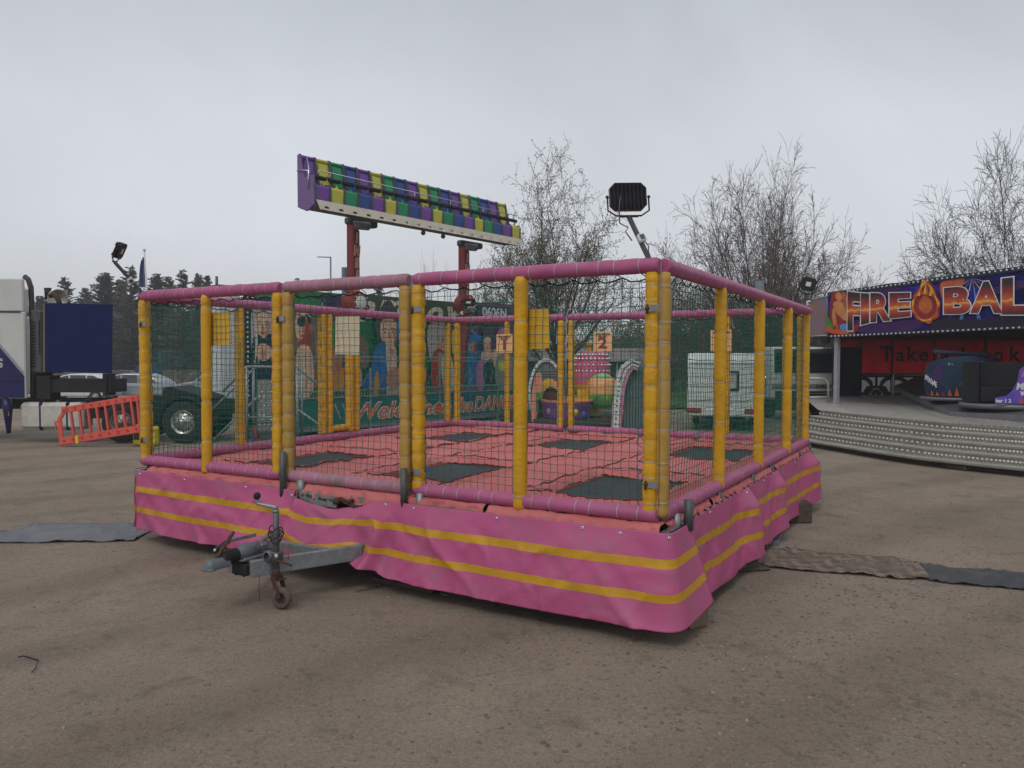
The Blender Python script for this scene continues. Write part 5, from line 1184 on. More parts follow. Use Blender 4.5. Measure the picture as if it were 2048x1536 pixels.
# rays
for a in range(0, 11):
    x = 1890+a*14; gb([(1945, 556), (x-4, 652), (x+4, 652)], 4 if a % 3 else 3, 1, True) if a in (0, 2, 5, 9) else None
for a in range(8): an = R(200+a*20); gb([(1944, 556), (1944+32*cos(an), 556-26*sin(an)), (1944+32*cos(an+.05), 556-26*sin(an+.05))], 5 if a % 2 else 4, 1, True)
gb([(1885, 562), (1930, 556), (1905, 600), (1884, 595)], 0); gb([(1990, 575), (2048, 560), (2048, 575), (1992, 588)], 3)
gb([(1700, 640), (1760, 645), (1840, 640), (1830, 660), (1720, 664)], 3); gb([(1740, 575), (1800, 566), (1790, 590), (1745, 592)], 3)
gb([(1874, 640), (1990, 640), (2048, 634), (2048, 652), (1990, 653), (1870, 658)], 6, 3)
for k in range(16): x = 1885+k*10; gb([(x, 650), (x+2, 638-random.random()*8), (x+5, 638-random.random()*8), (x+6, 650)], 6, 1, True)
# dancer and flames at the left
gb([(1664, 592), (1686, 584), (1696, 600), (1698, 660), (1664, 668)], 1); gb([(1672, 590), (1680, 584), (1686, 594), (1682, 602), (1676, 600)], 8); gb([(1668, 606), (1680, 602), (1692, 612), (1696, 640), (1684, 636), (1672, 622)], 8); gb([(1666, 622), (1671, 620), (1676, 655), (1668, 650)], 8)
gb([(1686, 585), (1694, 590), (1695, 620), (1688, 610)], 0); gb([(1652, 664), (1660, 646), (1666, 660), (1674, 642), (1682, 662), (1700, 650), (1712, 668)], 0, 2)
gb([(1682, 650), (1694, 648), (1696, 660), (1684, 660)], 4); gb([(1700, 655), (1722, 648), (1712, 665), (1700, 668)], 1)
gb([(1653, 622), (1669, 656), (1655, 652)], 7, 1, True); gb([(1652, 592), (1656, 610), (1653, 625), (1658, 612), (1656, 596)], 4, 1, True)
# fireball
fc = (1853, 612)
def flame(sx_, sy_, mi, wob, seed):
    pts = []
    for i in range(36):
        t = i*2*pi/36; r_ = 1+wob*nz1(cos(t)*2+seed, sin(t)*2, seed); up = max(0, sin(t))**4
        pts.append((fc[0]+sx_*cos(t)*r_*(1-.35*up), fc[1]-sy_*sin(t)*r_-(22*up*sy_/34)))
    gb(pts, mi, 2)
flame(30, 34, 1, .22, 1); flame(28, 32, 0, .34, 2); flame(26, 30, 2, .26, 5); flame(24.5, 28, 0, .14, 7); flame(23, 26, 1, .04, 9); flame(14, 15, 0, .25, 3)
for k in range(40): r_ = random.random()*14; t = random.random()*6.28; x, y = fc[0]+3+r_*cos(t), fc[1]+r_*sin(t); gb([(x-.5, y), (x, y-.7), (x+.5, y), (x, y+.7)], 2, 1, True)
for k in range(7): x = fc[0]-18+k*6; gb([(x-3, 588+abs(k-3)*2), (x+random.uniform(-2, 4), 562+abs(k-3.2)*8), (x+3, 588+abs(k-3)*2)], 2 if k % 2 else 0, 1, True)
GF.build('fascia_picture', fm, FB)
# lettering with graded fill
gm = bpy.data.materials.new('letter_gradient'); gm.use_nodes = True; n = gm.node_tree.nodes; l = gm.node_tree.links; uvn = n.new('ShaderNodeTexCoord'); sp_ = n.new('ShaderNodeSeparateXYZ'); l.new(uvn.outputs['Object'], sp_.inputs[0])
mr_ = n.new('ShaderNodeMapRange'); zc0 = fpt(1760, 618)[1]; mr_.inputs[1].default_value = zc0-.62; mr_.inputs[2].default_value = zc0+.62; l.new(sp_.outputs[2], mr_.inputs[0])
no = n.new('ShaderNodeTexNoise'); no.inputs['Scale'].default_value = 7; l.new(uvn.outputs['Object'], no.inputs[0]); am = n.new('ShaderNodeMath'); am.operation = 'MULTIPLY_ADD'; am.inputs[1].default_value = .12; l.new(no.outputs[0], am.inputs[0]); l.new(mr_.outputs[0], am.inputs[2])
r = n.new('ShaderNodeValToRGB'); data = [(0, (.008, .004, .01)), (.25, (.02, .005, .01)), (.42, (.28, .02, .012)), (.52, (.5, .09, .02)), (.56, (.75, .36, .06)), (.60, (.5, .09, .02)), (.72, (.28, .02, .012)), (.92, (.02, .005, .01))]
e = r.color_ramp.elements
while len(e) < len(data): e.new(.5)
for i, (p, c) in enumerate(data): e[i].position = p; e[i].color = (*c, 1)
l.new(am.outputs[0], r.inputs[0]); l.new(r.outputs[0], n['Principled BSDF'].inputs['Base Color'])
fo = MB(); fi = MB()
for ch, x0, x1, yt0, yt1, yb in (('F', 1695, 1720, 583, 586, 661), ('I', 1722, 1738, 586, 587, 650), ('R', 1741, 1781, 586, 586, 645), ('E', 1779, 1821, 586, 585, 637), ('B', 1888, 1941, 576, 571, 628), ('A', 1941, 2004, 566, 560, 626), ('L', 2004, 2062, 557, 550, 629)):
    vs, fs = text_verts(ch, 1, .045, 0, .004); mnx = min(v.x for v in vs); mxx = max(v.x for v in vs); mny = min(v.y for v in vs); mxy = max(v.y for v in vs)
    vo, fo_ = text_verts(ch, 1, .070, 0, .003)
    def W(v, f, flare=.05):
        tx = (v.x-mnx)/(mxx-mnx); ty = (v.y-mny)/(mxy-mny); px = lerp(x0, x1, tx); py = lerp(yb-(2 if ch in 'REI' else 0)*tx*2, lerp(yt0, yt1, tx), ty)
        s, z = fpt(px, py, f); return fq(s, z, f+v.z)
    fo.add([W(v, .115) for v in vo], fo_); fi.add([W(v, .122) for v in vs], fs)
# second L beyond the frame
fo.build_islands('letter_outline', mat('letter_white', (.62, .62, .62), .4), FB); fi.build_islands('letter', gm, FB)
# ---- steps and deck ----
E0 = [gz(x, y, .12) for x, y in ((1560, 874), (1620, 886), (1680, 896), (1740, 906), (1830, 919.5), (1904, 928), (1979, 936), (2048, 943), (2150, 952))]
E0 = [toL(p) for p in E0]
for p in E0: p.z = 0
def offs(pl, d):
    o = []
    for i, p in enumerate(pl):
        a = pl[max(0, i-1)]; b = pl[min(len(pl)-1, i+1)]; t = (b-a).normalized(); n_ = V(-t.y, t.x, 0)
        if n_.y < 0: n_ = -n_
        o.append(p+n_*d)
    return o
def resample(pl, k):
    o = []
    for a, b in zip(pl, pl[1:]):
        for q in range(k): o.append(lerp(a, b, q/k))
    return o+[pl[-1]]
zs = [.17, .35, .53, .71, .87]; td = .30
lines = [E0]
for i in range(1, 5): lines.append(offs(E0, td*i))
for i, z in enumerate(zs):
    pl = lines[i]; nx = lines[i+1] if i < 4 else None
    zb_ = z-.05 if i == 0 else zs[i-1]
    mb = MB(); n = len(pl)
    vs = [V(p.x, p.y, z) for p in pl]+[V(p.x, p.y+.0, zb_) for p in (pl)]+[V(p.x, p.y, z-.035)+V(0, 0, 0) for p in pl]
    # riser with nose
    ri = offs(pl, .02); vs = [V(p.x, p.y, z) for p in pl]+[V(p.x, p.y, z-.035) for p in pl]+[V(p.x, p.y, z-.035) for p in ri]+[V(p.x, p.y, zb_) for p in ri]
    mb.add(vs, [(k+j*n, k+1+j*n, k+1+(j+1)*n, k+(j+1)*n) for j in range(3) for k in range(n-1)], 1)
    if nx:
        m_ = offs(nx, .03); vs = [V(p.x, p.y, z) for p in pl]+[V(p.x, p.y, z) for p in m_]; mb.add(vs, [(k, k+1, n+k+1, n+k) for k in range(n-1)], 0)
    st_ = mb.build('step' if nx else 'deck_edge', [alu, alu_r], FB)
    if nx:
        rb_ = MB(); R1 = resample(pl, 13); R2 = resample(offs(nx, .03), 13)
        for a, b in zip(R1, R2):
            rb_.bar(V(a.x, a.y, z+.006), V(b.x, b.y, z+.006), .030, .012)
        rb_.build('tread_ribs', alu, st_)
    if i:
        sb = MB(); R1 = resample(ri, 8)
        for q, p in enumerate(R1):
            for zz_ in (.5,): sb.sph(V(p.x, p.y-.006, z-.035-(z-zb_)*.38+.004), .027, 5)
            sb.sph(V(p.x+.03, p.y-.002, z-.035-(z-zb_)*.68), .009, 4)
        o_ = sb.build('riser_studs', mat('stud_bright', (.62, .60, .54), .4, .2), st_); tag(o_, kind='stuff')
# deck surface
dk = MB(); top = lines[4]
pl = [V(p.x, p.y, zs[4]-.002) for p in top]
bk = [toL(V(lerp(12.4, 26, k/(len(pl)-1)), 33.2, zs[4]-.002)) for k in range(len(pl))]
dk.add(pl+bk, [(k, k+1, len(pl)+k+1, len(pl)+k) for k in range(len(pl)-1)])
deck = dk.build('deck', mat('deck_plate', (.12, .115, .105), .5, .4, c2=(.09, .085, .08), vs=4), FB)
rb_ = MB(); dirL = V(V(.30, .95, 0).dot(DF), -V(.30, .95, 0).dot(NF), 0)
for a, b in zip(pl, pl[1:]):
    m_ = max(1, int((b-a).length/.12))
    for q in range(m_):
        p = lerp(a, b, q/m_); wy = (PF+DF*p.x-NF*p.y).y; L_ = (32.8-wy)/.95
        rb_.bar(V(p.x, p.y, zs[4]+.006)+dirL*.12, V(p.x, p.y, zs[4]+.006)+dirL*L_, .055, .014)
rb_.build('deck_ribs', alu, deck)
# dark packing under the lowest step
mb = MB(); q = offs(E0, .25); mb.add([V(p.x, p.y, .12) for p in q]+[V(p.x, p.y, 0) for p in q], [(k, k+1, len(q)+k+1, len(q)+k) for k in range(len(q)-1)])
mb.box((E0[1].x+.5, E0[1].y+.32, .06), (.5, .3, .10)); mb.box((E0[5].x, E0[5].y+.25, .06), (.5, .3, .09)); mb.build('packing', wood_dk, FB)
# pillar, roof, ceiling, rear curtain
mb = MB(); mb.box((.05, .1, (zs[4]+zb0)/2), (.13, .13, zb0-zs[4])); mb.build('pillar', mat('pale_post', (.33, .32, .34), .5), FB)
zr_ = zb0+.12
ctr = [toL(p) for p in (V(10.35, 25.62, 0), V(13.2, 33.6, 0), V(32, 33.6, 0), V(32, 8, 0))]+[V(s1, .1, 0), V(xs0, .1, 0)]
mb = MB(); mb.prism([(p.x, p.y) for p in ctr], 'z', (zr_, zr_+.12)); cc = sum(ctr, V(0, 0, 0))/6
mb.prism([(lerp(cc.x, p.x, .93), lerp(cc.y, p.y, .93)) for p in ctr], 'z', (zr_+.12, zr_+.4)); mb.build('roof', blk, FB)
mb = MB(); mb.bar(toL(V(32, 33.5, 2.2)), toL(V(32, 8, 2.2)), .1, 2.8); mb.bar(toL(V(32, 8, 2.2)), V(s1, .2, 2.2), .1, 2.8); mb.build('light_block_wall', blk, FB)  # unseen black wall added to block light from the right
mb = MB(); mb.bar(toL(V(13.4, 33.4, .6)), toL(V(32, 33.4, .6)), .05, .6); mb.build('lower_wall', blk, FB)
cur = mat('red_curtain', (.80, .008, .02), .7, var=.10, vs=1.5, trans=.92)
# rear wall is roughly square to the camera, behind the deck
Yr = 32.0
def rw(px, py, dy=0): return toL(gy(px, py, Yr+dy))
zc1, zc2 = gy(1750, 675, Yr).z, gy(1750, 747, Yr).z
xA = (1680-1024)/FPX*Yr; xZ = (2200-1024)/FPX*Yr
mb = MB(); seg = [1672, 1721, 1784, 1868, 1971, 2080, 2200]; posts = MB()
for a, b in zip(seg, seg[1:]):
    def cf(u, v, a=a, b=b): p = gy(lerp(a+2, b-2, u), 700, Yr+.05*sin(u*9+a)+.03*nz1(u*4, v*3, a)); return toL(V(p.x, p.y, lerp(zc1, zc2 if a > 1700 else zc1-.55, v)))
    q = MB(); q.grid(cf, 14, 6); q.build('curtain', cur, FB)
mb = MB()
for s_ in seg:
    p = gy(s_, 700, Yr-.12); mb.bar(toL(V(p.x, p.y, zs[4])), toL(V(p.x, p.y, zr_)), .07, .07)
mb.bar(toL(gy(1672, 747, Yr-.1)), toL(gy(2200, 747, Yr-.1)), .05, .05)
vz = gy(1672, 664, Yr).z; mb.bar(toL(V(gy(1672, 700, Yr).x, Yr+.1, vz)), toL(V(gy(2200, 700, Yr).x, Yr+.1, vz)), .05, .75)
mb.build('curtain_post', mat('post_dark', (.07, .07, .075), .4, .4), FB)
tb = MB()
for ch, px, sx_ in (('T', 1773, 1), ('a', 1800, 1), ('k', 1823, 1), ('e', 1847, 1), ('a', 1890, 1), ('L', 1930, 1), ('o', 1967, 1), ('o', 1996, 1), ('k', 2028, 1)):
    p = gy(px, 722, Yr-.08); put_text(tb, ch, lambda x, y, o: toL(V(p.x+x, p.y-o, p.z+y)), .80 if ch not in 'Tk' else .86, 0, .018, 0, 1.05, .004)
tb.build_islands('curtain_letter', mat('curtain_print', (.06, .004, .008), .7), FB)
# patterned barrier panels with cut-outs
bm = mat('barrier_dark', (.06, .05, .055), .6); mb = MB(); wm = MB()
for a, b in ((1722, 1782), (1788, 1868)):
    w_ = (b-a)/FPX*Yr; p0 = gy(a, 782, Yr-.3); h_ = .80
    def P(u, v, dy=0): return toL(V(p0.x+u*w_, p0.y+dy, zs[4]+.02+v*h_))
    def strip(pts, wd, m_=mb):
        for q, r_ in zip(pts, pts[1:]): m_.bar(P(*q), P(*r_), .03, wd)
    strip([(0, 0), (0, .85), (.05, .97), (.15, 1), (.85, 1), (.95, .97), (1, .85), (1, 0)], .05, wm)
    for c_ in (.0, 1.0): strip([(abs(c_-.34*sin(t)), .45+.42*cos(t)) for t in [i*pi/12 for i in range(13)]], .16)
    strip([(.5-.28*cos(t), .42*sin(t)+.0) for t in [i*pi/12 for i in range(13)]], .12); strip([(.5-.12*cos(t), .2*sin(t)) for t in [i*pi/12 for i in range(13)]], .2)
    strip([(0, .97), (1, .97)], .12); strip([(.5, .4), (.5, .95)], .12); strip([(.25, .45), (.1, .1)], .1); strip([(.75, .45), (.9, .1)], .1)
q = MB(); q.bar(toL(V(14.2, 32.6, 1.28)), toL(V(17.6, 32.6, 1.28)), .04, .8); q.build('bright_backing', mat('backing_pale', (.80, .80, .80), .7, trans=.9), FB)  # added pale backing supplies the brightness behind the barrier cut-outs
mb.build('barrier_panel', bm, FB); wm.build('barrier_frame', alu, FB)
# black pay booth
mb = MB(); p = gy(1697, 780, 31.0); z1_ = gy(1697, 694, 31.0).z
mb.box(toL(V(p.x, p.y+.4, (zs[4]+z1_)/2)), (1.0, .9, z1_-zs[4]), 0, Matrix.Rotation(-math.atan2(DF.y, DF.x), 3, 'Z')); mb.build('pay_booth', blk, FB)
# revolving platform
pv = [gy(1788, 772, 29.5), gy(1850, 800, 23.5), gy(1901, 823, 20.0), gy(2048, 830, 18.0), gy(2200, 836, 17.0)]
pk_ = [V(p.x+6, p.y+4.0, p.z+.3) for p in pv]
mb = MB(); a_ = [toL(p) for p in pv]; b_ = [toL(V(min(p.x+5, 24), p.y+5.5, p.z+.75)) for p in pv]; n = len(a_)
mb.add(a_+b_+[p-V(0, 0, .16) for p in a_], [(k, k+1, n+k+1, n+k) for k in range(n-1)]+[(k, 2*n+k, 2*n+k+1, k+1) for k in range(n-1)], 0)
pf = mb.build('revolving_platform', mat('platform_plate', (.10, .095, .095), .5, .3), FB)
mb = MB()
for k in range(n-1): mb.bar(a_[k]+V(0, -.02, -.08), a_[k+1]+V(0, -.02, -.08), .03, .16)
mb.build('platform_trim', mat('trim_grey', (.22, .22, .24), .45, .5), pf)
mb = MB()
for k in range(60):
    t = k/60*(n-1); i = int(t); p = lerp(a_[i], a_[i+1], t-i); q = lerp(b_[i], b_[i+1], t-i); mb.bar(p+V(0, .02, .006), lerp(p, q, .7)+V(0, 0, .006), .03, .008)
mb.build('platform_ribs', mat('platform_rib', (.16, .15, .15), .45, .4), pf)
# waltzer cars
def car_(label, px, py, Y, w, h, rot, facing, text=None, number=None):
    P = gy(px, py, Y); root = thing('ride_car', label, 'ride car', P, rot, 'tub cars on the covered ride')
    mb = MB()
    def sh(u, v, r0=0):
        an = lerp(R(200), R(340), u) if facing > 0 else lerp(R(20), R(160), u)
        hh = h*(1-.22*abs(u-.5)**2*4)*(1) ; r_ = w/2*(1-.12*(1-v)*0+.06*sin(v*pi))-r0
        return V(cos(an)*r_, sin(an)*r_*.8, v*hh)
    mb.grid(lambda u, v: sh(u, v), 24, 8); mb.grid(lambda u, v: sh(1-u, v, .05), 24, 8)
    for k in range(24):
        a, b, c, d = sh(k/24, 1), sh((k+1)/24, 1), sh((k+1)/24, 1, .05), sh(k/24, 1, .05); mb.add([a, b, c, d], [(0, 1, 2, 3)])
    sh_ = mb.build('tub', cmat, root)
    gb_ = MB()
    def pp(pts, mi, d=.012):
        q = [sh(u, v, -d) for u, v in pts]; n = len(q); c = sum(q, V(0, 0, 0))/n; gb_.add(q+[c], [(i, (i+1) % n, n) for i in range(n)], mi)
    ff = (lambda u: u) if facing > 0 else (lambda u: 1-u)
    pp([(.33, .88), (.46, .32), (.30, .24), (.56, .22)], 7); pp([(.32, .85), (.50, .15), (.56, .15), (.36, .84)], 5, .014); pp([(.33, .85), (.505, .15), (.55, .15), (.36, .83)], 6, .0145); pp([(.40, .70), (.66, .10), (.54, .10)], 7, .016)
    for k in range(9): u = .04+k*.07; pp([(u, .02), (u+.02, .14+.12*random.random()), (u+.05, .02)], 0 if k % 3 else 1, .018)
    pp([(.12, .50), (.16, .78), (.25, .84), (.27, .55), (.2, .42)], 3, .013); pp([(.52, .75), (.66, .9), (.8, .75), (.66, .82)], 4, .013)
    gb_.build('tub_picture', fm, root)
    if text:
        tb = MB(); 
        for k, ch in enumerate(text): 
            u = .06+.028*k; v = .50-.05*k
            put_text(tb, ch, lambda x, y, o: sh(u+x*.22, v+y*.9, -.03-o), .22, 0, .006, 0, 1, .004)
        tb.build('lettering', fm[5], root)
    if number:
        tb = MB(); put_text(tb, number, lambda x, y, o: sh(.82+x*.28, .35+y*.9, -.03), .5, 0, .01, 0, 1, .004); tb.build('number', fm[1], root)
    mb = MB(); mb.lathe([(.001, .0), (w*.52, 0), (w*.54, .03), (w*.54, .09), (w*.5, .1), (.001, .1)], (0, 0, -.12), 28, 0, None, True, None, 1, .85); mb.build('rim', mat('car_rim', (.16, .16, .18), .4, .4), root)
    mb = MB(); mb.tube([(-w*.38, -.2, h*1.12), (w*.30, -.2, h*1.05), (w*.42, -.1, h*.95)], .055, 8); mb.tube([(-w*.3, -.18, h*.8), (-w*.3, -.2, h*1.12)], .03, 6); mb.tube([(w*.1, -.18, h*.8), (w*.1, -.2, h*1.07)], .03, 6); mb.build('top_rail', mat('car_rail', (.02, .045, .09), .5), root)
    mb = MB(); mb.lathe([(.001, .42), (w*.38, .42), (w*.42, .05)], (0, .0, 0), 20, 0, None, True, None, 1, .8); mb.build('seat', blk, root)
    return root
cmat = mat('tub_print', (.004, .012, .05), .7, c2=(.008, .045, .07), vs=1.6, dirt=(.05, .01, .09), dscale=1.2, damt=.8)
car_('dark blue tub car with green arrows and flames on the tilted platform', 1922, 792, 22.0, 1.95, 1.12, R(-22), 1, 'XTREME', '3')
# right-hand car seen from its open side
P = gy(2008, 808, 19.5); C2 = thing('ride_car', 'tub car at the right edge with its open side and a bright blue front panel', 'ride car', P, R(-8), 'tub cars on the covered ride')
mb = MB(); mb.lathe([(.001, .0), (.95, 0), (1.0, .04), (1.0, .12), (.001, .14)], (0, 0, -.1), 28); mb.build('rim', mat('car_rim', (.16, .16, .18), .4, .4), C2)
mb = MB(); mb.grid(lambda u, v: V(cos(R(20)+u*R(190))*.92, sin(R(20)+u*R(190))*.92, .05+v*1.0), 20, 4); mb.grid(lambda u, v: V(cos(R(20)+u*R(190))*.86, sin(R(20)+u*R(190))*.86, 1.05-v*1.0), 20, 4); mb.box((-.1, .1, .25), (1.3, 1.2, .3)); mb.build('tub', blk, C2)
bluep = mat('panel_blue', (.03, .05, .38), .4, c2=(.25, .08, .40), vs=2.2)
mb = MB(); pts = [(-.62, .06), (.6, .06), (.6, 1.0), (.0, .95), (-.10, .86), (-.14, .6), (-.24, .38), (-.36, .25), (-.62, .2)]; mb.prism(smooth_loop(pts, 1), 'y', (-.98, -.93)); fp = mb.build('front_panel', bluep, C2)
mb = MB(); mb.prism([(-.08, .70), (.16, .72), (.16, .95), (.0, .93)], 'y', (-.99, -.982)); mb.build('panel_patch', mat('panel_pink', (.45, .12, .40), .4, c2=(.1, .3, .5), vs=3), fp)
tb = MB()
for s__, x, z, q in (('Made', .04, .40, .22), ('with', .07, .26, .20), ('a', .14, .12, .2)): put_text(tb, s__, lambda X, Y_, o: V(x+X, -.985-o, z+Y_), q, 0, .008, .15, .95, .004)
put_text(tb, 'bar 1 2', lambda X, Y_, o: V(-.46+X, -.985-o, .09+Y_), .12, 0, .004, 0, 1, .003)
tb.build('lettering', fm[5], C2)
mb = MB(); 
for k in range(6): x = -.1+k*.09; mb.prism([(x, .06), (x+.03, .25+.08*(k % 2)), (x+.08, .06)], 'y', (-.984, -.981))
mb.build('flame_print', fm[0], fp)
# handrail at the left of the steps, small roof lamps
mb = MB(); hp = [gy(x, y, 26.0) for x, y in ((1615, 757), (1648, 757), (1656, 764), (1657, 806))]; mb.tube([toL(p) for p in hp], .045, 8); mb.tube([toL(gy(1615, 795, 26)), toL(gy(1656, 794, 26))], .04, 8); mb.build('handrail', alu, FB)
mb = MB(); mb.box(toL(gy(1652, 680, 25.4)), (.2, .2, .2)); mb.tube([toL(gy(1652, 682, 25.4)), toL(gy(1648, 700, 25.4))], .01, 4); mb.tube([toL(gy(1657, 682, 25.4)), toL(gy(1658, 702, 25.4))], .01, 4); mb.build('hanging_lamp', blk, FB)

# ================= VEHICLES =================
white_c = mat('truck_white', (.52, .53, .50), .4, var=.06, dirt=(.34, .33, .30), dscale=1.5, damt=.4); navy = mat('truck_navy', (.009, .010, .075), .35, var=.08, dirt=(.03, .03, .06), dscale=2, damt=.4); blk_f = mat('chassis_black', (.010, .010, .011), .6, dirt=(.03, .028, .025), damt=.6)
glass = mat('dark_glass', (.015, .02, .025), .1, var=.05, spec=.8); tyre = mat('truck_tyre', (.018, .018, .019), .8, dirt=(.06, .055, .05), dscale=5, damt=.5); alum = mat('fuel_tank', (.62, .60, .55), .4, .35, c2=(.48, .46, .41), vs=2, dirt=(.25, .22, .18), damt=.5)
def wheel(parent, c, r, w, rim_m, nuts=10, hubr=.52, ax='y', name='wheel', tyre_m=None):
    rm = Matrix.Rotation(pi/2, 3, 'X') if ax == 'y' else Matrix.Rotation(pi/2, 3, 'Y')
    mb = MB(); mb.lathe([(r*.55, -w/2), (r*.62, -w/2-.01), (r*.9, -w/2), (r*.985, -w/2+.04), (r, 0), (r*.985, w/2-.04), (r*.9, w/2), (r*.62, w/2+.01), (r*.55, w/2), (r*.5, 0)], c, 40, 0, rm); o = mb.build(name, tyre_m or tyre, parent)
    mb = MB(); z = w/2
    for sgn in (1,):
        mb.lathe([(r*.56, z+.005), (r*.545, z+.02), (r*.50, z-.02), (r*.42, z-.05), (r*.38, z-.0), (r*.2, z+.02), (r*.17, z+.03), (r*.16, z+.09), (r*.12, z+.11), (.001, z+.115)], c, 36, 0, rm)
        for k in range(nuts): an = k*2*pi/nuts; mb.sph(Vector(c)+rm @ V(r*.29*cos(an), r*.29*sin(an), z+.022), r*.032, 5, 1)
        for k in range(nuts): an = (k+.5)*2*pi/nuts; mb.lathe([(r*.045, 0), (.001, .002)], Vector(c)+rm @ V(r*.40*cos(an), r*.40*sin(an), z-.018), 8, 2, rm)
    mb.build('rim', [rim_m, chrome, blk_f], o); return o
TY = 20.8; TK = thing('generator_truck', 'white and navy lorry carrying a dark blue generator on its chassis at the left edge', 'truck', (-11.0, TY, 0), 0)
def tl(px, py, dy=0): P = gy(px, py, TY+dy); return V(P.x+11.0, dy, P.z)
rim_s = mat('steel_rim', (.22, .20, .19), .4, .7, dirt=(.1, .07, .05), damt=.5)
for px, rr_, rmn in ((365.6, .575, chrome), (241.6, .545, rim_s)):
    c = tl(px, 845); wheel(TK, (c.x, .15, c.z+.0), rr_, .30, mat('polished_rim', (.42, .42, .40), .3, .9, dirt=(.2, .18, .15), damt=.4) if px > 300 else rim_s)
    wheel(TK, (c.x, 2.0, c.z), rr_, .30, rim_s)
# mudguards
mb = MB()
for px in (365.6, 241.6):
    c = tl(px, 845); pts = [(c.x+.66*cos(t), c.z+.66*sin(t)) for t in [R(150)-i*R(105)/10 for i in range(11)]]
    for a, b in zip(pts, pts[1:]): mb.bar((a[0], .15, a[1]), (b[0], .15, b[1]), .32, .02)
mb.build('mudguard', blk_f, TK)
mb = MB(); zc_ = tl(100, 800).z
for y in (.45, 1.45): mb.box((.15, y, 1.02), (8.2, .09, .26))
for x in (-2.4, -1, .5, 2, 3.4): mb.box((x, .95, 1.02), (.1, 1.0, .2))
mb.box((.2, .5, .80), (2.6, .5, .3)); mb.box((-2.05, .6, .75), (.3, .5, .55)); mb.box((1.2, .9, .9), (5.5, .8, .25)); mb.build('chassis', blk_f, TK)
mb = MB()
mb.prism([(tl(316, 778).x, tl(316, 778).z), (tl(330, 774).x, tl(330, 774).z), (tl(405, 797).x, tl(405, 797).z), (tl(405, 803).x, tl(405, 803).z), (tl(316, 803).x, tl(316, 803).z)], 'y', (.3, 1.7)); mb.build('tail_ramp', blk, TK)
a, b = tl(35, 805), tl(163, 860); mb = MB(); mb.box(((a.x+b.x)/2, .35, (a.z+b.z)/2), (b.x-a.x, .62, a.z-b.z), 0, None, .09); ft = mb.build('fuel_tank', alum, TK)
for px in (78, 132):
    mb = MB(); x = tl(px, 830).x; mb.box((x, .35, (a.z+b.z)/2), (.085, .66, a.z-b.z+.04), 0, None, .08); mb.build('tank_strap', mat('strap_navy', (.01, .015, .05), .5), ft)
mb = MB(); mb.lathe([(.07, 0), (.07, .05), (.001, .06)], (tl(104, 805).x, .3, a.z), 12); mb.build('tank_cap', galv_dk, ft)
# cab
x1 = tl(50, 700).x; zt_c = tl(40, 556).z; zb_c = tl(40, 797).z; zm = tl(40, 624).z
mb = MB(); mb.box((x1-2.3, 1.3, (zm+zt_c)/2), (2.0, 2.2, zt_c-zm), 0, None, .12); mb.box((x1-2.4, 1.25, (zb_c+zm)/2), (2.2, 2.4, zm-zb_c), 0, None, .07); mb.box((x1-.7, .06, (zb_c+zm)/2), (1.4, .12, zm-zb_c), 0, None, .03); mb.box((x1-.74, .06, (zm+zt_c)/2), (1.4, .12, zt_c-zm-.02), 0, None, .03); cab = mb.build('cab', white_c, TK)
mb = MB(); zz1 = tl(0, 700).z
mb.prism([(x1-2.38, zb_c+.02), (x1-.03, zb_c+.02), (x1-.03, tl(48, 752).z), (tl(0, 692).x, tl(0, 692).z), (x1-2.38, tl(0, 660).z+.6)], 'y', (-.012, .0)); mb.build('navy_livery', navy, cab)
mb = MB(); p_, q_ = tl(0, 690), tl(48, 750); mb.bar((p_.x-.3, -.014, p_.z+.35), (q_.x-.02, -.014, q_.z+.06), .01, .06); mb.build('livery_line', mat('livery_grey', (.25, .26, .30), .4), cab)
mb = MB(); mb.box((tl(18, 590).x, .13, tl(18, 590).z), (.13, .04, .55), 0, None, .05); mb.build('cab_slot', mat('slot_grey', (.14, .14, .14), .5), cab)
mb = MB(); mb.box((x1-.70, -.013, 2.2), (.012, .012, 2.3)); mb.box((x1-1.2, -.013, zm), (2.2, .014, .03)); mb.box((x1-1.2, -.0135, tl(30, 763).z), (2.2, .012, .02)); mb.build('panel_gap', blk_f, cab)
tb = MB(); c = tl(3, 722); put_text(tb, 'UK', lambda x, y, o: V(c.x-.02+x, -.02-o, c.z+y), .10, 0, .003, 0, 1, .003); put_text(tb, '0', lambda x, y, o: V(c.x-.0+x, -.02-o, c.z-.17+y), .17, 0, .005, 0, 1, .003); put_text(tb, 'CO.', lambda x, y, o: V(c.x-.22+x, -.02-o, c.z+y), .10, 0, .003, 0, 1, .003) if False else None; tb.build('lettering', white_p, cab)
mb = MB(); zs_ = tl(35, 550).z; mb.tube([(x1-.02, .35, 1.2), (x1+.0, .35, 3.0), (x1-.03, .35, zs_-.3), (x1-.10, .35, zs_-.08), (x1-.2, .35, zs_)], .07, 10); mb.build('exhaust_stack', mat('exhaust', (.07, .05, .045), .5, .4), TK)
mb = MB(); mb.box((x1+.06, .6, 1.75), (.10, .5, 1.6)); mb.box((x1+.22, .6, 1.55), (.12, .35, 1.5)); mb.tube([(x1+.0, .5, 1.2), (x1+.3, .5, .95), (x1+.7, .5, 1.05)], .03, 6); mb.build('air_intake', blk_f, TK)
mb = MB(); mb.tube([(tl(8, 830).x, .1, 1.2), (tl(12, 845).x, .08, .9), (tl(14, 880).x, .08, .25)], [.12, .12, .05], 10); mb.build('step_fairing', navy, TK); mb = MB(); mb.box((tl(14, 820).x, .02, tl(14, 826).z), (.09, .05, .13)); mb.build('side_marker', orange, TK)
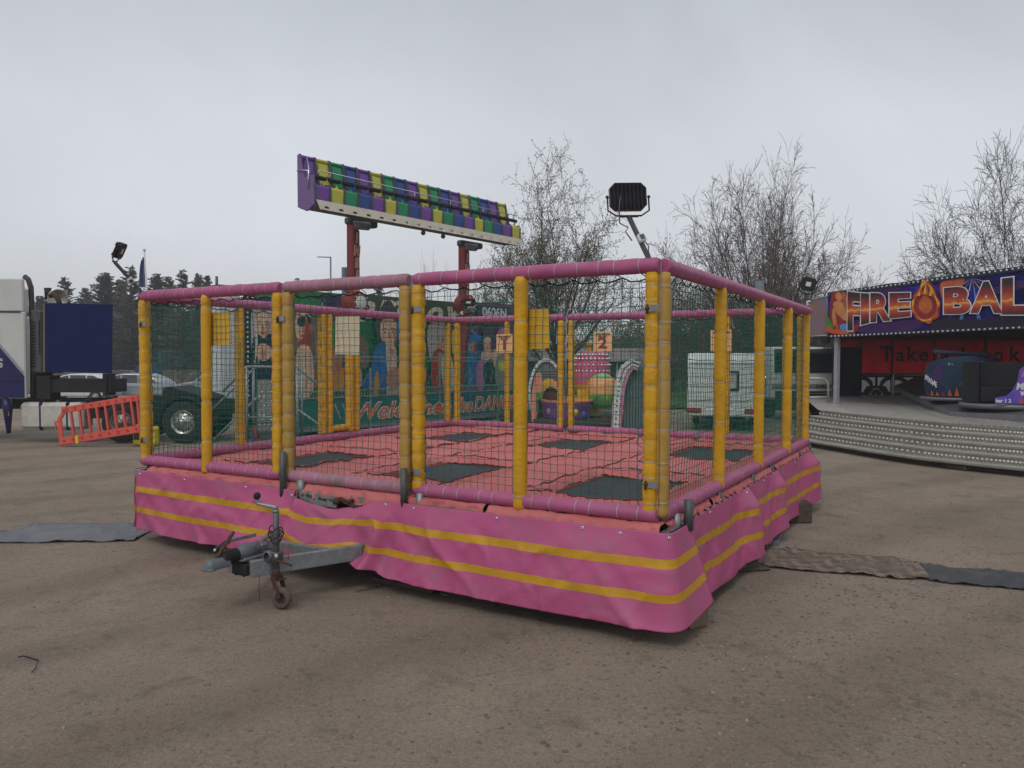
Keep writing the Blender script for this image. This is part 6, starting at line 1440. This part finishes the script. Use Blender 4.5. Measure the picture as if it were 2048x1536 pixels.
# generator
GN = thing('generator', 'dark blue boxed generator mounted behind the lorry cab', 'generator', (-11.0, TY, 0), 0)
a, b = tl(88, 607, .1), tl(224, 745, .1)
mb = MB(); zt_g, zb_g = a.z, b.z
mb.box(((a.x+b.x)/2, .13, (zt_g+zb_g)/2), (b.x-a.x, .03, zt_g-zb_g), 0, Matrix.Rotation(R(1.2), 3, 'Y')); mb.build('side_panel', mat('generator_blue', (.005, .013, .070), .85, var=.06, dirt=(.010, .020, .07), dscale=3, damt=.35, spec=.15), GN)
mb = MB(); mb.bar((a.x-.012, .13, zt_g-.0), (a.x-.04, .13, zb_g), .035, .02); mb.build('panel_edge', mat('ply_edge', (.24, .14, .06), .7), GN)
gg = mat('generator_grey', (.08, .085, .09), .5, dirt=(.04, .035, .03), damt=.6)
mb = MB(); mb.box(((a.x+b.x)/2-.42, .70, (zt_g+zb_g)/2-.03), (b.x-a.x-.75, 1.1, zt_g-zb_g-.10), 0, None, .03); mb.box((a.x-.32, .8, (zt_g+zb_g)/2-.10), (.35, 1.1, zt_g-zb_g-.12), 0, None, .05); mb.build('housing', gg, GN)
mb = MB()
for k in range(15): mb.box((a.x-.40, .24, zt_g-.5-.085*k), (.12, .02, .03))
mb.box((a.x-.22, .235, zt_g-.9), (.02, .02, .9)); mb.build('louvre', blk_f, GN)
mb = MB(); mb.box(((a.x+b.x)/2, .6, tl(150, 772).z), (b.x-a.x-.15, .9, .36)); mb.box((tl(82, 770).x, .35, tl(82, 775).z), (.35, .5, .62)); mb.box((tl(205, 770).x, .35, tl(205, 770).z), (.1, .5, .6)); mb.build('skid_frame', blk_f, GN)
mb = MB(); c = tl(112, 594, .3); rmx = Matrix.Rotation(pi/2, 3, 'Y') @ Matrix.Rotation(R(0), 3, 'X'); mb.lathe([(.001, -.35), (.10, -.35), (.24, -.1), (.25, .0), (.255, .02), (.22, .0), (.05, -.12)], (c.x-.06, .5, c.z-.02), 24, 0, Matrix.Rotation(R(62), 3, 'Z') @ Matrix.Rotation(pi/2, 3, 'X') if False else Matrix.Rotation(R(25), 3, 'Z') @ Matrix.Rotation(pi/2, 3, 'X')); mb.build('silencer', mat('silencer_metal', (.35, .34, .32), .35, .7), GN)
mb = MB(); mb.tube([(c.x+.12, .3, zt_g-.05), (c.x+.05, .3, c.z-.05), (c.x-.06, .28, c.z+.10), (c.x-.16, .3, c.z+.02)], .065, 10); mb.build('exhaust_pipe', rust, GN); mb = MB(); mb.tube([(c.x-.32, .5, c.z-.05), (c.x-.34, .5, c.z+.26)], .09, 10); mb.build('exhaust_flap', blk_f, GN)
# white front lorry of another showman (behind the steps)
DFt = thing('white_lorry', 'white lorry cab with green stripes parked behind the steps of the covered ride', 'truck', (gy(1606, 760, 30).x, 30, 0), R(4))
def dl(px, py): P = gy(px, py, 30); return (P.x-DFt.location.x, P.z)
mb = MB(); x0_, x1_ = -1.25, 1.25; zt_d, zb_d = dl(1640, 694)[1], .75
mb.box((0, .9, (zt_d+zb_d)/2), (2.5, 1.8, zt_d-zb_d), 0, None, .10); dcab = mb.build('cab', white_c, DFt)
mb = MB(); mb.box((0, -.02, dl(1640, 727)[1]), (2.3, .05, .72), 0, None, .03); mb.build('windscreen', glass, dcab); mb = MB(); mb.box((0, -.16, dl(1640, 703)[1]), (2.35, .35, .20), 0, None, .05); mb.build('sun_visor', mat('visor_grey', (.05, .055, .06), .4), dcab)
mb = MB(); mb.box((0, -.02, dl(1640, 772)[1]), (2.45, .05, .16), 0, None, .02); mb.build('badge_bar', mat('badge_grey', (.24, .25, .26), .4, .4), dcab)
mb = MB()
for k in range(7): mb.box((0, -.03, dl(1640, 784)[1]-.11*k), (2.2, .05, .07))
mb.build('grille', blk_f, dcab)
tb = MB(); c = dl(1644, 776); put_text(tb, 'DAF', lambda x, y, o: V(c[0]+x, -.05-o, c[1]+y), .17, 0, .006, 0, 1.5, .004); tb.build('badge_lettering', blk_f, dcab)
mb = MB(); mb.box((.0, -.005, dl(1640, 752)[1]), (.25, .02, .06)); mb.box((-.15, -.005, dl(1640, 764)[1]+.08), (.25, .02, .05)); mb.build('green_stripe', mat('stripe_green', (.01, .13, .08), .5), dcab)
for sx_ in (-1, 1): wheel(DFt, (sx_*1.0, .9, .45), .45, .28, rim_s, 8, ax='x')
# caravan
cA, cB = V(5.69, 25.4, 0), V(7.9, 24.75, 0); cdv = (cB-cA); cw = cdv.length; cang = math.atan2(cdv.y, cdv.x)
CV = thing('caravan', 'white touring caravan with red tail lights parked behind the right hand net', 'caravan', cA, cang)
cvw = mat('caravan_white', (.50, .53, .50), .45, var=.05, dirt=(.38, .40, .34), dscale=1.2, damt=.5)
mb = MB(); prof = [(0, .48), (0, 1.5), (.02, 2.2), (.10, 2.40), (.35, 2.50), (4.4, 2.55), (4.9, 2.45), (5.3, 1.9), (5.5, 1.2), (5.4, .5)]
mb.prism(prof, 'x', (0.03, cw-.03)); body = mb.build('body', cvw, CV)
bv = body.modifiers.new('bev', 'BEVEL'); bv.width = .07; bv.segments = 3
mb = MB()
for z in (1.45, 1.0, 2.2): mb.box((cw/2, -.012, z), (cw-.2, .03, .018))
for z in (1.3, .95): mb.box((cw+.0, 2.7, z), (.03, 5.0, .018))
mb.build('trim', mat('trim_pale', (.35, .36, .35), .5), CV)
for (x, w_) in ((cw/2+.1, .78),):
    mb = MB(); mb.box((x, -.02, 1.62), (w_, .05, .66), 0, None, .05); fr = mb.build('window', glass, CV); mb = MB(); mb.box((x+.12, -.048, 1.62), (w_*.5, .01, .50)); mb.build('net_curtain', mat('curtain_white', (.33, .33, .30), .8), fr)
mb = MB(); mb.box((cw+.0, 1.3, 1.6), (.05, .9, .6), 0, None, .04); mb.build('window', glass, CV); mb = MB(); mb.box((cw+.0, 3.4, 1.6), (.05, .8, .6), 0, None, .04); mb.build('window', glass, CV)
mb = MB(); mb.box((cw/2, -.05, .60), (cw-.1, .14, .26), 0, None, .04); mb.build('bumper', cvw, CV)
for x in (.26, cw-.26):
    mb = MB(); mb.box((x, -.13, .66), (.44, .04, .17), 0, None, .02); mb.build('tail_light', mat('tail_red', (.30, .015, .012), .3, c2=(.15, .01, .01), vs=9), CV)
mb = MB(); mb.box((cw/2, .6, .4), (1.4, .5, .08)); mb.tube([(.3, .3, 0), (.3, .3, .5)], .03, 6); mb.tube([(cw-.3, .3, 0), (cw-.3, .3, .5)], .03, 6); mb.build('underframe', blk_f, CV)
for x in (.15, cw-.15): wheel(CV, (x, 2.9, .32), .32, .2, rim_s, 5, ax='x')
mb = MB(); mb.tube([(cw+.06, 4.9, .9), (cw+.30, 4.7, 1.35), (cw+.28, 4.6, 1.7)], .02, 6); mb.build('grab_handle', chrome, CV)
# cars: side profile lofted with tumblehome
def car(label, loc, rz, prof, glassp, L, paint, wx, rw_=.33, mirror=True):
    root = thing('parked_car', label, 'car', loc, rz, 'cars parked by the stone wall'); wd = 1.74
    mb = MB(); n = len(prof)
    def yy(z, s_): return s_*(wd/2-.20*max(0, z-.95)-.05*max(0, .45-z))
    rings = []
    for (s_, ins) in ((-1, 0), (-1, .06), (1, .06), (1, 0)): pass
    Lp = [V(x, yy(z, -1), z) for x, z in prof]; Rp = [V(x, yy(z, 1), z) for x, z in prof]
    mb.add(Lp+Rp, [tuple(range(n-1, -1, -1)), tuple(range(n, 2*n))]+[(i, (i+1) % n, n+(i+1) % n, n+i) for i in range(n)])
    bd = mb.build('body', paint, root); bv = bd.modifiers.new('bev', 'BEVEL'); bv.width = .06; bv.segments = 3
    for s_ in (-1, 1):
        for gpoly in glassp:
            g_ = MB(); P1 = [V(x, yy(z, s_)+s_*.006, z) for x, z in gpoly]; P2 = [V(x, yy(z, s_)-s_*.02, z) for x, z in gpoly]; k = len(gpoly)
            g_.add(P1+P2, [tuple(range(k)), tuple(range(2*k-1, k-1, -1))]+[(i, (i+1) % k, k+(i+1) % k, k+i) for i in range(k)]); g_.build('side_window', glass, root)
    for (x0, z0, x1_, z1_) in ((prof[-5][0], prof[-5][1], prof[-6][0], prof[-6][1]),): pass
    for x in wx:
        for y in (-wd/2+.10, wd/2-.10):
            a_mb = MB(); a_mb.lathe([(rw_+.05, -.12), (rw_+.05, .12), (.001, .12)], (x, y, rw_), 24, 0, Matrix.Rotation(pi/2, 3, 'X')); 
            wheel(root, (x, y-.02 if y < 0 else y+.02, rw_), rw_, .20, mat('car_rim_silver', (.35, .35, .36), .35, .6), 5)
            am_ = MB(); am_.lathe([(rw_+.07, .0), (rw_+.07, .012), (.05, .012)], (x, -wd/2+.028, rw_+.02), 24, 0, Matrix.Rotation(pi/2, 3, 'X')) if y < 0 else None
            if y < 0: am_.build('wheel_arch', blk_f, root)
    if mirror: mm = MB(); mm.box((wx[0]+.75, -wd/2-.08, .98), (.16, .16, .12), 0, None, .03); mm.build('wing_mirror', paint, root)
    return root
silver = mat('silver_paint', (.32, .34, .37), .3, .5, var=.04, dirt=(.2, .2, .2), damt=.3); greyp = mat('grey_paint', (.22, .23, .25), .3, .5, var=.04)
prof1 = [(0, .35), (0, .72), (.15, .85), (1.0, .97), (1.75, 1.38), (2.2, 1.48), (3.3, 1.46), (3.85, 1.25), (4.25, 1.0), (4.35, .8), (4.3, .35)]
g1 = [[(1.15, 1.0), (1.78, 1.33), (2.1, 1.41), (2.15, 1.0)], [(2.22, 1.0), (2.18, 1.41), (2.95, 1.41), (3.0, 1.0)], [(3.07, 1.0), (3.02, 1.40), (3.35, 1.38), (3.75, 1.18), (3.9, 1.02)]]
Pc = gz(335, 803); car('silver hatchback parked between the generator and the left corner post', V(Pc.x-4.2, Pc.y, 0), R(1), prof1, g1, 4.35, silver, (.85, 3.45))
prof2 = [(0, .42), (0, .85), (.12, 1.0), (.95, 1.12), (1.55, 1.58), (1.95, 1.68), (3.7, 1.66), (4.2, 1.4), (4.5, 1.05), (4.5, .42)]
g2 = [[(1.1, 1.15), (1.6, 1.54), (2.0, 1.60), (2.05, 1.15)], [(2.12, 1.15), (2.08, 1.60), (2.9, 1.60), (2.95, 1.15)], [(3.02, 1.15), (2.98, 1.60), (3.6, 1.57), (3.9, 1.2)]]
Pc = gz(400, 806); car('silver off-roader behind the net left of the white cabin', V(Pc.x-.9, Pc.y, 0), R(-3), prof2, g2, 4.5, silver, (.85, 3.5), .37)
Pc = gz(60, 812); car('pale car glimpsed under the generator frame', V(Pc.x-1.6, Pc.y+3, 0), R(2), prof1, g1, 4.35, mat('white_paint_car', (.55, .56, .58), .3), (.85, 3.45))
# ---------------- low building, lamps, flagpole ----------------
bw = mat('barn_wall', (.07, .065, .06), .8, var=.2); bro = mat('barn_roof', (.14, .12, .11), .7, c2=(.19, .16, .15), vs=2)
BD = thing('low_shed', 'long low shed with a grey corrugated roof behind the cup ride', 'building', (1.5, 50, 0), R(3))
mb = MB(); mb.box((4.2, 3.2, 1.1), (9.6, 6, 2.2)); mb.build('wall', bw, BD)
mb = MB(); n = 90; vs = []
for k in range(n+1):
    x = -.8+k*10.2/n; dz = .035*(k % 2); vs += [V(x, -.4, 2.15+dz), V(x, 3.2, 3.05+dz), V(x, 6.6, 2.15+dz)]
mb.add(vs, [(3*k+j, 3*k+3+j, 3*k+4+j, 3*k+1+j) for k in range(n) for j in (0, 1)]); mb.build('roof', bro, BD)
mb = MB()
for x in (3.2, 4.6, 6.0): mb.box((x, .17, 1.2), (.9, .08, 1.1))
mb.build('opening_shade', blk, BD)  # black slabs on the wall stand in for shade inside the shed
for x in (2.4, 3.9, 5.3, 6.8):
    mb = MB(); mb.box((x, .12, 1.1), (.12, .1, 2.1)); mb.build('door_post', white_p, BD)
def pole(name, label, cat, px, pyt, Y, r0, r1, m_, lean=0):
    P = gy(px, 700, Y); root = thing(name, label, cat, (P.x, Y, 0)); z = gy(px, pyt, Y).z; mb = MB(); mb.tube([(lean, 0, 0), (0, 0, z)], [r0, r1], 10); mb.build('pole', m_, root); return root, z
LPm = mat('lamp_grey', (.14, .17, .19), .5, .3)
rt, z = pole('street_lamp', 'slim grey street lamp rising behind the seat ride', 'street lamp', 662, 514, 62, .10, .06, LPm)
mb = MB(); mb.bar((.05, 0, z-.02), (-1.05, 0, z+.0), .12, .07, 0, .02); mb.build('lamp_head', LPm, rt)
rt, z = pole('flagpole', 'white flagpole with a limp blue flag in front of the conifers', 'flagpole', 291, 502, 47, .09, .04, white_p, .38)
mb = MB(); mb.sph((0, 0, z+.06), .09, 8); mb.build('finial', white_p, rt)
def flagf(u, v): return V(-.02-u*.33*(1-.2*v)-.25*v*(1-u*.2)+.02+.03*v*0-.0, .09*sin(u*9+v*3), z-.35-v*1.75-.35*u*u)
mb = MB(); mb.grid(lambda u, v: V(.05*v-u*(.16+.32*v), .10*sin(u*10+v*4), z-.3-v*1.7-.22*u), 14, 14); mb.build('flag', mat('flag_blue', (.03, .05, .16), .8, c2=(.08, .09, .2), vs=3), rt)
rt, z = pole('grey_post', 'grey post top behind the right hand top rail', 'post', 1517, 562, 30, .16, .16, LPm)
rt, z = pole('signal_post', 'distant dark square post between the conifers and the wall', 'post', 326, 705, 52, .34, .34, mat('dark_green_post', (.02, .035, .03), .7))
mb = MB(); P = gy(250, 755, 46); mb.box((0, 0, .55), (1.5, .05, .7)); mb.box((-.6, 0, .1), (.08, .06, .5)); mb.box((.6, 0, .1), (.08, .06, .5)); o = mb.build('notice_board', mat('notice_blue', (.02, .04, .12), .5)); o.location = (P.x, 48.9, P.z-.2); tag(o, 'small dark blue notice by the stone wall', 'sign')
# ================= TREES =================
bark = mat('bark', (.045, .04, .032), .9, var=.35, vs=10, dirt=(.05, .065, .03), dscale=2, damt=.5); bark_l = mat('bark_pale', (.085, .07, .055), .9, var=.35, vs=10); twig_m = mat('twig_brown', (.10, .078, .06), .9, var=.3, vs=4)
leaf_o = mat('leaf_olive', (.15, .135, .05), .8, var=.4, vs=3); leaf_d = mat('leaf_dark', (.075, .08, .038), .8, var=.4, vs=3); leaf_r = mat('bud_russet', (.17, .10, .065), .8, var=.4, vs=3); leaf_y = mat('bud_olive', (.11, .105, .05), .8, var=.4, vs=3)
needle = mat('needle_dark', (.095, .092, .068), .85, var=.4, vs=2); needle2 = mat('needle_grey', (.13, .118, .094), .85, var=.4, vs=2)
rt_ = random.Random(11)
def rv(k=1): return V(rt_.gauss(0, 1), rt_.gauss(0, 1), rt_.gauss(0, 1)).normalized()*k
def branch(tk, cr, p, d, L, r, lev, P):
    if lev == 1 and P.get('dome'):
        a_, b_ = P['dome']; q_ = Vector(d).normalized(); h_ = math.hypot(q_.x, q_.y)
        L = P['R0']/math.sqrt((h_/a_)**2+(max(.05, q_.z)/b_)**2)*rt_.uniform(.80, 1.0)
    elif P.get('taper') and lev > 1: L *= 1
    n = P['seg'][lev]; pts = [p]; dd = Vector(d)
    for i in range(n):
        dd = (dd+rv(P['wob'][lev])+V(0, 0, P['up'][lev])).normalized(); pts.append(pts[-1]+dd*(L/n))
    rs = [max(P['rmin'], r*(1-.62*i/n)) for i in range(n+1)]
    if lev == P['levels']-1: rs[-1] = P['rmin']*.7
    (tk if lev < P['split'] else cr).tube(pts, rs, 7 if lev == 0 else (5 if lev == 1 else 3), 0, False, True, rt_.random())
    if lev == P['levels']-1:
        if P.get('leaf'):
            for i in range(P['leaf']):
                q = rt_.choice(pts[1:])+rv(P['lsp']); a = rv(P['lsz']*rt_.uniform(.6, 1.3)); b = rv(P['lsz']*rt_.uniform(.4, .8)); cr.add([q, q+a, q+a*.5+b], [(0, 1, 2)], 1+rt_.randrange(P['nl']))
        return
    k = P['kids'][lev]; k = k+rt_.randint(-1, 1) if k > 3 else k
    off_ = rt_.random()*6.28; ordr = list(range(k)); rt_.shuffle(ordr)
    for j in range(k):
        t = lerp(P['t0'][lev], 1, (j+rt_.random()*.8)/k); i = min(n-1, int(t*n)); q = lerp(pts[i], pts[i+1], t*n-i) if t < 1 else pts[-1]
        ax = (pts[min(i+1, n)]-pts[i]).normalized(); side = ax.orthogonal().normalized(); side = Matrix.Rotation(off_+j*2.4+rt_.uniform(-.4, .4), 3, ax) @ side
        an = R(rt_.uniform(*P['ang'][lev])) if lev or not P.get('dome') else R(lerp(*P['ang'][0], ((k-1-j+rt_.random())/k)**P.get('apow', .6))); nd = (ax*cos(an)+side*sin(an)).normalized()
        branch(tk, cr, q, nd, L*rt_.uniform(*P['lr'][lev])*(1-.35*t*P.get('tp', 0)), max(P['rmin'], r*(1-.62*t)*P['rr'][lev]), lev+1, P)
def tree(name, label, px, Y, ptop, P, cw_px=None, mats=None, seed=1, group=None, zoff=0):
    global rt_; rt_ = random.Random(seed)
    B = gy(px, 700, Y); H = gy(px, ptop, Y).z; tk, cr = MB(), MB()
    branch(tk, cr, V(0, 0, 0), V(P.get('lean', 0), 0, 1), P['trunk'], P['r'], 0, P)
    # scale to the wanted height and width
    zz_ = sorted(v[2] for v in cr.v); allz = zz_[int(len(zz_)*.9993)]; kx = H/allz
    xs = sorted(abs(v[0]) for v in cr.v); w98 = xs[int(len(xs)*.99)]; kw = (cw_px/2/FPX*Y)/w98 if cw_px else kx
    for mb_ in (tk, cr): mb_.v = [(v[0]*(kw if v[2] > 1 else lerp(1, kw, v[2])), v[1]*(kw if v[2] > 1 else lerp(1, kw, v[2])), v[2]*kx) for v in mb_.v]
    root = thing(name, label, 'tree', (B.x, Y, zoff), 0, group)
    tk.build('trunk', mats[0], root); cr.build('crown', mats[1:], root); return root
Pmid = dict(levels=5, split=2, seg=[5, 7, 5, 4, 3], wob=[.04, .10, .16, .22, .3], up=[.1, .13, .10, .05, .02], trunk=3.2, r=.34, rmin=.013, kids=[11, 10, 7, 4], t0=[.55, .15, .15, .15], ang=[(12, 42), (25, 55), (25, 60), (25, 65)], lr=[(2.0, 2.9), (.34, .5), (.42, .62), (.45, .7)], rr=[.62, .5, .55, .6], leaf=8, lsp=.20, lsz=.135, nl=2)
Pmid.update(trunk=3.4, dome=(.60, .95), R0=10, apow=.62, kids=[14, 10, 6, 4], leaf=7, lr=[(1, 1), (.30, .46), (.42, .62), (.45, .7)], ang=[(6, 58), (25, 50), (25, 60), (25, 65)], up=[.08, .06, .06, .03, .01])
tree('broadleaf_tree', 'tall tree with sparse olive spring leaves behind the cup ride', 1114, 38, 290, Pmid, 275, [bark, twig_m, leaf_o, leaf_d], 5)
P2 = dict(Pmid); P2.update(trunk=1.6, r=.2, R0=7, dome=(.7, .8), kids=[9, 9, 5, 4], leaf=6)
tree('broadleaf_tree', 'smaller leafy tree beneath the right end of the seat row', 1000, 44, 482, P2, 110, [bark, twig_m, leaf_o, leaf_d], 9)
Pwil = dict(levels=5, split=2, seg=[3, 9, 6, 5, 4], wob=[.03, .06, .12, .17, .22], up=[.0, .004, .012, .005, -.005], trunk=1.5, r=.5, rmin=.0105, kids=[40, 15, 7, 4], apow=.50, t0=[.3, .10, .12, .12], ang=[(2, 84), (16, 42), (20, 50), (20, 55)], lr=[(1, 1), (.20, .33), (.42, .6), (.45, .7)], rr=[.30, .34, .5, .55], leaf=3, lsp=.1, lsz=.075, nl=2, dome=(1.0, .95), R0=9)
tree('bare_tree', 'broad bare tree with many fanning branches and russet buds behind the caravan', 1530, 42, 312, Pwil, 440, [bark_l, twig_m, leaf_r, leaf_y], 21)
Pbar = dict(Pwil); Pbar.update(trunk=2.6, r=.40, kids=[28, 13, 7, 4], apow=.55, leaf=0, nl=1, rmin=.012, wob=[.03, .09, .14, .18, .22], lr=[(1, 1), (.20, .33), (.42, .6), (.45, .7)], ang=[(3, 72), (20, 48), (20, 50), (25, 55)], dome=(1.0, 1.1), R0=10)
tree('bare_tree', 'tall leafless tree rising above the covered ride at the right edge', 2035, 46, 258, Pbar, 440, [bark, bark], 31)
Psap = dict(levels=3, split=1, seg=[6, 5, 4], wob=[.05, .08, .15], up=[.1, .12, .1], trunk=5, r=.06, rmin=.010, kids=[12, 5], t0=[.3, .2], ang=[(15, 40), (20, 45)], lr=[(.35, .5), (.4, .6)], rr=[.5, .6], leaf=0, nl=1)
tree('bare_sapling', 'thin bare sapling seen between the two red ride arms', 857, 60, 495, Psap, 40, [bark_l, bark_l], 41)
tree('bare_sapling', 'low bare sapling just left of the right red ride arm', 895, 60, 520, Psap, 34, [bark_l, bark_l], 42)
Pbush = dict(levels=4, split=1, seg=[2, 6, 5, 4], wob=[.03, .12, .2, .25], up=[0, .06, .05, .02], trunk=.4, r=.2, rmin=.011, kids=[14, 9, 6], t0=[.1, .1, .15], ang=[(10, 70), (20, 50), (25, 60)], lr=[(7, 11), (.4, .6), (.4, .65)], rr=[.3, .5, .6], leaf=9, lsp=.25, lsz=.15, nl=2)
for px, Y, pt, w, sd, lb in ((1335, 52, 470, 150, 51, 'bushy brown thicket left of the broad bare tree'), (1410, 58, 520, 150, 52, 'olive thicket below the broad bare tree, left of its trunk'), (1640, 60, 620, 120, 53, 'low twiggy thicket behind the small rear floodlight'),
                              (1230, 60, 600, 150, 54, 'low brown bush line behind the shed roof')):
    tree('thicket', lb, px, Y, pt, Pbush, w, [bark_l, twig_m, leaf_y, leaf_d], sd)
# distant hedge: dense mass nobody could count
def mass(name, label, x0, x1, Y, h, n, m_, seed, dep=6, sz=.5):
    rr_ = random.Random(seed); mb = MB()
    for k in range(n):
        x = rr_.uniform(x0, x1); hh = h*(.75+.35*nz1(x*.12, seed)+.15*nz1(x*.5, seed)); z = hh*rr_.random()**.8; q = V(x, Y+rr_.uniform(0, dep), z); a = V(rr_.gauss(0, 1), rr_.gauss(0, 1), rr_.gauss(0, 1)).normalized()*sz*rr_.uniform(.5, 1.2); b = V(rr_.gauss(0, 1), rr_.gauss(0, 1), rr_.gauss(0, 1)).normalized()*sz*rr_.uniform(.3, .8)
        mb.add([q, q+a, q+a*.5+b], [(0, 1, 2)], rr_.randrange(len(m_)))
    mb.grid(lambda a, b: V(lerp(x0, x1, a), Y+dep+.5, b*h*.85*(.75+.35*nz1(lerp(x0, x1, a)*.12, seed))), 60, 2)
    o = mb.build(name, m_); tag(o, label, 'vegetation', None, 'stuff')
mass('woodland', 'far brown and green woodland edge behind the rides', -6, 75, 66, 6.0, 26000, [mat('far_olive', (.14, .13, .075), .9, var=.35, vs=.6), mat('far_brown', (.13, .105, .08), .9, var=.35, vs=.6), leaf_y], 61, 8, .42)
mass('conifer_wood', 'dense mass of the conifer wood behind the stone wall', -78, -18, 88, 11.0, 30000, [needle, needle2], 62, 10, .55)
# conifers one can tell apart
def conifer(H, Rr, seed, dens=1.0):
    rr_ = random.Random(seed); tk, cr = MB(), MB(); tk.tube([(0, 0, 0), (0, 0, H*.5), (0, 0, H)], [H*.013+.05, H*.008+.03, .02], 6)
    z = H*.10
    while z < H*.985:
        t = (z-H*.1)/(H*.9); L = Rr*(1-t)**.8*rr_.uniform(.75, 1.15)+.12; nb = int(4.5*dens)+2
        for k in range(nb):
            an = rr_.random()*6.28; d = V(cos(an), sin(an), .12+.45*t); Lb_ = L*rr_.uniform(.45, 1.12); p0 = V(0, 0, z+rr_.uniform(-.15, .15))
            pe = p0+d*Lb_+V(0, 0, -.10*Lb_*(1-t)); cr.tube([p0, lerp(p0, pe, .5)+V(0, 0, .05*Lb_), pe], [.03, .02, .008], 3)
            m = int(Lb_*17)+4
            for j in range(m):
                s = rr_.uniform(.12, 1); q = lerp(p0, pe, s)+V(0, 0, .05*Lb_*sin(s*pi)); w_ = .26*(1-.45*s)+.05; a = V(-sin(an), cos(an), 0)*rr_.choice((-1, 1))*w_*rr_.uniform(.5, 1.2)+d*.18+V(0, 0, rr_.uniform(-.22, .06)); b = d*.10+V(0, 0, .05)+V(rr_.uniform(-.05, .05), rr_.uniform(-.05, .05), 0)
                cr.add([q-b*.5, q+b, q+a], [(0, 1, 2)], rr_.randrange(2))
        z += H*.014/dens*rr_.uniform(.5, 1.3)+.05
    return tk, cr
protos = []
CL = [(133, 556, 78, 3.4, 0, 'thin topped conifer just left of the generator exhaust'), (172, 575, 84, 2.6, 1, 'short conifer right of the generator exhaust'), (212, 546, 80, 4.2, 2, 'broad dark conifer under the edge-on floodlight'), (245, 560, 86, 3.6, 1, 'lower conifer filling the gap behind the floodlight pole'), (262, 534, 78, 4.0, 0, 'tallest conifer just left of the flagpole'),
      (315, 548, 80, 3.6, 2, 'first dark conifer right of the flagpole'), (338, 552, 84, 2.6, 1, 'slim conifer second right of the flagpole'), (368, 541, 78, 3.4, 0, 'tall conifer third right of the flagpole'), (398, 547, 84, 2.4, 2, 'narrow conifer fourth right of the flagpole'), (414, 551, 80, 2.4, 1, 'open thin conifer fifth right of the flagpole'),
      (85, 592, 88, 3.4, 1, 'conifer half hidden behind the left edge of the generator'), (60, 618, 80, 2.8, 0, 'small conifer between the cab and the generator'), (562, 566, 95, 2.2, 1, 'far conifer tip poking above the middle top rail'), (595, 557, 95, 2.6, 2, 'far conifer tip left of the street lamp'), (760, 552, 110, 3, 0, 'distant conifer tip behind the seat ride header'), (470, 575, 92, 3.0, 2, 'conifer behind the white cabin of the seat ride')]
for i, (px, pt, Y, Rr, v, lb) in enumerate(CL):
    B = gy(px, 700, Y); H = gy(px, pt, Y).z
    if v >= len(protos) or not any(p[0] == v for p in protos):
        tk, cr = conifer(11.5, Rr, 70+v, (.8, 1.1, 1.35)[v]); root = thing('conifer', lb, 'tree', (B.x, Y, 0), rt_.random()*6, 'conifers at the edge of the wood'); tk.build('trunk', bark, root); cr.build('crown', [needle, needle2], root); protos.append((v, root, 11.5, Rr)); 
    else:
        pr = [p for p in protos if p[0] == v][0]; root = copy_tree(pr[1]); root['label'] = lb; root.location = (B.x, Y, 0); root.rotation_euler = (0, 0, rt_.random()*6)
        root.scale = (1, 1, 1)
    pr = [p for p in protos if p[0] == v][0]; root.scale = (Rr/pr[3], Rr/pr[3], H/pr[2])
# grass tufts at the wall foot and by the grass bank
gm_ = MB(); rr_ = random.Random(5)
for k in range(5000):
    if k % 2: x, y = rr_.uniform(-50, -2), 49.1-rr_.random()*1.2
    else: x, y = rr_.uniform(4, 24), 35.2+rr_.random()*2
    h_ = rr_.uniform(.08, .28); a = rr_.uniform(-.1, .1); gm_.add([(x-.02, y, 0), (x+.02, y, 0), (x+a, y, h_)], [(0, 1, 2)])
o = gm_.build('grass_tufts', grass_m); tag(o, 'rough grass tufts along the wall foot and yard edge', 'grass', None, 'stuff')
# ================= HAZE =================
hm = bpy.data.materials.new('haze_air'); hm.use_nodes = True; n = hm.node_tree.nodes; n.remove(n['Principled BSDF']); pv_ = n.new('ShaderNodeVolumePrincipled'); pv_.inputs['Color'].default_value = (.86, .90, .97, 1); pv_.inputs['Density'].default_value = .0012; pv_.inputs['Anisotropy'].default_value = .2
hm.node_tree.links.new(pv_.outputs[0], n['Material Output'].inputs['Volume'])
mb = MB(); mb.box((0, 155, 10), (520, 410, 22.5)); hz = mb.build('haze', hm); tag(hz, kind='stuff')
